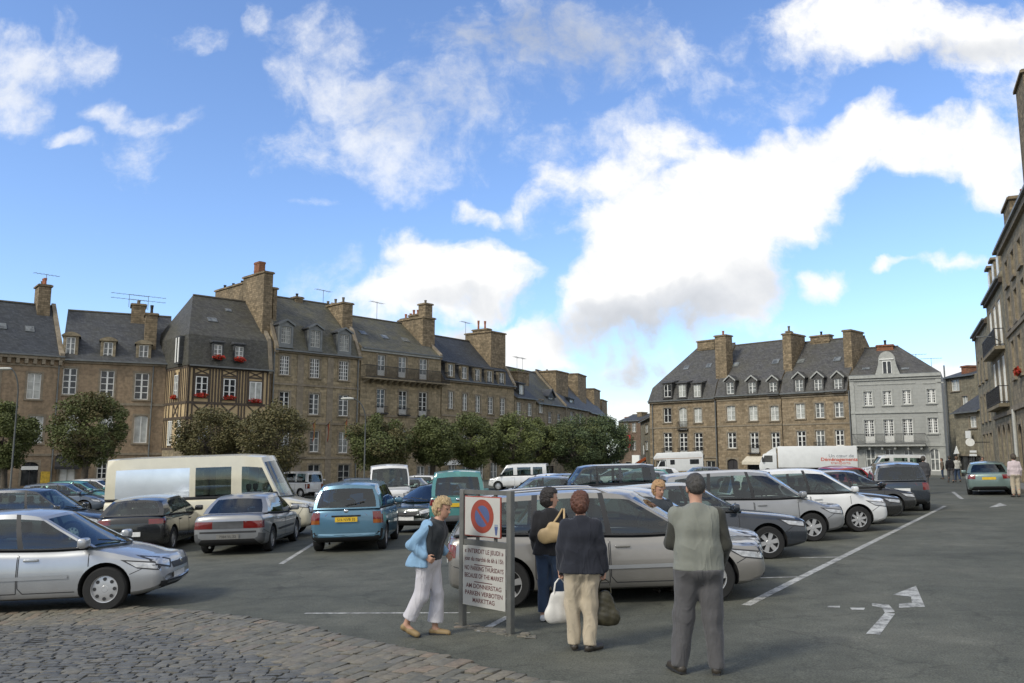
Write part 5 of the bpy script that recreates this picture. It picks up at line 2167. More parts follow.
        # seats and dash seen through the glass
        if not G.get('noseats'):
            q = MB()
            zb = bel((cols[0][0] + cols[-1][0]) / 2) - .05
            xf = G.get('seatx', (.15, -.75))
            for x in xf:
                for y in (-.37, .37):
                    q.box(x - .28, x - .10, y - .22, y + .22, zb, zb + .20)
                    q.box(x - .30, x - .19, y - .13, y + .13, zb + .24, zb + .42)
                    q.box(x - .26, x - .24, y - .05, y + .05, zb + .18, zb + .26)
            so_ = q.build('seats', SEATM, s.root)
            mod_bev(so_, .04)
            q = MB()
            xd = cols[-1][0] - .28
            ring = []
            for k in range(14):
                a = 2 * math.pi * k / 14
                ring.append((xd - .35 + .06 * math.sin(a), .37 + .18 * math.cos(a), zb + .06 + .17 * math.sin(a)))
            q.tube(ring + ring[:1], .018, 6)
            q.build('steering_wheel', BLK, s.root, smooth=60)

    # ---- wheels
    def wheels(s):
        P = s.P
        rw = P.get('rw', .31)
        tw = .19
        styles = P.get('rim', 'spoke7')
        for a in P['axles']:
            for sg in (1, -1):
                c = Vector((a, sg * (s.hw - .115), rw))
                m = MB()
                k = .62
                prof = [(rw * k, -tw / 2), (rw * .92, -tw / 2), (rw * .985, -tw / 2 + .02), (rw, -tw / 2 + .05), (rw, tw / 2 - .05), (rw * .985, tw / 2 - .02), (rw * .92, tw / 2), (rw * k, tw / 2 - .005), (rw * k, -tw / 2)]
                m.lathe([(r, h * 1) for r, h in prof], 'y', 36)
                t = m.build('wheel', TYRE, s.root, smooth=40, loc=c)
                m = MB()
                R0 = rw * k + .012
                o_ = sg * (tw / 2 - .03)
                m.lathe([(0, o_ - sg * .05), (R0 * .98, o_ - sg * .05)], 'y', 30, mi=1)
                m.lathe([(R0 * .9, o_ - sg * .045), (R0 * .9, o_ + sg * .018), (R0 * 1.0, o_ + sg * .024), (R0 * 1.0, o_ - sg * .02)], 'y', 36)
                m.lathe([(0, o_ + sg * .012), (.045, o_ + sg * .012), (.062, o_), (.07, o_ - sg * .04)], 'y', 18)
                if styles == 'cap':
                    m.lathe([(0, o_ + sg * .006), (R0 * .45, o_ + sg * .012), (R0 * .93, o_ - sg * .004)], 'y', 36)
                    for q in range(8):
                        an = 2 * math.pi * q / 8
                        cc = Vector((math.cos(an) * R0 * .68, o_ + sg * .011, math.sin(an) * R0 * .68))
                        m.lathe([(0, .0), (R0 * .13, .0)], 'y', 12, mi=1, c=cc)
                else:
                    ns = int(styles[5:])
                    for q in range(ns):
                        an = 2 * math.pi * q / ns + .2
                        d = Vector((math.cos(an), 0, math.sin(an)))
                        pr = Vector((-d.z, 0, d.x))
                        w0, w1 = .032, .024 + .02 * (ns < 7)
                        pts = [d * .04 + pr * w0, d * R0 * .93 + pr * w1, d * R0 * .93 - pr * w1, d * .04 - pr * w0]
                        m.prism([p + Vector((0, o_ - sg * .02, 0)) for p in pts], (0, sg * .028, 0))
                m.build('rim', [RIMM, BLK], t, smooth=35)

    # ---- surface-following pieces
    def hit(s, o, d):
        h_ = s.bvh.ray_cast(Vector(o), Vector(d).normalized(), 4.0)
        return (h_[0], h_[1]) if h_[0] is not None else (None, None)

    def patch(s, m, corners, d, nu=6, nv=4, off=.004, mi=0, rim=None):
        """project the quad (4 points) along d onto the body"""
        A, Bq, C, D = [Vector(c) for c in corners]
        grid = []
        for j in range(nv + 1):
            row = []
            for i in range(nu + 1):
                p = A.lerp(Bq, i / nu).lerp(D.lerp(C, i / nu), j / nv)
                q, nn_ = s.hit(p - Vector(d) * 1.0, d)
                row.append(q - Vector(d).normalized() * off if q is not None else None)
            grid.append(row)
        for j in range(nv):
            for i in range(nu):
                q = [grid[j][i], grid[j][i + 1], grid[j + 1][i + 1], grid[j + 1][i]]
                if all(p is not None for p in q):
                    edge = rim is not None and (i in (0, nu - 1) or j in (0, nv - 1))
                    m.quad(*q, rim if edge else mi)

    def lamp(s, name, pts2, end, mats, nu=7, nv=4, both=True, off=.006, sub=None):
        """pts2: (y, z) corners seen from the end (+1 front, -1 rear)"""
        for sg in (1, -1) if both else (1,):
            m = MB()
            e = s.L / 2
            if name == 'headlight' and P_head(s):
                zt = s.top(e - .45) - .07
                s.patch(m, [(e - .66, sg * 2, zt + .005), (e - .10, sg * 2, zt - .06), (e - .13, sg * 2, zt - .17), (e - .42, sg * 2, zt - .13)], (0, -sg, 0), 12, 6, .005, rim=1)
            if name == 'tail_light':
                zs = [q[1] for q in pts2]
                s.patch(m, [(-e - .02, sg * 2, max(zs)), (-e + .20, sg * 2, max(zs)), (-e + .16, sg * 2, min(zs)), (-e - .02, sg * 2, min(zs))], (0, -sg, 0), 4, 4, .005)
            dirv_ = Vector((-end, -.28 * sg, 0)).normalized() if both else Vector((-end, 0, 0))
            org = []
            for y, z in pts2:
                p = Vector((end * e, sg * y, z))
                org.append(p - dirv_ * .3)
            s.patch(m, org, dirv_, *((10, 6) if name == 'headlight' else (nu, nv)), off, rim=1 if name == 'headlight' else None)
            if len(mats) > 1 and name != 'headlight':
                k = 0
                for j in range(nv):
                    for i in range(nu):
                        if k < len(m.m):
                            m.m[k] = 1 if (j / nv if sub == 'z' else i / nu) > .62 else 0
                        k += 1
            if m.f:
                m.build(name, mats, s.root, smooth=60, weld=.0015)

    def strip_side(s, name, mt, lines, w, off=.003, mi=0, n=10):
        """thin ribbons along polylines of (x, z); one mesh per flank"""
        for sg in (1, -1):
            m = MB()
            for pts in lines:
                s._strip(m, sg, pts, w, off, mi, n)
            if m.f:
                m.build(name, mt, s.root, fix=False)

    def _strip(s, m, sg, pts, w, off, mi, n):
        if True:
            for (xa, za), (xb, zb) in zip(pts, pts[1:]):
                d = Vector((xb - xa, 0, zb - za)).normalized()
                nn_ = Vector((-d.z, 0, d.x)) * w / 2
                prev = None
                for k in range(n + 1):
                    c = Vector((lerp(xa, xb, k / n), 0, lerp(za, zb, k / n)))
                    pr = []
                    for q in (c + nn_, c - nn_):
                        h_, _ = s.hit((q.x, sg * 2.0, q.z), (0, -sg, 0))
                        pr.append(h_ + Vector((0, sg * off, 0)) if h_ is not None and abs(h_.y) > s.hw * .7 else None)
                    if prev and all(p is not None for p in prev + pr):
                        m.quad(prev[0], pr[0], pr[1], prev[1], mi)
                    prev = pr

    def details(s):
        P, e, hw = s.P, s.L / 2, s.hw
        G = P['gh']
        D = P.get('det', {})
        # shut lines of the doors, the bonnet edge and the bumper joints
        for a, b2 in P.get('doors', ()):
            zt = s.top((a + b2) / 2) - .03
            zl = P.get('zb', .2) + .10
            s.strip_side('door_seam', BLK, [[(b2, zt), (b2, zl), (a + .07, zl), (a, zl + .08), (a, zt)]], .012)
        zn = s.top(e - .3)
        s.strip_side('bumper_seam', BLK, [[(P['axles'][1] + P.get('rw', .31) + .03, .50), (e - .25, zn - .13), (e - .12, zn - .14)]], .010)
        s.strip_side('rear_bumper_seam', BLK, [[(P['axles'][0] - P.get('rw', .31) - .04, .46), (-e + .1, .58)]], .010)
        # handles
        for a, b2 in P.get('doors', ()):
            for sg in (1, -1):
                z = s.top(a + .15) - .15
                h_, _ = s.hit((a + .17, sg * 2, z), (0, -sg, 0))
                if h_ is None:
                    continue
                q = MB()
                q.box(a + .07, a + .27, h_.y - .01, h_.y + .028 if sg > 0 else h_.y + .01, z - .018, z + .018) if sg > 0 else q.box(a + .07, a + .27, h_.y - .028, h_.y + .01, z - .018, z + .018)
                mod_bev(q.build('door_handle', D.get('handle', s.paint), s.root), .008)
        if D.get('mould'):
            z = D['mould']
            s.strip_side('side_moulding', D.get('mouldmat', s.paint), [[(P['axles'][0] + .5, z), (P['axles'][1] - .5, z + .01)]], .05, off=.014, n=24)
        # mirrors
        for sg in (1, -1):
            xm = G['cols'][-1][0] - .12
            yb = s.side_y(xm, s.top(xm) - .06)
            q = MB()
            zz = s.top(xm) + .07
            q.box(xm - .06, xm + .07, sg * yb - .02 * sg if sg > 0 else sg * (yb + .2), sg * (yb + .2) if sg > 0 else sg * yb + .02, zz - .07, zz + .07)
            o_ = q.build('mirror', D.get('mirror', s.paint), s.root)
            mod_bev(o_, .04)
        # lamps, plates, grille
        if 'head' in D:
            s.lamp('headlight', D['head'], 1, [LAMPG, BLK])
        if 'head_side' in D:
            pass
        if 'tail' in D:
            s.lamp('tail_light', D['tail'], -1, D.get('tailm', [LAMPR, LAMPO]), sub=D.get('tsub', 'z'))
        for key, nm, mt in (('grille', 'grille', BLK), ('intake', 'air_intake', BLK), ('fbar', 'bumper_strip', D.get('fbarm', CHROME))):
            if key in D:
                s.lamp(nm, D[key], 1, [mt], both=False, nu=10, nv=3)
        for key, nm, mt in (('rpanel', 'rear_panel', D.get('rpanelm', BLK)), ('rstrip', 'rear_bumper_strip', D.get('rstripm', BLK))):
            if key in D:
                s.lamp(nm, D[key], -1, [mt], both=False, nu=10, nv=3)
        if 'fog' in D:
            s.lamp('fog_light_recess', D['fog'], 1, [BLK], nu=4, nv=2)
        for key, end in (('fplate', 1), ('rplate', -1)):
            if key not in D:
                continue
            z, mt, txt = D[key]
            h_, nn_ = s.hit((end * (e + 1), 0, z), (-end, 0, 0))
            if h_ is None:
                continue
            q = MB()
            x0 = h_.x + end * .012
            q.box(min(x0, x0 + end * .012), max(x0, x0 + end * .012), -.26, .26, z - .055, z + .055)
            po = q.build('number_plate', mt, s.root)
            if txt:
                make_text(txt, .085, INK, po, Matrix.Translation((x0 + end * .0145, 0, z - .03)) @ Matrix.Rotation(end * math.pi / 2, 4, 'Z') @ Matrix.Rotation(math.pi / 2, 4, 'X'), 'plate_number')
        if 'badge' in D:
            x, z, end = D['badge']
            h_, _ = s.hit((end * (e + 1), 0, z), (-end, 0, 0))
            if h_ is not None:
                q = MB()
                q.lathe([(.0, .012), (.035, .012), (.045, .006), (.045, 0)], 'x', 16, c=(0, 0, 0))
                q.v = [(h_.x + end * (v[0] + .002), v[1] * 1.2, z + v[2] * .9) for v in q.v]
                q.build('badge', CHROME, s.root, smooth=40)
        # wipers
        if D.get('wiper', True):
            q = MB()
            xw = G['cols'][-1][0]
            zz = s.top(xw) + .02
            b0 = G.get('bulge', (.16,))[0]
            q.bar((xw + b0 * .8, .35, zz + .02), (xw + b0 * .95 - .1, -.25, zz + .10), .018)
            q.bar((xw + b0 * .7, -.15, zz + .02), (xw + b0 * .4 - .1, -.62, zz + .08), .018)
            q.build('wipers', BLK, s.root)
        if D.get('railings'):
            for sg in (1, -1):
                q = MB()
                xs = np.linspace(G['cols'][0][1] + .15, G['cols'][-1][1] - .25, 12)
                q.tube([(float(x), sg * (s.wrx(float(x)) - .06), s.rail(float(x)) + .055 + (.0 if 0 < i < 11 else -.05)) for i, x in enumerate(xs)], .017, 8)
                q.build('roof_rail', D['railings'], s.root, smooth=60)
        if D.get('aerial'):
            q = MB()
            x = G['cols'][-1][1] - .15
            q.tube([(x, 0, s.rail(x) + .05), (x - .25, 0, s.rail(x) + .38)], .006, 5)
            q.build('aerial', BLK, s.root)
        if D.get('rwiper'):
            q = MB()
            x, z0 = D['rwiper']
            q.bar((x, 0, z0), (x + .05, -.42, z0 + .08), .018)
            q.build('rear_wiper', BLK, s.root)
        # exhaust, underside
        q = MB()
        q.tube([(-e + .3, .5 * hw, .2), (-e + .06, .5 * hw, .2)], .028, 8)
        q.build('exhaust', CHROME, s.root)


def mod_bev(o, w):
    bm = bmesh.new()
    bm.from_mesh(o.data)
    try:
        bmesh.ops.bevel(bm, geom=list(bm.edges), offset=w, segments=3, affect='EDGES', profile=.5)
    except Exception:
        pass
    bm.to_mesh(o.data)
    bm.free()
    o.data.polygons.foreach_set('use_smooth', [True] * len(o.data.polygons))
    o.data.set_sharp_from_angle(angle=R(50))
    return o


def make_text(txt, size, mat_, parent, M, name='lettering', ext=0.0, align='CENTER', sx=1.0, bold=0.0):
    cu = bpy.data.curves.new(name, 'FONT')
    cu.body = txt
    cu.size = size
    cu.extrude = ext
    cu.offset = bold
    cu.align_x = align
    to = bpy.data.objects.new('tmp', cu)
    COL.objects.link(to)
    dg = bpy.context.evaluated_depsgraph_get()
    dg.update()
    me = bpy.data.meshes.new_from_object(to.evaluated_get(dg))
    bpy.data.objects.remove(to)
    me.transform(M @ Matrix.Diagonal((sx, 1, 1, 1)))
    me.materials.clear()
    me.materials.append(mat_)
    return link(name, me, parent)


def settle(root, x, y, heading):
    """stand a thing on the sloping ground, x axis along heading"""
    e = .5
    nn_ = Vector((-(g(x + e, y) - g(x - e, y)) / (2 * e), -(g(x, y + e) - g(x, y - e)) / (2 * e), 1)).normalized()
    q = Vector((0, 0, 1)).rotation_difference(nn_)
    root.rotation_mode = 'QUATERNION'
    root.rotation_quaternion = q @ Quaternion((0, 0, 1), R(heading))
    root.location = (x, y, g(x, y))


def park(root, px, py, heading, ref=(0, 0)):
    """put the local ground point ref of the vehicle at the ground seen at (px, py)"""
    p = gpt(px, py)
    c, sn = math.cos(R(heading)), math.sin(R(heading))
    x = p.x - (ref[0] * c - ref[1] * sn)
    y = p.y - (ref[0] * sn + ref[1] * c)
    settle(root, x, y, heading)
    return x, y


# paints
PT = {
    'silver': car_paint('paint_silver', (0.38, 0.39, 0.40), .55, .32),
    'champagne': car_paint('paint_champagne', (0.255, 0.243, 0.222), .5, .32),
    'grey': car_paint('paint_grey', (0.20, 0.205, 0.20), .5, .32),
    'midgrey': car_paint('paint_midgrey', (0.26, 0.265, 0.27), .5, .32),
    'navy': car_paint('paint_navy', (0.018, 0.024, 0.034), .2, .25),
    'black': car_paint('paint_black', (0.010, 0.011, 0.012), .1, .22),
    'dgreen': car_paint('paint_dark_green', (0.012, 0.022, 0.020), .2, .25),
    'blue': car_paint('paint_light_blue', (0.085, 0.185, 0.26), .4, .32),
    'teal': car_paint('paint_teal', (0.06, 0.22, 0.21), .1, .3),
    'white': car_paint('paint_white', (0.62, 0.62, 0.61), 0, .3),
    'cream': car_paint('paint_cream', (0.60, 0.56, 0.43), 0, .35),
    'red': car_paint('paint_red', (0.26, 0.014, 0.016), .1, .3),
    'sage': car_paint('paint_sage', (0.16, 0.22, 0.20), .4, .3),
    'steel': car_paint('paint_steel_blue', (0.10, 0.125, 0.16), .5, .3),
}

# ---- body types
def hatch(L=4.17, W=1.71, H=1.47, nose=.70, belt=.93):
    e = L / 2
    return dict(L=L, W=W, H=H, zb=.19, rw=.31, axles=(-e + .80, e - .86), rim='cap', tf=1.2,
                top=[(-e, belt - .02), (-e + .25, belt + .02), (-.6, belt + .0), (.55, belt - .03), (.95, belt - .02), (1.35, belt - .08), (e - .32, belt - .18), (e - .1, nose + .02), (e, nose - .06)],
                doors=[(-.92, .02), (.04, 1.0)], eh=.16, ef=.12,
                gh=dict(cab=(-e + .25, .95), cols=[(-e + .16, -e + .52), (-e + .62, -e + .80), (-.86, -.72), (.0, -.12), (.08, -.06), (.98, .16), (1.06, .22)], kinds=['p', 'g', 'g', 'b', 'g', 'p'],
                        rail=[(-e + .5, H - .16), (-e + 1.0, H - .09), (-.2, H - .06), (.05, H - .085), (.3, H - .14)], wr=.72, bulge=(.20, .16, .07, .06), rwb=.12))


def mpv(L=4.27, W=1.75, H=1.63, nose=.80, belt=1.0):
    e = L / 2
    return dict(L=L, W=W, H=H, zb=.21, rw=.315, axles=(-e + .75, e - .86), rim='spoke6', nr=.04,
                top=[(-e, belt), (-e + .2, belt + .02), (-.6, belt + .0), (.6, belt - .02), (1.0, belt - .01), (1.4, belt - .09), (e - .3, belt - .21), (e - .08, nose), (e, nose - .08)],
                doors=[(-1.0, .0), (.02, 1.0)], eh=.16, ef=.12,
                gh=dict(cab=(-e + .15, 1.05), cols=[(-e + .08, -e + .30), (-e + .30, -e + .46), (-1.05, -.98), (-.97, -.9), (-.02, -.12), (.06, -.05), (1.10, .30), (1.22, .38)], kinds=['p', 'g', 'b', 'g', 'b', 'g', 'p'],
                        rail=[(-e + .28, H - .14), (-e + .8, H - .08), (-.2, H - .05), (.2, H - .08), (.45, H - .14)], wr=.74, bulge=(.22, .18, .08, .07), rwb=.06, rww=.90, seatx=(.2, -.75)))


def sedan(L=4.4, W=1.69, H=1.41, nose=.68, belt=.90):
    e = L / 2
    return dict(L=L, W=W, H=H, zb=.2, rw=.305, axles=(-e + .92, e - .84), rim='cap',
                top=[(-e, belt - .02), (-e + .1, belt + .04), (-e + .62, belt + .05), (-.6, belt), (.5, belt - .02), (.9, belt - .02), (1.4, belt - .06), (e - .25, belt - .15), (e - .06, nose + .04), (e, nose)],
                doors=[(-.95, -.02), (.0, .95)], eh=.10, nf=.06, nr=.05, ef=.08, er=.08, br=.05, bf=.09,
                gh=dict(cab=(-e + .72, .95), cols=[(-e + .60, -e + 1.08), (-1.28, -.98), (-1.12, -.9), (-.02, -.12), (.05, -.06), (.92, .20), (1.0, .26)], kinds=['p', 'g', 'g', 'b', 'g', 'p'],
                        rail=[(-e + 1.0, H - .12), (-.7, H - .07), (-.1, H - .05), (.3, H - .11)], wr=.72, bulge=(.16, .12, .12, .09), rwb=.04))


def van(L=5.5, W=1.95, H=2.35, belt=1.22, nose=.98, wins=True):
    e = L / 2
    return dict(L=L, W=W, H=H, zb=.26, rw=.33, axles=(-e + 1.15, e - .85), rim='cap', nr=.01, br=.02, tumble=.01,
                top=[(-e, belt), (0, belt), (e - 1.45, belt), (e - 1.0, belt - .02), (e - .55, belt - .12), (e - .12, nose), (e, nose - .1)],
                doors=[(e - 2.15, e - 1.15)], eh=.1, er=.03,
                gh=dict(cab=(-e + .05, e - 1.2), noseats=False, seatx=(e - 1.75,),
                        cols=[(-e + .02, -e + .06), (-e + .32, -e + .34), (e - 3.55, e - 3.55), (e - 3.38, e - 3.38), (e - 2.35, e - 2.35), (e - 2.05, e - 2.05), (e - 1.05, e - 1.62), (e - .95, e - 1.52)],
                        kinds=['p', 'g', 'p', 'g', 'p', 'g', 'p'], rail=[(-e, H - .1), (-e + 1, H - .07), (e - 2.2, H - .06), (e - 1.5, H - .14)], wr=.90, vtop=.74, wst=.88, bulge=(.18, .14, .03, .03), rwb=.08, rwt=.78, crown=.07))


def kangoo(L=4.0, W=1.68, H=1.82, belt=1.06, nose=.82):
    e = L / 2
    return dict(L=L, W=W, H=H, zb=.22, rw=.305, axles=(-e + .62, e - .76), rim='cap', nr=.01, br=.03,
                top=[(-e, belt), (-.5, belt), (.5, belt - .02), (.85, belt - .02), (1.3, belt - .1), (e - .25, belt - .2), (e - .06, nose), (e, nose - .08)],
                doors=[(-.85, .05), (.07, .95)], eh=.12, er=.04,
                gh=dict(cab=(-e + .08, .9), cols=[(-e + .04, -e + .12), (-e + .22, -e + .30), (-.95, -.93), (-.83, -.82), (.0, -.02), (.08, .04), (1.02, .46), (1.12, .54)], kinds=['p', 'g', 'p', 'g', 'b', 'g', 'p'],
                        rail=[(-e + .1, H - .12), (-e + .6, H - .07), (.1, H - .06), (.55, H - .14)], wr=.82, bulge=(.2, .16, .04, .04), rwb=.02, rwt=.80, rww=.86))


def coupe(L=4.42, W=1.76, H=1.54, belt=.95, nose=.74):
    """estate"""
    e = L / 2
    return dict(L=L, W=W, H=H, zb=.20, rw=.315, axles=(-e + .86, e - .86), rim='spoke5',
                top=[(-e, belt), (-e + .25, belt + .04), (-.7, belt + .01), (.5, belt - .03), (.95, belt - .02), (1.35, belt - .08), (e - .32, belt - .19), (e - .1, nose + .02), (e, nose - .06)],
                doors=[(-1.0, -.0), (.02, 1.08)], eh=.15, ef=.12,
                gh=dict(cab=(-e + .2, 1.0), cols=[(-e + .14, -e + .42), (-e + .34, -e + .60), (-1.06, -1.02), (-.98, -.94), (-.02, -.10), (.06, -.03), (1.12, .22), (1.22, .30)], kinds=['p', 'g', 'b', 'g', 'b', 'g', 'p'],
                        rail=[(-e + .4, H - .15), (-e + .95, H - .09), (-.4, H - .06), (.1, H - .085), (.35, H - .14)], wr=.72, bulge=(.24, .20, .07, .06), rwb=.1))


def car(P, paint, name, label, det=None, group='cars parked in the square', cat='car'):
    P = dict(P)
    if det:
        P['det'] = det
    c = Car(P, PT[paint])
    r = c.build(name, label, cat, group)
    return r, c


HEAD = [(.44, .72), (.84, .78), (.86, .62), (.50, .55)]
def DET(**k):
    d = dict(head=[(.42, .66), (.80, .76), (.84, .60), (.46, .53)], grille=[(-.40, .62), (.40, .62), (.36, .53), (-.36, .53)], intake=[(-.55, .38), (.55, .38), (.5, .27), (-.5, .27)],
             tail=[(.56, .95), (.80, .95), (.82, .62), (.56, .62)], rplate=(.62, PLW, ''), fplate=(.44, PLW, ''), badge=(0, .60, 1))
    d.update(k)
    return d
# ---- near left: silver hatchback
r, c = car(hatch(4.18, 1.71, 1.47), 'silver', 'hatchback', 'silver hatchback at the lower left edge, cut by the photo, nose to the right',
           DET(head=[(.40, .665), (.79, .765), (.83, .615), (.46, .545)], fog=[(.50, .36), (.74, .38), (.74, .30), (.52, .29)], mould=.50, fbar=[(-.5, .335), (.5, .335), (.5, .315), (-.5, .315)], fplate=(.43, PLW, '')))
park(r, 104, 611, 6, (4.18 / 2 - .86, -.80))
# ---- the two cars behind it
r, c = car(hatch(4.5, 1.78, 1.60, belt=1.0), 'navy', 'hatchback', 'dark blue hatchback behind the silver one at the left edge, windows see-through', DET())
park(r, 22, 545, 3, (0, -.8))
r, c = car(hatch(4.35, 1.72, 1.42), 'black', 'hatchback', 'black hatchback with sloping tail between the silver hatchback and the cream van',
           DET(rpanel=[(-.5, .86), (.5, .86), (.5, .76), (-.5, .76)], rpanelm=BLK, tail=[(.45, .86), (.80, .86), (.80, .74), (.45, .74)], tailm=[LAMPR], rplate=(.5, PLW, '')))
park(r, 128, 556, 97, (-4.35 / 2, 0))
# ---- grey saloon
S405 = sedan(4.4, 1.70, 1.41)
S405.update(bump=(.22, .3, .52), bumpmat=GREYP)
r, c = car(S405, 'midgrey', 'saloon_car', 'silver grey boxy saloon seen from behind, in front of the cream van',
           DET(tail=[(.36, .79), (.80, .79), (.80, .62), (.36, .62)], tailm=[LAMPR], rpanel=[(-.36, .79), (.36, .79), (.36, .62), (-.36, .62)], rplate=(.44, plain('dull_plate', (.16, .155, .14), .6), '7384 VL 22'), rpanelm=GREYP, mould=.5, mouldmat=BLK, rstrip=[(-.8, .56), (.8, .56), (.8, .52), (-.8, .52)]))
park(r, 227, 556, 92, (-2.2, 0))
# ---- cream van
r, c = car(van(6.0, 1.98, 2.47), 'cream', 'minibus_van', 'long cream van with silver blinds in its rear window, parked side on', DET(head=[(.56, .86), (.86, .88), (.87, .70), (.58, .68)], grille=[(-.52, .84), (.52, .84), (.52, .72), (-.52, .72)], mirror=BLK, handle=BLK, badge=(0, .78, 1)), cat='van', group='vans parked in the square')
x, y = park(r, 207, 541, 2, (0, -.95))
e_ = 5.75 / 2
film = plain('silver_window_film', (.66, .70, .74), .22, .55, var=.1, scale=1.5)
sw = [o_ for o_ in r.children if o_.name.split('.')[0] == 'side_window']
sw[3].data.materials[0] = film
sw[3]['label'] = 'silver blinded rear side window'
# ---- blue compact people carrier
PIC = mpv(4.27, 1.75, 1.64)
PIC.update(bump=(.0, .2, .5), bumpmat=PT['blue'])
r, c = car(PIC, 'blue', 'people_carrier', 'light blue people carrier seen from behind with a yellow plate', DET(tail=[(.62, 1.02), (.84, 1.02), (.86, .66), (.64, .66)], tailm=[LAMPR, LAMPO], rplate=(.76, PLY, '516 NVB 35'), rpanel=[(-.34, .86), (.34, .86), (.34, .82), (-.34, .82)], rstrip=[(-.78, .44), (.78, .44), (.78, .36), (-.78, .36)], rstripm=PT['blue'], badge=(0, .95, -1), rwiper=(-2.12, 1.08)))
park(r, 346, 553, 92, (-4.27 / 2, 0))
# ---- dark estate nose-on between the blue car and the teal van
r, c = car(coupe(4.4, 1.72, 1.42), 'dgreen', 'estate_car', 'dark green car facing us between the light blue car and the teal van', DET(fplate=(.44, PLW, '')))
park(r, 405, 534, -112, (2.2, 0))
# ---- teal leisure van
r, c = car(kangoo(), 'teal', 'leisure_van', 'teal small van seen from behind with a yellow plate, left of the no parking sign', DET(tail=[(.68, 1.16), (.82, 1.16), (.83, .80), (.70, .80)], rplate=(.80, PLY, ''), rstrip=[(-.78, .5), (.78, .5), (.78, .34), (-.78, .34)], rstripm=GREYP, badge=(0, .95, -1)), cat='van', group='vans parked in the square')
park(r, 458.5, 533, 93, (-2.0, 0))
# ---- far white vans and cars behind the front rank
r, c = car(van(4.9, 1.9, 2.1, belt=1.12, nose=.95), 'white', 'panel_van', 'white van with black windscreen facing us above the dark green car', DET(head=[(.56, .8), (.86, .82), (.87, .66), (.58, .64)], mirror=BLK), cat='van', group='vans parked in the square')
park(r, 391, 512, -80, (2.45, 0))
r, c = car(kangoo(4.0, 1.68, 1.8), 'white', 'leisure_van', 'white small van far behind the bonnet of the cream van', DET(), cat='van', group='vans parked in the square')
park(r, 294, 497, 150, (0, 0))
vsrc = r
r = copy_tree(vsrc); tag(r, 'white small van between the blue people carrier roof and the tree trunk', 'van'); park(r, 311, 495, 100)
r, c = car(hatch(3.8, 1.64, 1.42), 'white', 'hatchback', 'tiny white hatchback under the trees left of the teal van', DET())
park(r, 415, 497, 178, (0, 0)); wh = r
r, c = car(van(4.6, 1.85, 1.95, belt=1.08, nose=.9), 'white', 'panel_van', 'white van roof behind the sign, under the bright green tree', DET(mirror=BLK), cat='van', group='vans parked in the square')
park(r, 519, 489.5, 170, (0, 0))
r, c = car(kangoo(4.7, 1.85, 1.82), 'navy', 'leisure_van', 'big dark blue van among the far cars, below the dark pair of trees', DET(), cat='van', group='vans parked in the square')
park(r, 596, 511, 183, (0, 0))
r, c = car(sedan(4.3, 1.7, 1.42), 'steel', 'saloon_car', 'steel blue saloon roof just above the champagne estate', DET())
park(r, 470 + 70, 512, 185, (0, 0)); st = r
farc = [(62, 514, 10, 'steel', 'dusty blue hatchback in the gap left of the cream van, nearest of three'), (78, 508, 5, 'teal', 'green blue hatchback glimpsed between black car roof and cream van'), (95, 503, 0, 'white', 'pale roofed car farthest back beside the cream van tail')]
hs = {}
for px, py, hd, pt, lb in farc:
    r, c = car(hatch(4.0, 1.68, 1.44), pt, 'hatchback', lb, DET())
    park(r, px, py, hd)
    hs[pt] = r
more = [(wh, 545, 502, 180, 'white hatchback half hidden between far white van and dark blue van'), (hs['steel'], 560, 505, 185, 'blue grey hatchback just left of the big dark blue van'), (hs['steel'], 634, 500, 175, 'blue grey car right of the big dark blue van'), (hs['teal'], 640, 492, 178, 'green car far off below the red banner'),
        (wh, 614, 488, 170, 'white car at the mouth of the far street, under the rightmost tree'), (st, 400, 505, 182, 'steel blue saloon side on behind the dark green car'), (hs['steel'], 350, 503, 186, 'grey blue hatchback right of the blue people carrier roof, far off'), (hs['teal'], 445, 498, 180, 'green car behind the roof of the teal van'),
        (wh, 655, 487, 180, 'white car nearest the camper van, far left of it'), (st, 700, 489, 182, 'steel saloon before the camper van')]
for src, px, py, hd, lb in more:
    r = copy_tree(src)
    r['label'] = lb
    park(r, px, py, hd)

# ---- the right-hand rank, noses towards the roadway
R1 = coupe(4.5, 1.76, 1.56)
r, c = car(R1, 'champagne', 'estate_car', 'champagne estate with roof rails parked side on right behind the pedestrians',
           DET(railings=CHROME, mould=.50, mouldmat=PT['silver'], handle=PT['champagne'], tail=[(.62, 1.02), (.84, 1.02), (.86, .68), (.64, .68)], tailm=[LAMPR], fog=[(.55, .36), (.74, .38), (.74, .28), (.55, .27)]))
park(r, 611, 605, 0.5, (0, -.82))
r, c = car(hatch(4.15, 1.72, 1.5), 'silver', 'hatchback', 'silver hatchback mostly hidden behind the champagne estate', DET())
park(r, 767, 577, 0, (4.15 / 2, -.5))
SD = sedan(4.65, 1.8, 1.46, belt=.93)
SD['rim'] = 'spoke6'
r, c = car(SD, 'navy', 'saloon_car', 'dark navy saloon behind the man in the grey waistcoat', DET(railings=None))
park(r, 770, 559, -1, (4.65 / 2 - .84, -.85))
SC1 = mpv(4.3, 1.8, 1.64)
r, c = car(SC1, 'midgrey', 'people_carrier', 'silver grey people carrier between the navy saloon and the white car', DET())
park(r, 814, 541.5, -1, (4.3 / 2 - .86, -.85))
WHT = mpv(4.05, 1.70, 1.60)
WHT['rim'] = 'spoke8'
r, c = car(WHT, 'white', 'people_carrier', 'white car with dark windows in the right rank', DET(), cat='car')
park(r, 860, 532, -1, (4.05 / 2 - .86, -.8))
r, c = car(sedan(4.6, 1.78, 1.44), 'black', 'saloon_car', 'black car next to the white one in the right rank', DET())
park(r, 902, 522.5, -1, (2.3, -.5))
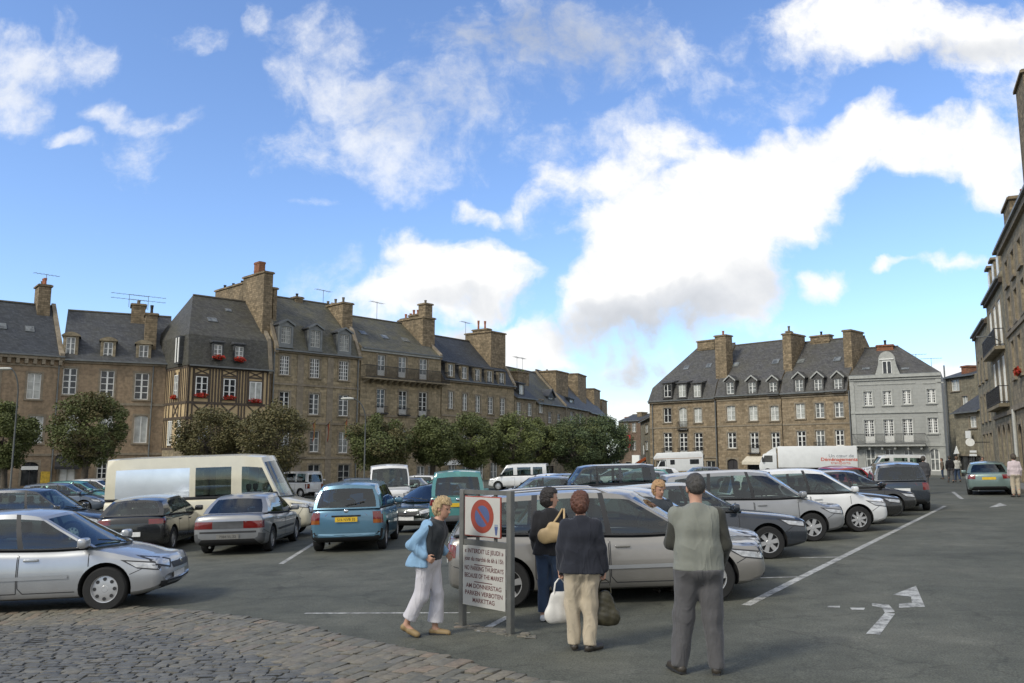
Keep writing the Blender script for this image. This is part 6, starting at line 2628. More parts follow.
r, c = car(hatch(4.2, 1.72, 1.45), 'black', 'hatchback', 'black hatchback behind the black saloon nose', DET())
park(r, 918, 515, -1, (2.1, -.5))
r, c = car(mpv(4.25, 1.76, 1.62), 'navy', 'people_carrier', 'dark people carrier seen from behind at the far end of the right rank', DET(tail=[(.64, 1.0), (.85, 1.0), (.86, .7), (.66, .7)], tailm=[LAMPR], rplate=(.7, PLW, '')))
park(r, 904, 512, 71, (-4.25 / 2, 0))
r, c = car(hatch(4.0, 1.68, 1.44), 'red', 'hatchback', 'red hatchback glimpsed behind black roofs left of the white minibus', DET())
park(r, 858, 500, 95, (-2.0, 0))
r, c = car(van(4.8, 1.88, 1.95, belt=1.1, nose=.9), 'white', 'minibus_van', 'white minibus with dark windows in front of the pale grey house', DET(mirror=BLK), cat='van', group='vans parked in the square')
park(r, 893, 479, 168, (0, 0))
SG = sedan(4.5, 1.76, 1.43)
SG.update(nf=.1, nr=.1)
r, c = car(SG, 'sage', 'saloon_car', 'grey green saloon driving away beside the right hand pavement', DET(tail=[(.50, .88), (.82, .88), (.84, .70), (.52, .70)], tailm=[LAMPR], rplate=(.72, PLY, '')))
park(r, 991, 495.5, 62, (-2.25, 0))

# ---- removal lorry
r = tag(empty('lorry'), 'white box lorry with red lettering parked before the houses with gabled dormers', 'lorry')
BOX = plain('lorry_white', (.66, .67, .66), .45, var=.05, scale=2)
m = MB(); m.box(-4.3, 4.3, -1.22, 1.22, 1.05, 3.75); bo = mod_bev(m.build('cargo_box', BOX, r), .05)
m = MB()
prof = [(4.45, .55), (6.35, .55), (6.45, 1.3), (6.3, 1.75), (5.95, 2.75), (5.4, 2.95), (4.45, 2.95)]
m.prism([(x, -1.15, z) for x, z in prof], (0, 2.3, 0)); cb_ = mod_bev(m.build('cab', BOX, r), .05)
m = MB(); m.quad((6.325, -1.0, 1.8), (6.325, 1.0, 1.8), (6.0, .95, 2.68), (6.0, -.95, 2.68)); m.build('windscreen', GL_DARK, r)
for sg in (1, -1):
    m = MB(); m.poly([(4.9, sg * 1.156, 1.75), (6.1, sg * 1.156, 1.75), (5.8, sg * 1.156, 2.6), (4.9, sg * 1.156, 2.6)]); m.build('side_window', GL_DARK, r)
    m = MB(); m.box(5.95, 6.1, sg * 1.35 - .1, sg * 1.35 + .1, 1.8, 2.4); m.build('mirror', BLK, r)
    m = MB(); m.quad((6.42, sg * 1.0, .85), (6.42, sg * .65, .85), (6.445, sg * .65, 1.1), (6.445, sg * 1.0, 1.1)); m.build('headlight', LAMPG, r)
m = MB(); m.prism([(4.5, -1.0, 2.96), (5.6, -1.0, 2.96), (4.5, -1.0, 3.7)], (0, 2.0, 0)); m.build('wind_deflector', BOX, r)
m = MB(); m.box(-4.2, 6.2, -.45, .45, .6, 1.04); m.build('chassis', BLK, r)
for ax_ in (-2.6, 5.5):
    for sg in (1, -1):
        m = MB(); m.lathe([(.27, -.14), (.48, -.14), (.5, -.1), (.5, .1), (.48, .14), (.27, .14)], 'y', 24); w_ = m.build('wheel', TYRE, r, smooth=40, loc=(ax_, sg * 1.02, .5))
        m = MB(); m.lathe([(0, sg * .08), (.16, sg * .1), (.27, sg * .05)], 'y', 20); m.build('rim', RIMM, w_, smooth=40)
RED = plain('red_lettering', (.50, .07, .03), .6)
BLU = plain('grey_lettering', (.16, .17, .2), .6)
TM = lambda x, z: Matrix.Translation((x, 1.232, z)) @ Matrix.Rotation(math.pi, 4, 'Z') @ Matrix.Rotation(math.pi / 2, 4, 'X')
make_text('Un cœur de', .55, BLU, bo, TM(-2.6, 2.35), 'lettering')
make_text('Déménagements', .58, RED, bo, TM(-2.35, 1.9), 'lettering', bold=.012)
make_text('transports', .5, RED, bo, TM(-2.5, 1.5), 'lettering')
settle(r, (814 - 512) / 830 * 84, 84, 161)
r.scale = (.86, .9, .79)

# ---- camper van
r = tag(empty('camper_van'), 'white camper van with rounded roof bed parked before the hipped corner house', 'camper van')
prof = [(-2.9, .5), (1.55, .5), (1.55, 1.2), (2.75, 1.35), (3.0, 1.75), (3.0, 2.45), (2.75, 2.75), (-2.75, 2.8), (-2.95, 2.6)]
prof = [(-2.9, .5), (1.6, .5), (1.6, 1.95), (3.05, 2.0), (3.15, 2.25), (2.7, 2.85), (-2.7, 2.9), (-2.95, 2.6)]
m = MB(); m.prism([(x, -1.1, z) for x, z in prof], (0, 2.2, 0)); bo = mod_bev(m.build('body', BOX, r), .06)
m = MB(); m.prism([(x, -.95, z) for x, z in [(1.62, .45), (3.35, .45), (3.4, .95), (2.75, 1.12), (2.35, 1.9), (1.62, 1.93)]], (0, 1.9, 0)); cb_ = mod_bev(m.build('cab', BOX, r), .05)
m = MB(); m.quad((2.79, -.82, 1.16), (2.79, .82, 1.16), (2.42, .8, 1.86), (2.42, -.8, 1.86)); m.build('windscreen', GL_DARK, r)
for sg in (1, -1):
    m = MB(); m.poly([(1.75, sg * .956, 1.15), (2.6, sg * .956, 1.15), (2.25, sg * .956, 1.82), (1.75, sg * .956, 1.82)]); m.build('cab_window', GL_DARK, r)
    for x0, x1 in ((-2.4, -1.3), (.55, 1.1)):
        m = MB(); m.box(x0, x1, sg * 1.108 - .008, sg * 1.108 + .008, 1.35, 1.95); m.build('window', GL_DARK, r)
    m = MB(); m.box(-2.8, 3.0, sg * 1.106 - .005, sg * 1.106 + .005, 2.08, 2.14); m.build('stripe', plain('brown_stripe', (.3, .16, .08), .6), r)
for ax_ in (-1.7, 2.6):
    for sg in (1, -1):
        m = MB(); m.lathe([(.19, -.1), (.32, -.1), (.33, -.06), (.33, .06), (.32, .1), (.19, .1)], 'y', 24); w_ = m.build('wheel', TYRE, r, smooth=40, loc=(ax_, sg * .88, .33))
        m = MB(); m.lathe([(0, sg * .06), (.1, sg * .08), (.19, sg * .04)], 'y', 20); m.build('rim', RIMM, w_, smooth=40)
settle(r, (678 - 512) / 830 * 97, 97, 168)
r.scale = (.92, .95, .9)
# ================================================================= people
def smin(a, b, k):
    h = np.maximum(k - np.abs(a - b), 0) / k
    return np.minimum(a, b) - h * h * k * .25


class Field:
    """signed distance field on a grid, grown from rounded cones and ellipsoids, then skinned"""
    def __init__(s, lo, hi, h):
        s.h = h
        s.lo = np.array(lo, float)
        s.n = np.ceil((np.array(hi) - s.lo) / h).astype(int) + 2
        s.d = np.full(s.n, .25, np.float32)
        s.ax = [s.lo[i] + h * np.arange(s.n[i]) for i in range(3)]

    def block(s, lo, hi):
        a = np.clip(np.floor((np.array(lo) - s.lo) / s.h).astype(int), 0, s.n)
        b = np.clip(np.ceil((np.array(hi) - s.lo) / s.h).astype(int) + 1, 0, s.n)
        sl = tuple(slice(a[i], b[i]) for i in range(3))
        X, Y, Z = np.meshgrid(*[s.ax[i][sl[i]] for i in range(3)], indexing='ij')
        return sl, np.stack([X, Y, Z], -1)

    def cone(s, a, b, ra, rb, k=.03, flat=1.0, fdir=None):
        a, b = np.array(a, float), np.array(b, float)
        R_ = max(ra, rb) / min(1, flat) + k + .03
        sl, P = s.block(np.minimum(a, b) - R_, np.maximum(a, b) + R_)
        if P.size == 0:
            return
        ab = b - a
        L = ab.dot(ab)
        t = np.clip(((P - a) @ ab) / max(L, 1e-9), 0, 1)
        q = P - (a + t[..., None] * ab)
        if fdir is not None:
            f = np.array(fdir, float)
            f /= np.linalg.norm(f)
            c = q @ f
            q = q + (c * (1 / flat - 1))[..., None] * f
        d = np.linalg.norm(q, axis=-1) - (ra + (rb - ra) * t)
        s.d[sl] = smin(s.d[sl], d, k)

    def ell(s, c, r, k=.03, M=None):
        c, r = np.array(c, float), np.array(r, float)
        R_ = r.max() + k + .03
        sl, P = s.block(c - R_, c + R_)
        if P.size == 0:
            return
        q = P - c
        if M is not None:
            q = q @ M
        q = q / r
        l = np.linalg.norm(q, axis=-1)
        d = (l - 1) * r.min() * .5 + (l - 1) * (np.linalg.norm(q * r, axis=-1) / np.maximum(l, 1e-6)) * .5
        s.d[sl] = smin(s.d[sl], d, k)

    def cut(s, p, n, k=.0):
        """remove what lies on the n side of the plane"""
        n = np.array(n, float)
        n /= np.linalg.norm(n)
        X, Y, Z = np.meshgrid(*s.ax, indexing='ij')
        pl = (X - p[0]) * n[0] + (Y - p[1]) * n[1] + (Z - p[2]) * n[2]
        s.d = np.maximum(s.d, pl.astype(np.float32))

    def folds(s, amp, sc, seed=0, stretch=(1, 1, .45)):
        X, Y, Z = np.meshgrid(*s.ax, indexing='ij')
        w = 0
        r = np.random.RandomState(seed)
        for k in range(7):
            f = r.normal(size=3) * sc * stretch
            w = w + np.sin(X * f[0] + Y * f[1] + Z * f[2] + r.uniform(0, 6.28)) * (1 / (1 + .4 * k))
        s.d = s.d + (amp * w / 3).astype(np.float32)

    def mesh(s, name, mt, parent, smooth=True):
        d = s.d
        d[0], d[-1], d[:, 0], d[:, -1], d[:, :, 0], d[:, :, -1] = .2, .2, .2, .2, .2, .2
        ins = d < 0
        n = np.array(d.shape) - 1
        cnt = np.zeros(n, int)
        acc = np.zeros((*n, 3))
        num = np.zeros(n)
        off = [(i, j, k) for i in (0, 1) for j in (0, 1) for k in (0, 1)]
        cs = lambda o: tuple(slice(o[i], o[i] + n[i]) for i in range(3))
        for o in off:
            for ax in range(3):
                if o[ax]:
                    continue
                o2 = list(o)
                o2[ax] = 1
                a, b = d[cs(o)], d[cs(o2)]
                cr = (a < 0) != (b < 0)
                t = np.where(cr, a / np.where(np.abs(a - b) < 1e-9, 1, a - b), 0)
                for i in range(3):
                    acc[..., i] += np.where(cr, o[i] + (t if i == ax else 0), 0)
                num += cr
        act = num > 0
        idx = -np.ones(n, int)
        ii = np.argwhere(act)
        idx[act] = np.arange(len(ii))
        V = s.lo + s.h * (ii + acc[act] / num[act][:, None])
        F = []
        for ax in range(3):
            u, v = (ax + 1) % 3, (ax + 2) % 3
            sh = [slice(1, -1)] * 3
            sa = list(sh)
            sa[ax] = slice(0, -1)
            sb = list(sh)
            sb[ax] = slice(1, None)
            A, B = ins[tuple(sa)], ins[tuple(sb)]
            for sign in (True, False):
                e = np.argwhere((A == sign) & (B == (not sign)))
                if len(e) == 0:
                    continue
                base = e.copy()
                for q in range(3):
                    if q != ax:
                        base[:, q] += 1
                def at_(du, dv):
                    c = base.copy()
                    c[:, u] -= du
                    c[:, v] -= dv
                    return idx[c[:, 0], c[:, 1], c[:, 2]]
                quad = np.stack([at_(1, 1), at_(0, 1), at_(0, 0), at_(1, 0)], 1)
                if not sign:
                    quad = quad[:, ::-1]
                F.append(quad)
        F = np.concatenate(F)
        F = F[(F >= 0).all(1)]
        me = bpy.data.meshes.new(name)
        me.from_pydata(V.tolist(), [], F.tolist())
        me.materials.append(mt)
        bm = bmesh.new()
        bm.from_mesh(me)
        for _ in range(2):
            bmesh.ops.smooth_vert(bm, verts=bm.verts, factor=.45, use_axis_x=True, use_axis_y=True, use_axis_z=True)
        bm.to_mesh(me)
        bm.free()
        me.polygons.foreach_set('use_smooth', [True] * len(me.polygons))
        return link(name, me, parent)


SKIN = plain('skin', (0.42, 0.235, 0.16), .55, var=.12, scale=9)
SHOE_DARK = plain('dark_shoe_leather', (0.035, 0.028, 0.02), .5, var=.2)
SHOE_TAN = plain('tan_shoe_leather', (0.24, 0.165, 0.075), .6, var=.2)
EYE = plain('eye', (0.03, 0.025, 0.02), .2)
LIP = plain('lips', (0.30, 0.11, 0.09), .5)


def cloth(name, col, var=.15, scale=7, rough=.9):
    """woven stuff with drawn creases"""
    if name in MATS:
        return MATS[name]
    m, nt, b = new_mat(name)
    tc = nt.nodes.new('ShaderNodeTexCoord')
    o = tc.outputs['Object']
    n = noise(nt, scale, o, 5)
    nt.links.new(ramp(nt, [(.3, tuple(c * (1 - var) for c in col)), (.7, tuple(min(1, c * (1 + var)) for c in col))], n), b.inputs['Base Color'])
    b.inputs['Roughness'].default_value = rough
    b.inputs['Specular IOR Level'].default_value = .15
    b.inputs['Sheen Weight'].default_value = .15
    mp = nt.nodes.new('ShaderNodeMapping')
    mp.inputs['Scale'].default_value = (1.3, 1.3, .55)
    mp.inputs['Rotation'].default_value = (.5, .35, .2)
    nt.links.new(o, mp.inputs[0])
    w = nt.nodes.new('ShaderNodeTexNoise')
    w.inputs['Scale'].default_value = 4.5
    w.inputs['Detail'].default_value = 2
    w.inputs['Distortion'].default_value = .9
    nt.links.new(mp.outputs[0], w.inputs['Vector'])
    ridge = mth(nt, 'ABSOLUTE', mth(nt, 'SUBTRACT', w.outputs[0], .5))
    ridge = mth(nt, 'POWER', mth(nt, 'SUBTRACT', 1.0, mth(nt, 'MULTIPLY', ridge, 4.0, clampit=True)), 2.0)
    h_ = mth(nt, 'ADD', ridge, mth(nt, 'MULTIPLY', noise(nt, 160, o, 2), .12))
    bump(nt, b, h_, .42, .02)
    MATS[name] = m
    return m


def hairmat(name, col):
    if name in MATS:
        return MATS[name]
    m, nt, b = new_mat(name)
    tc = nt.nodes.new('ShaderNodeTexCoord')
    mp = nt.nodes.new('ShaderNodeMapping')
    mp.inputs['Scale'].default_value = (40, 40, 9)
    nt.links.new(tc.outputs['Object'], mp.inputs[0])
    n = noise(nt, 1.5, mp.outputs[0], 5, .7)
    nt.links.new(ramp(nt, [(.3, tuple(c * .45 for c in col)), (.7, tuple(min(1, c * 1.35) for c in col))], n), b.inputs['Base Color'])
    b.inputs['Roughness'].default_value = .6
    bump(nt, b, n, .8, .02)
    MATS[name] = m
    return m


def vadd(a, *r):
    a = np.array(a, float)
    for q in r:
        a = a + np.array(q, float)
    return a


class Person:
    """faces +x; y to the left. J: joints in metres for a 1.75 m figure, scaled afterwards"""
    def __init__(s, label, height, J=None, h=.0085, name='person', group=None, detail=True):
        s.root = tag(empty(name), label, 'person', group)
        s.k = height / 1.75
        s.h = h
        s.det = detail
        s.J = dict(pel=(0, 0, .95), waist=(0, 0, 1.08), chest=(.01, 0, 1.28), neck=(0, 0, 1.46), head=(.03, 0, 1.63),
                   shL=(-.01, .17, 1.385), shR=(-.01, -.17, 1.385), elL=(-.03, .225, 1.12), elR=(-.03, -.225, 1.12), wrL=(.05, .235, .88), wrR=(.05, -.235, .88),
                   hiL=(0, .09, .92), hiR=(0, -.09, .92), knL=(.01, .10, .50), knR=(.01, -.10, .50), anL=(-.02, .10, .085), anR=(-.02, -.10, .085),
                   toeL=(.15, .12, .03), toeR=(.15, -.12, .03), look=(1, 0, 0))
        if J:
            s.J.update(J)
        s.wide = 1.0

    def g(s, n):
        return np.array(s.J[n], float)

    def fld(s, h=None, lo=(-.6, -.62, -.03), hi=(.62, .62, 1.86)):
        return Field(lo, hi, h or s.h)

    def done(s, o):
        o.scale = (s.k,) * 3
        return o

    def headframe(s):
        f = s.g('look')
        f = f / np.linalg.norm(f)
        up = s.g('head') - s.g('neck')
        up = up / np.linalg.norm(up)
        up = up * .6 + np.array((0, 0, 1)) * .7
        up = up - f * up.dot(f)
        up /= np.linalg.norm(up)
        return f, np.cross(up, f), up

    def body(s, grip=(None, None), bulk=1.0, skin=None):
        g_ = s.g
        F = s.fld()
        w = bulk
        # trunk
        F.cone(vadd(g_('pel'), (0, .07, 0)), vadd(g_('pel'), (0, -.07, 0)), .115 * w, .115 * w, .06)
        F.cone(g_('pel'), g_('waist'), .12 * w, .115 * w, .06)
        F.cone(g_('waist'), g_('chest'), .115 * w, .125 * w, .06)
        F.cone(vadd(g_('chest'), (0, .07, .02)), vadd(g_('chest'), (0, -.07, .02)), .11, .11, .06)
        F.cone(g_('shL'), g_('shR'), .062, .062, .06)
        F.cone(g_('chest'), vadd(g_('neck'), (0, 0, -.05)), .10, .07, .06)
        F.cone(vadd(g_('neck'), (0, 0, -.03)), vadd(g_('head'), (-.01, 0, -.05)), .058, .052, .03)
        # head
        f, l, u = s.headframe()
        M = np.stack([f, l, u], 1)
        c = g_('head')
        F.ell(c + u * .03 - f * .012, (.098, .078, .095), .03, M)
        F.ell(c - u * .045 + f * .018, (.072, .058, .082), .03, M)
        F.cone(c - u * .085 + f * .05, c - u * .09 + f * .055, .025, .024, .03)
        F.cone(c - u * .005 + f * .083, c - u * .035 + f * .104, .010, .014, .012)
        F.cone(c - u * .065 + f * .080 + l * .016, c - u * .065 + f * .080 - l * .016, .009, .009, .008)
        for sg in (1, -1):
            F.ell(c - u * .02 - f * .012 + l * sg * .078, (.026, .012, .036), .008, M)
            F.cone(c + u * .022 + f * .078 + l * sg * .018, c + u * .018 + f * .07 + l * sg * .046, .009, .008, .014)
        # limbs
        for sd in 'LR':
            F.cone(g_('sh' + sd), g_('el' + sd), .05, .041, .04)
            F.cone(g_('el' + sd), g_('wr' + sd), .040, .027, .03)
            F.cone(g_('hi' + sd), g_('kn' + sd), .088 * w, .058, .05)
            F.cone(g_('kn' + sd), vadd(g_('kn' + sd) * .55, g_('an' + sd) * .45, (-.012, 0, 0)), .054, .053, .04)
            F.cone(vadd(g_('kn' + sd) * .55, g_('an' + sd) * .45, (-.012, 0, 0)), g_('an' + sd), .052, .036, .04)
            F.cone(vadd(g_('an' + sd), (0, 0, -.03)), g_('toe' + sd), .038, .03, .03)
            s.hand(F, sd, grip[0 if sd == 'L' else 1])
        o = F.mesh('person_body', skin or SKIN, s.root)
        s.done(o)
        if s.det:
            m = MB()
            for sg in (1, -1):
                p = c + u * .002 + f * .083 + l * sg * .031
                m.tube([p - f * .008, p + f * .004], [.009, .006], 8)
            s.done(m.build('eyes', EYE, s.root))
            m = MB()
            p = c - u * .066 + f * .088
            m.tube([p - l * .022, p + f * .003, p + l * .022], [.003, .0055, .003], 8)
            s.done(m.build('mouth', LIP, s.root))

    def hand(s, F, sd, grip):
        el, wr = s.g('el' + sd), s.g('wr' + sd)
        d = (wr - el) / np.linalg.norm(wr - el)
        if grip is not None and grip[0] is not None:
            d = np.array(grip[0], float)
            d /= np.linalg.norm(d)
        sg = 1 if sd == 'L' else -1
        side = np.array((0, -sg, 0), float)          # palm faces the body
        side = side - d * side.dot(d)
        side /= np.linalg.norm(side)
        fw = np.cross(side, d) * (1 if True else 1)
        if fw[0] < 0:
            fw = -fw
        curl = .55 if grip is None else grip[1]
        # palm
        for t in (-.026, -.009, .009, .026):
            F.cone(wr + d * .012 + fw * t * .5, wr + d * .085 + fw * t * 1.05, .0145, .0125, .014, )
        Ls = (.062, .074, .070, .054)
        for i, t in enumerate((.031, .0105, -.0105, -.031)):
            p = wr + d * .088 + fw * t
            q = d
            L = Ls[i]
            for seg, fr in enumerate((.45, .32, .26)):
                a = curl * (.9 if seg == 0 else 1.1)
                q2 = q * math.cos(a) + side * math.sin(a)
                side2 = -q * math.sin(a) + side * math.cos(a)
                e = p + q2 * L * fr * 1.15
                F.cone(p, e, .0092 - seg * .0006, .0086 - seg * .0008, .004)
                p, q, side = e, q2, side2
            side = np.array((0, -sg, 0), float)
            side = side - d * side.dot(d)
            side /= np.linalg.norm(side)
        # thumb leaves the side of the palm near its base
        p = wr + d * .03 + fw * .026
        a = fw * .75 + d * .65 + side * .25
        a /= np.linalg.norm(a)
        e = p + a * .042
        F.cone(p, e, .0135, .0105, .01)
        b = d * .9 + side * .45 + fw * .15
        b /= np.linalg.norm(b)
        F.cone(e, e + b * .034, .0102, .0085, .005)

    def trousers(s, mt, hem=.10, flare=0.0, top=1.05, bulk=1.0, seed=1, fold=.006, legw=1.0, hemL=None, hemR=None):
        g_ = s.g
        F = s.fld(s.h * 1.15)
        w = bulk
        F.cone(vadd(g_('pel'), (-.01, .075, .0)), vadd(g_('pel'), (-.01, -.075, .0)), .132 * w, .132 * w, .07)
        F.cone(vadd(g_('pel'), (-.025, .06, -.03)), vadd(g_('pel'), (-.025, -.06, -.03)), .13 * w, .13 * w, .07)
        F.cone(g_('pel'), g_('waist'), .138 * w, .132 * w, .06)
        for sd in 'LR':
            F.cone(g_('hi' + sd), g_('kn' + sd), .105 * w * legw, .078 * legw, .05)
            F.cone(g_('kn' + sd), vadd(g_('an' + sd), (0, 0, .0)), .078 * legw, .066 * legw + flare, .04)
        F.folds(fold, 26, seed)
        F.cut((0, 0, top), (0, 0, 1))
        o1 = F
        # hem: cut across each shin
        X, Y, Z = np.meshgrid(*F.ax, indexing='ij')
        for sd, hh in (('L', hemL or hem), ('R', hemR or hem)):
            kn, an = g_('kn' + sd), g_('an' + sd)
            d = (an - kn) / np.linalg.norm(an - kn)
            p = an - d * hh
            pl = (X - p[0]) * d[0] + (Y - p[1]) * d[1] + (Z - p[2]) * d[2]
            near = ((X - an[0]) ** 2 + (Y - an[1]) ** 2 + (Z - an[2]) ** 2) < .30 ** 2
            oth = g_('an' + ('R' if sd == 'L' else 'L'))
            mine = ((X - an[0]) ** 2 + (Y - an[1]) ** 2 + (Z - an[2]) ** 2) <= ((X - oth[0]) ** 2 + (Y - oth[1]) ** 2 + (Z - oth[2]) ** 2)
            F.d = np.where(near & mine, np.maximum(F.d, pl.astype(np.float32)), F.d)
        return s.done(F.mesh('trousers', mt, s.root))

    def top(s, mt, name='jacket', hem=.88, sleeves=True, bulk=1.0, seed=2, flare=.0, fold=.006, neckcut=1.485, sleeve_to=.93, slW=1.0, collar=True, pad=.0, cuts=(), open_=None, extra=()):
        g_ = s.g
        F = s.fld(s.h * 1.15)
        w = bulk
        P, Wst, Ch = g_('pel'), g_('waist'), g_('chest')
        bot = vadd(P, (0, 0, hem - .95 - .06))
        F.cone(vadd(Wst, (-.008, 0, 0)), vadd(Ch, (-.008, 0, .03)), .128 * w, .132 * w, .05)
        F.cone(vadd(Wst, (-.008, 0, 0)), vadd(bot, (-.015, 0, 0)), .128 * w, .14 * w, .05)
        F.cone(vadd(Ch, (-.012, 0, .02)), vadd(g_('neck'), (-.02, 0, -.07)), .128 * w, .085, .05)
        F.cone(vadd(Wst, (-.005, .075, 0)), vadd(Wst, (-.005, -.075, 0)), .118 * w, .118 * w, .06)
        F.cone(vadd(Ch, (0, .075, .01)), vadd(Ch, (0, -.075, .01)), .122 * w, .122 * w, .06)
        for sg in (1, -1):
            F.cone(vadd(Wst, (-.005, sg * .07, 0)), vadd(Ch, (0, sg * .075, 0)), .118 * w, .122 * w, .05)
            F.cone(vadd(Wst, (-.005, sg * .07, 0)), vadd(bot, (-.012, sg * (.085 + flare), 0)), .12 * w, .135 * w + flare * .5, .05)
            sh = g_('shL' if sg > 0 else 'shR')
            F.cone(vadd(g_('neck'), (-.02, sg * .03, -.055)), vadd(sh, (0, -sg * .01, -.012)), .066 + pad, .062 + pad, .05)
        F.cone(Ch, vadd(g_('neck'), (-.01, 0, -.02)), .11, .072, .06)
        F.cone(vadd(g_('neck'), (-.012, 0, -.05)), vadd(g_('neck'), (.0, 0, .0)), .074, .068, .02)
        for e_ in extra:
            F.cone(*e_)
        if open_:
            F.cut(*open_)
        if sleeves:
            for sd in 'LR':
                sh, el, wr = g_('sh' + sd), g_('el' + sd), g_('wr' + sd)
                F.cone(sh, el, .066 * slW, .056 * slW, .04)
                e2 = el + (wr - el) * sleeve_to
                F.cone(el, e2, .055 * slW, .045 * slW, .03)
        else:
            for sd in 'LR':
                F.cone(g_('sh' + sd), vadd(g_('sh' + sd), (0, 0, -.05)), .066, .06, .05)
        F.folds(fold, 22, seed)
        F.cut((0, 0, neckcut + g_('neck')[2] - 1.46), (0.3, 0, 1))
        for p, n in cuts:
            F.cut(p, n)
        X, Y, Z = np.meshgrid(*F.ax, indexing='ij')
        # hem, without cutting the hanging sleeves
        arm = np.zeros(F.n, bool)
        for sd in 'LR':
            a, b = g_('el' + sd), g_('wr' + sd)
            t = np.clip(((X - a[0]) * (b - a)[0] + (Y - a[1]) * (b - a)[1] + (Z - a[2]) * (b - a)[2]) / ((b - a) @ (b - a)), 0, 1)
            dd = (X - a[0] - t * (b - a)[0]) ** 2 + (Y - a[1] - t * (b - a)[1]) ** 2 + (Z - a[2] - t * (b - a)[2]) ** 2
            arm |= dd < .07 ** 2
        F.d = np.where(arm & (np.abs(Y - P[1]) > .175), F.d, np.maximum(F.d, (hem - Z).astype(np.float32)))
        return s.done(F.mesh(name, mt, s.root))

    def shoes(s, mt, heel=.0, sole=None):
        for sd in 'LR':
            an, toe = s.g('an' + sd), s.g('toe' + sd)
            d = toe - an
            d = d / np.linalg.norm(d)
            dh = np.array((d[0], d[1], 0.0))
            dh /= np.linalg.norm(dh)
            tilt = toe[2] - (an[2] - .055)
            F = s.fld(.007, lo=np.minimum(an, toe) - .17, hi=np.maximum(an, toe) + .17)
            hl = an - dh * .035 + np.array((0, 0, -.045))
            F.cone(hl, vadd(an, (0, 0, -.02)), .036, .038, .03)
            F.cone(hl, toe, .036, .030, .03)
            mid = (hl + toe) / 2
            F.cone(mid, toe + dh * .02, .041, .030, .03)
            o = F.mesh('shoe', mt, s.root)
            s.done(o)
            if sole:
                q = MB()
                n_ = np.cross(dh, (0, 0, 1))
                A = hl - dh * .035 + np.array((0, 0, -.037))
                Bq = toe + dh * .045 + np.array((0, 0, -.026))
                q.prism([A + n_ * .03, A - n_ * .03, (A + Bq) / 2 - n_ * .044, Bq - n_ * .028, Bq + n_ * .028, (A + Bq) / 2 + n_ * .044], (0, 0, .02))
                s.done(q.build('sole', sole, o))

    def hair(s, mt, back=.02, vol=.012, down=.0, front=.06, seed=0, curly=.006, sides=.02):
        curly *= 1.5
        f, l, u = s.headframe()
        M = np.stack([f, l, u], 1)
        c = s.g('head')
        F = s.fld(.0075, lo=c - .24, hi=c + .24)
        F.ell(c + u * .04 - f * .02, (.104 + vol, .086 + vol, .094 + vol), .02, M)
        F.ell(c - u * (.01 + down * .5) - f * .045, (.075 + vol + back, .082 + vol + sides * .3, .085 + down), .03, M)
        F.folds(curly, 90, seed, (1, 1, 1))
        # keep the face clear
        X, Y, Z = np.meshgrid(*F.ax, indexing='ij')
        P = np.stack([X, Y, Z], -1) - c
        a, h_ = P @ f, P @ u
        side_ = np.abs(P @ l)
        face = np.minimum(a - .018 - .0, (front - h_))
        F.d = np.maximum(F.d, face.astype(np.float32) * 1.0)
        ear = np.minimum(np.minimum(a + .03, -.005 - h_), side_ - .07)
        F.d = np.maximum(F.d, ear.astype(np.float32))
        return s.done(F.mesh('hair', mt, s.root))

    def world(s, p):
        return s.root.matrix_world @ (Vector(p) * s.k)

    def place(s, px, py, heading):
        p = gpt(px, py)
        s.root.location = p
        s.root.rotation_euler = (0, 0, R(heading))
        s.mw = Matrix.Translation(p) @ Matrix.Rotation(R(heading), 4, 'Z')
        return p

    def pt(s, n, off=(0, 0, 0)):
        return s.mw @ (Vector(vadd(s.g(n), off)) * s.k)
NAVY = cloth('navy_wool', (0.022, 0.024, 0.032))
DARKK = cloth('dark_knit', (0.030, 0.034, 0.038))
BLUEJ = cloth('light_blue_jacket', (0.20, 0.33, 0.47))
BLUEL = cloth('blue_lining', (0.05, 0.085, 0.15))
WHITET = cloth('white_trousers', (0.50, 0.485, 0.51), .06)
BEIGE = cloth('beige_trousers', (0.40, 0.34, 0.25), .08)
JEANS = cloth('blue_jeans', (0.035, 0.055, 0.095))
GREYT = cloth('grey_trousers', (0.085, 0.083, 0.085), .1)
VEST = cloth('grey_green_waistcoat', (0.185, 0.192, 0.165), .05)
DSLEEVE = cloth('dark_olive_sleeve', (0.045, 0.045, 0.038))
BLACKC = cloth('black_cardigan', (0.018, 0.018, 0.020))

# --- woman with the blue jacket, walking towards the sign
p = Person('woman walking in a light blue jacket and white trousers, left of the no parking sign', 1.60, dict(
    pel=(0, 0, .95), waist=(.035, 0, 1.08), chest=(.09, 0, 1.27), neck=(.13, 0, 1.44), head=(.20, 0, 1.585),
    shL=(.10, .165, 1.365), shR=(.075, -.17, 1.365), elL=(.02, .24, 1.13), elR=(-.13, -.26, 1.14), wrL=(.17, .20, 1.00), wrR=(.05, -.25, 1.00),
    hiL=(.0, .085, .92), hiR=(0, -.085, .92), knL=(.10, .09, .50), knR=(-.05, -.09, .50), anL=(.07, .095, .09), anR=(-.24, -.10, .16), toeL=(.23, .10, .03), toeR=(-.10, -.11, .035),
    look=(1, -.25, -.25)))
p.body(grip=(None, ((.9, .1, -.5), .8)), bulk=1.08)
p.trousers(WHITET, hem=.07, flare=.03, bulk=1.06, legw=1.08, seed=4, fold=.013, top=.965)
p.top(DARKK, 'sweater', hem=.93, sleeves=False, bulk=1.06, seed=5, neckcut=1.505)
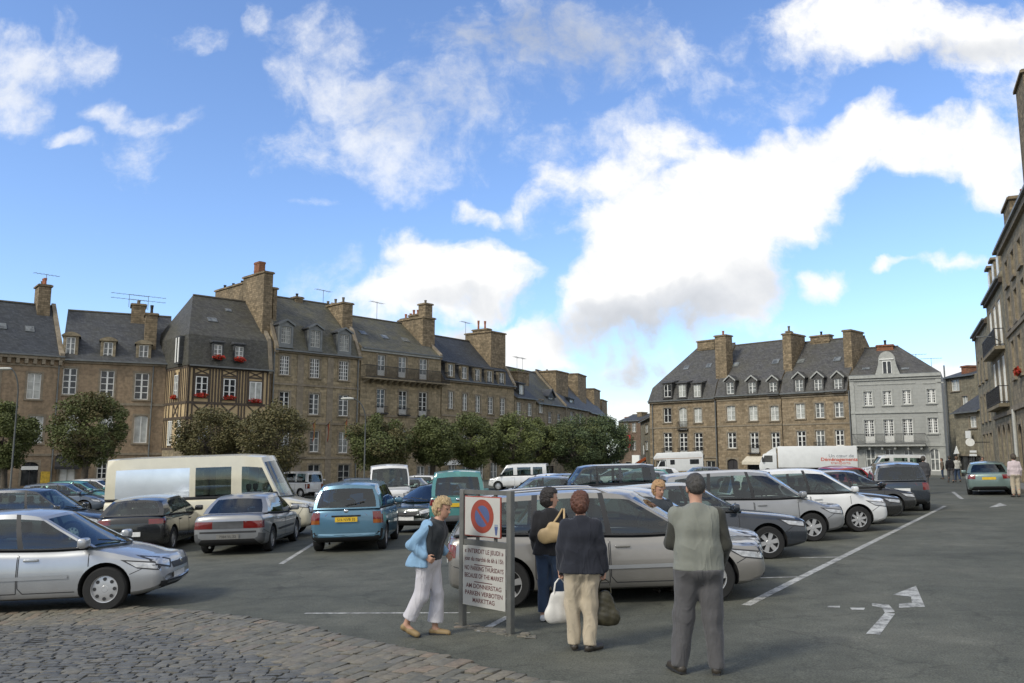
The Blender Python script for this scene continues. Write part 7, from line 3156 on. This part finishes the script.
j = p.top(BLUEJ, 'jacket', hem=.86, bulk=1.12, seed=6, fold=.016, slW=1.22, sleeve_to=.90, flare=.02, neckcut=1.50, open_=((.075, -.05, 1.2), (1, -.12, .06)),
          extra=[((0, -.05, 1.08), (-.16, -.13, .88), .12, .09, .06), ((0, .05, 1.08), (-.14, .08, .88), .12, .10, .06), ((.05, -.15, 1.36), (.02, -.17, .92), .075, .075, .04)])
p.shoes(SHOE_TAN, sole=BLK)
p.hair(hairmat('blond_hair', (0.44, 0.32, 0.17)), vol=.016, down=.03, back=.015, curly=.011, front=.055)
p.place(427, 636, -14)

# --- two women behind the champagne estate's flank
q = Person('woman in navy jacket and beige trousers seen from behind, a bag in each hand', 1.60, dict(
    elL=(-.02, .225, 1.12), elR=(-.02, -.235, 1.12), wrL=(.03, .25, .88), wrR=(.02, -.265, .88), anL=(.0, .085, .085), anR=(-.06, -.095, .085), toeL=(.16, .11, .03), toeR=(.08, -.20, .03), look=(1, -.1, -.05)))
q.body(grip=(((.05, 0, -1), 1.25), ((.05, 0, -1), 1.25)), bulk=1.1)
q.trousers(BEIGE, hem=-.02, bulk=1.04, legw=1.12, seed=8, fold=.014, top=.868)
q.top(NAVY, 'jacket', hem=.85, bulk=1.07, slW=1.1, seed=9, fold=.014, sleeve_to=.9, flare=.025)
q.shoes(SHOE_DARK, sole=BLK)
q.hair(hairmat('auburn_hair', (0.115, 0.045, 0.027)), vol=.016, down=.02, back=.014, curly=.010)
q.place(582, 650, 82)
w2 = Person('dark haired woman in black jacket and jeans with a tan shoulder bag', 1.60, dict(
    elL=(-.05, .225, 1.12), wrL=(.09, .22, .93), elR=(-.05, -.225, 1.12), wrR=(.07, -.22, .92), look=(.45, -1, -.05)))
w2.body(bulk=1.04)
w2.trousers(JEANS, hem=.03, bulk=1.0, legw=1.05, seed=11, fold=.012, top=.89)
w2.top(BLACKC, 'jacket', hem=.87, bulk=1.05, slW=1.08, seed=12, fold=.009, sleeve_to=.92, flare=.02)
w2.shoes(plain('white_shoe', (.5, .5, .5), .6), sole=BLK)
w2.hair(hairmat('black_hair', (0.025, 0.02, 0.018)), vol=.016, down=.03, back=.014, curly=.010)
w2.place(551, 621, 78)

# --- man in the waistcoat
mn = Person('man in grey waistcoat and dark grey trousers seen from behind, hands held before him', 1.77, dict(
    shL=(0, .18, 1.395), shR=(0, -.185, 1.395), elL=(.04, .235, 1.13), elR=(.0, -.245, 1.12), wrL=(.22, .14, 1.06), wrR=(.16, -.225, .93), hiL=(0, .095, .92), hiR=(0, -.095, .92),
    knL=(.02, .135, .50), knR=(-.01, -.115, .50), anL=(.0, .185, .085), anR=(-.03, -.135, .085), toeL=(.15, .25, .03), toeR=(.14, -.17, .03), head=(.04, 0, 1.635), look=(1, .12, -.22)))
mn.body(bulk=1.12)
mn.trousers(GREYT, hem=-.035, bulk=1.03, legw=1.14, seed=14, fold=.014, top=.918)
mn.top(DSLEEVE, 'shirt', hem=.98, bulk=.96, slW=1.08, seed=15, neckcut=1.485, sleeve_to=.94)
mn.top(VEST, 'waistcoat', hem=.90, sleeves=False, bulk=1.10, seed=16, fold=.012, flare=.008, pad=.008)
mn.shoes(SHOE_DARK, sole=BLK)
mn.hair(hairmat('dark_grey_hair', (0.055, 0.05, 0.045)), vol=.0, down=-.012, back=.008, curly=.0045, front=.055, sides=-.012)
mn.place(701, 673, 84)

# --- the blond woman beyond the estate
b3 = Person('blond woman in dark jacket standing behind the champagne estate bonnet, arms folded', 1.60, dict(
    elL=(.08, .235, 1.13), elR=(.08, -.235, 1.13), wrL=(.24, .0, 1.10), wrR=(.24, .02, 1.04), look=(1, .1, -.25)))
b3.body(bulk=1.05)
b3.trousers(JEANS, hem=.03, seed=21, top=.92)
b3.top(cloth('slate_jacket', (0.035, 0.042, 0.05)), 'jacket', hem=.86, bulk=1.04, slW=1.06, seed=22, sleeve_to=.9)
b3.shoes(SHOE_DARK)
b3.hair(hairmat('copper_blond_hair', (0.42, 0.25, 0.12)), vol=.018, down=.03, back=.015, curly=.011)
b3.place(661, 591, -75)

# --- bags
def bag(name, label, mt, pts, top, r0, handle_to, holder, hmat=None):
    """soft bag: widths by height, hung from the hand at handle_to"""
    root = tag(empty(name, handle_to), label, 'bag')
    root.scale = (.66, .66, .80)
    F = Field((-.26, -.2, -.62), (.26, .2, .05), .009)
    for (a, b, ra, rb) in pts:
        F.cone(a, b, ra, rb, .05, flat=.62, fdir=(0, 1, 0))
    F.folds(.008, 34, len(label), (1, 1, 1))
    o = F.mesh('bag_body', mt, root)
    for sg in (1, -1):
        m = MB()
        y = sg * .035
        m.tube([(-.10, y, top), (-.075, y * .7, top + .14), (-.02, y * .2, -.005), (.02, y * .2, -.005), (.075, y * .7, top + .14), (.10, y, top)], .0085, 6)
        m.build('handle', hmat or mt, root, smooth=60)
    return root


hl = q.pt('wrL', (.02, 0, -.105))
hr = q.pt('wrR', (.02, 0, -.105))
WB = plain('white_leather', (0.55, 0.53, 0.49), .5, var=.1, scale=8, bmp=.1)
DB = plain('dark_olive_leather', (0.040, 0.035, 0.018), .5, var=.3, scale=8, bmp=.2)
TB = plain('tan_leather', (0.42, 0.30, 0.15), .55, var=.15, scale=8, bmp=.1)
b_ = bag('handbag', 'white handbag hanging from the left hand of the woman in beige trousers', WB, [((-.08, 0, -.24), (-.14, 0, -.45), .075, .10), ((.08, 0, -.24), (.14, 0, -.45), .075, .10), ((0, 0, -.25), (0, 0, -.45), .085, .11), ((-.14, 0, -.46), (.14, 0, -.46), .10, .10)], -.20, .1, hl, q)
b_.rotation_euler = (0, 0, R(8))
b_ = bag('shopping_bag', 'dark olive bag hanging from the right hand of the woman in beige trousers', DB, [((-.05, 0, -.22), (-.15, 0, -.46), .06, .095), ((.05, 0, -.22), (.13, 0, -.46), .06, .10), ((0, 0, -.22), (0, 0, -.46), .08, .12), ((-.14, 0, -.47), (.13, 0, -.48), .10, .10)], -.17, .1, hr, q)
b_.rotation_euler = (0, 0, R(-6))
# tan shoulder bag
root = tag(empty('shoulder_bag', w2.pt('chest')), 'tan shoulder bag on the back of the dark haired woman', 'bag')
root.rotation_euler = (0, 0, R(78))
F = Field((-.4, -.3, -.35), (.1, .3, .3), .009)
F.cone((-.20, -.17, -.10), (-.20, .04, -.13), .085, .095, .05, flat=.55, fdir=(1, 0, 0))
F.cone((-.20, -.12, -.03), (-.20, -.05, -.02), .06, .06, .05, flat=.55, fdir=(1, 0, 0))
F.folds(.006, 34, 3, (1, 1, 1))
F.mesh('bag_body', TB, root)
m = MB(); m.tube([(-.20, -.19, -.04), (-.18, -.20, .10), (-.05, -.18, .185), (.06, -.16, .15)], .012, 6); m.tube([(-.20, -.02, -.04), (-.17, -.12, .10), (-.05, -.155, .185), (.05, -.15, .15)], .012, 6)
m.build('strap', TB, root, smooth=60)

# --- passers-by in the distance
def passer(label, px, py, heading, hgt, topm, legm, hairc, J=None, seed=0, short=True):
    p = Person(label, hgt, J, h=.016, group='passers-by in the distance', detail=False)
    p.body()
    p.trousers(legm, hem=.03, seed=seed, top=.92)
    p.top(topm, 'jacket', hem=.86, bulk=1.04, slW=1.06, seed=seed + 1)
    p.shoes(SHOE_DARK)
    p.hair(hairmat('hair_%d' % seed, hairc), down=.01)
    p.place(px, py, heading)


WALK = dict(knL=(.12, .09, .51), anL=(.20, .095, .085), toeL=(.36, .10, .05), knR=(-.04, -.09, .50), anR=(-.22, -.1, .13), toeR=(-.08, -.11, .03), elL=(-.12, .25, 1.15), wrL=(-.10, .25, .90), elR=(.03, -.25, 1.14), wrR=(.16, -.24, .93))
passer('man in dark grey jacket standing right of the dark people carrier at the rank end', 925.5, 494, 70, 1.72, cloth('mid_grey_jacket', (.06, .06, .065)), GREYT, (.05, .04, .03), seed=31)
passer('dark clothed walker at the street mouth, right half of the close pair', 951, 482.5, 75, 1.72, BLACKC, GREYT, (.05, .04, .03), WALK, 33)
passer('walker in pale top beside the dark clothed one at the street mouth', 958, 482, 75, 1.70, cloth('pale_top', (.45, .44, .40)), JEANS, (.12, .07, .04), WALK, 35)
passer('person in jeans by the corner of the grey house', 943, 479, 160, 1.65, cloth('brown_top', (.14, .11, .08)), JEANS, (.1, .06, .04), None, 37)
passer('person in pale pink shirt and beige trousers on the right hand pavement', 1016.5, 497, 80, 1.72, cloth('pink_shirt', (.50, .42, .42)), BEIGE, (.06, .045, .03), None, 39)
passer('person in pink seen over the roof of the grey green saloon', 984, 480, 250, 1.72, cloth('rose_top', (.40, .26, .24)), JEANS, (.1, .07, .05), None, 41)
passer('person in red jacket far off before the orange awning', 646, 478, 200, 1.7, cloth('red_jacket', (.35, .05, .03)), JEANS, (.05, .04, .03), WALK, 43)
# ================================================================= the no parking sign
POSTM = plain('grey_painted_steel', (0.115, 0.115, 0.105), .6, .2, var=.2, scale=5)
SIGNW = plain('sign_white', (0.42, 0.41, 0.375), .5, var=.06, scale=4)
SIGNR = plain('sign_red', (0.25, 0.042, 0.022), .5, var=.1)
SIGNB = plain('sign_blue', (0.06, 0.085, 0.19), .5, var=.1)
TXT = plain('maroon_lettering', (0.10, 0.03, 0.03), .6)
pl, pr_ = gpt(462.5, 626), gpt(510.5, 634)
d = (pr_ - pl); d.z = 0
Wd = d.length
ang = math.atan2(d.y, d.x)
sr = tag(empty('no_parking_sign', (pl.x, pl.y, pl.z), ang), 'grey framed no parking sign on two posts with a market day notice below', 'sign')
top_z = at(462, 489, pl.y).z - pl.z
ztop = top_z
zmid = at(486, 541, pl.y).z - pl.z
for x in (0, Wd):
    m = MB(); m.box(x - .038, x + .038, -.038, .038, -.25, ztop); mod_bev(m.build('post', POSTM, sr), .012)
m = MB(); m.box(.04, Wd - .04, -.025, .025, ztop - .055, ztop - .003); m.build('top_rail', POSTM, sr)
m = MB(); m.box(.04, Wd - .04, -.025, .025, zmid - .035, zmid + .03); m.build('middle_rail', POSTM, sr)
for x in (Wd * .32, Wd * .70):
    m = MB(); m.box(x - .02, x + .02, -.012, .012, zmid + .031, ztop - .056); m.build('strut', POSTM, sr)
# upper plate
x0, x1 = .07, Wd - .115
z0, z1 = zmid + .075, ztop - .075
m = MB(); m.box(x0, x1, -.045, -.025, z0, z1)
po = mod_bev(m.build('sign_plate', SIGNR, sr), .008)
m = MB(); m.box(x0 + .013, x1 - .013, -.0475, -.04, z0 + .013, z1 - .013); m.build('white_field', SIGNW, po)
cx_, cz_ = (x0 + x1) / 2, (z0 + z1) / 2 + .005
rr = (x1 - x0) * .315
def disc(r0, r1, y, mt, nm):
    m = MB()
    n = 40
    vs_ = []
    for k in range(n):
        a = 2 * math.pi * k / n
        for r_ in (r0, r1):
            vs_.append((cx_ + r_ * math.cos(a), y, cz_ + r_ * math.sin(a)))
    m.add(vs_, [(2 * k, 2 * k + 1, 2 * ((k + 1) % n) + 1, 2 * ((k + 1) % n)) for k in range(n)])
    return m.build(nm, mt, po, fix=False)
disc(0.0, rr * .66, -.0485, SIGNB, 'blue_disc')
disc(rr * .64, rr, -.0492, SIGNR, 'red_ring')
m = MB()
a_ = rr * .62 * .72
w_ = rr * .065
m.quad((cx_ - a_ - w_, -.0496, cz_ + a_ - w_), (cx_ - a_ + w_, -.0496, cz_ + a_ + w_), (cx_ + a_ + w_, -.0496, cz_ - a_ + w_), (cx_ + a_ - w_, -.0496, cz_ - a_ - w_))
m.build('red_bar', SIGNR, po, fix=False)
m = MB(); bx, bz = x1 - .075, z0 + .035
m.poly([(bx - .03, -.0485, bz + .10), (bx - .012, -.0485, bz), (bx + .012, -.0485, bz), (bx + .03, -.0485, bz + .10)])
m.build('tow_symbol', SIGNB, po, fix=False)
m = MB(); m.box(bx - .028, bx + .028, -.0492, -.0476, bz + .105, bz + .125); m.build('tow_symbol', plain('sign_pale_blue', (.2, .24, .3), .5), po)
# lower board
zb1, zb0 = zmid - .04, at(486, 603, pl.y).z - pl.z
m = MB(); m.box(.045, Wd - .045, -.04, -.027, zb0, zb1); bo = m.build('notice_board', SIGNW, sr)
lines = [('« INTERDIT LE JEUDI »', .115), ('jour du marché de 6h à 15h', .245), (None, .31), ('NO PARKING THURSDAYS', .405), ('BECAUSE OF THE MARKET', .53), (None, .595), ('AM DONNERSTAG', .70), ('PARKEN VERBOTEN', .82), ('MARKTTAG', .935)]
Hh = zb1 - zb0
for tx, t in lines:
    z = zb1 - t * Hh
    if tx is None:
        m = MB(); m.quad((Wd * .3, -.0415, z - .005), (Wd * .68, -.0415, z - .005), (Wd * .68, -.0415, z + .005), (Wd * .3, -.0415, z + .005)); m.build('rule', TXT, bo, fix=False)
        continue
    sz_ = .072
    width = (Wd - .15)
    ob = make_text(tx, sz_, TXT, bo, Matrix.Translation((Wd / 2, -.0415, z)) @ Matrix.Rotation(math.pi / 2, 4, 'X'), 'notice_text', bold=.0012)
    xs_ = [v.co.x for v in ob.data.vertices]
    wN = max(xs_) - min(xs_)
    want = min(width, wN) if len(tx) < 18 else width
    if wN > want or len(tx) >= 18:
        for v in ob.data.vertices:
            v.co.x = Wd / 2 + (v.co.x - Wd / 2) * want / wN
# broken paving at the foot of the posts
m = MB()
for k in range(46):
    x = pl.x + rnd.uniform(-.1, Wd + .02); y = pl.y + rnd.uniform(-.12, .18) - (x - pl.x) * (-math.tan(ang)) 
    sx_ = rnd.uniform(.03, .07)
    stone(m, Vector((x, y)), Vector((1, 0)), Vector((0, 1)), sx_ * 2, sx_ * 1.3, rnd.uniform(.008, .016), rnd)
tag(m.build('broken_paving', SETT, fix=False), kind='stuff')
# ================================================================= render settings
SC.render.engine = 'CYCLES'
SC.cycles.max_bounces = 8
SC.cycles.transparent_max_bounces = 12
SC.cycles.use_denoising = True
vs_ = SC.view_settings
vs_.view_transform = 'Standard'
vs_.look = 'None'
vs_.exposure = 0.73
vs_.gamma = 1.0
vs_.use_curve_mapping = False
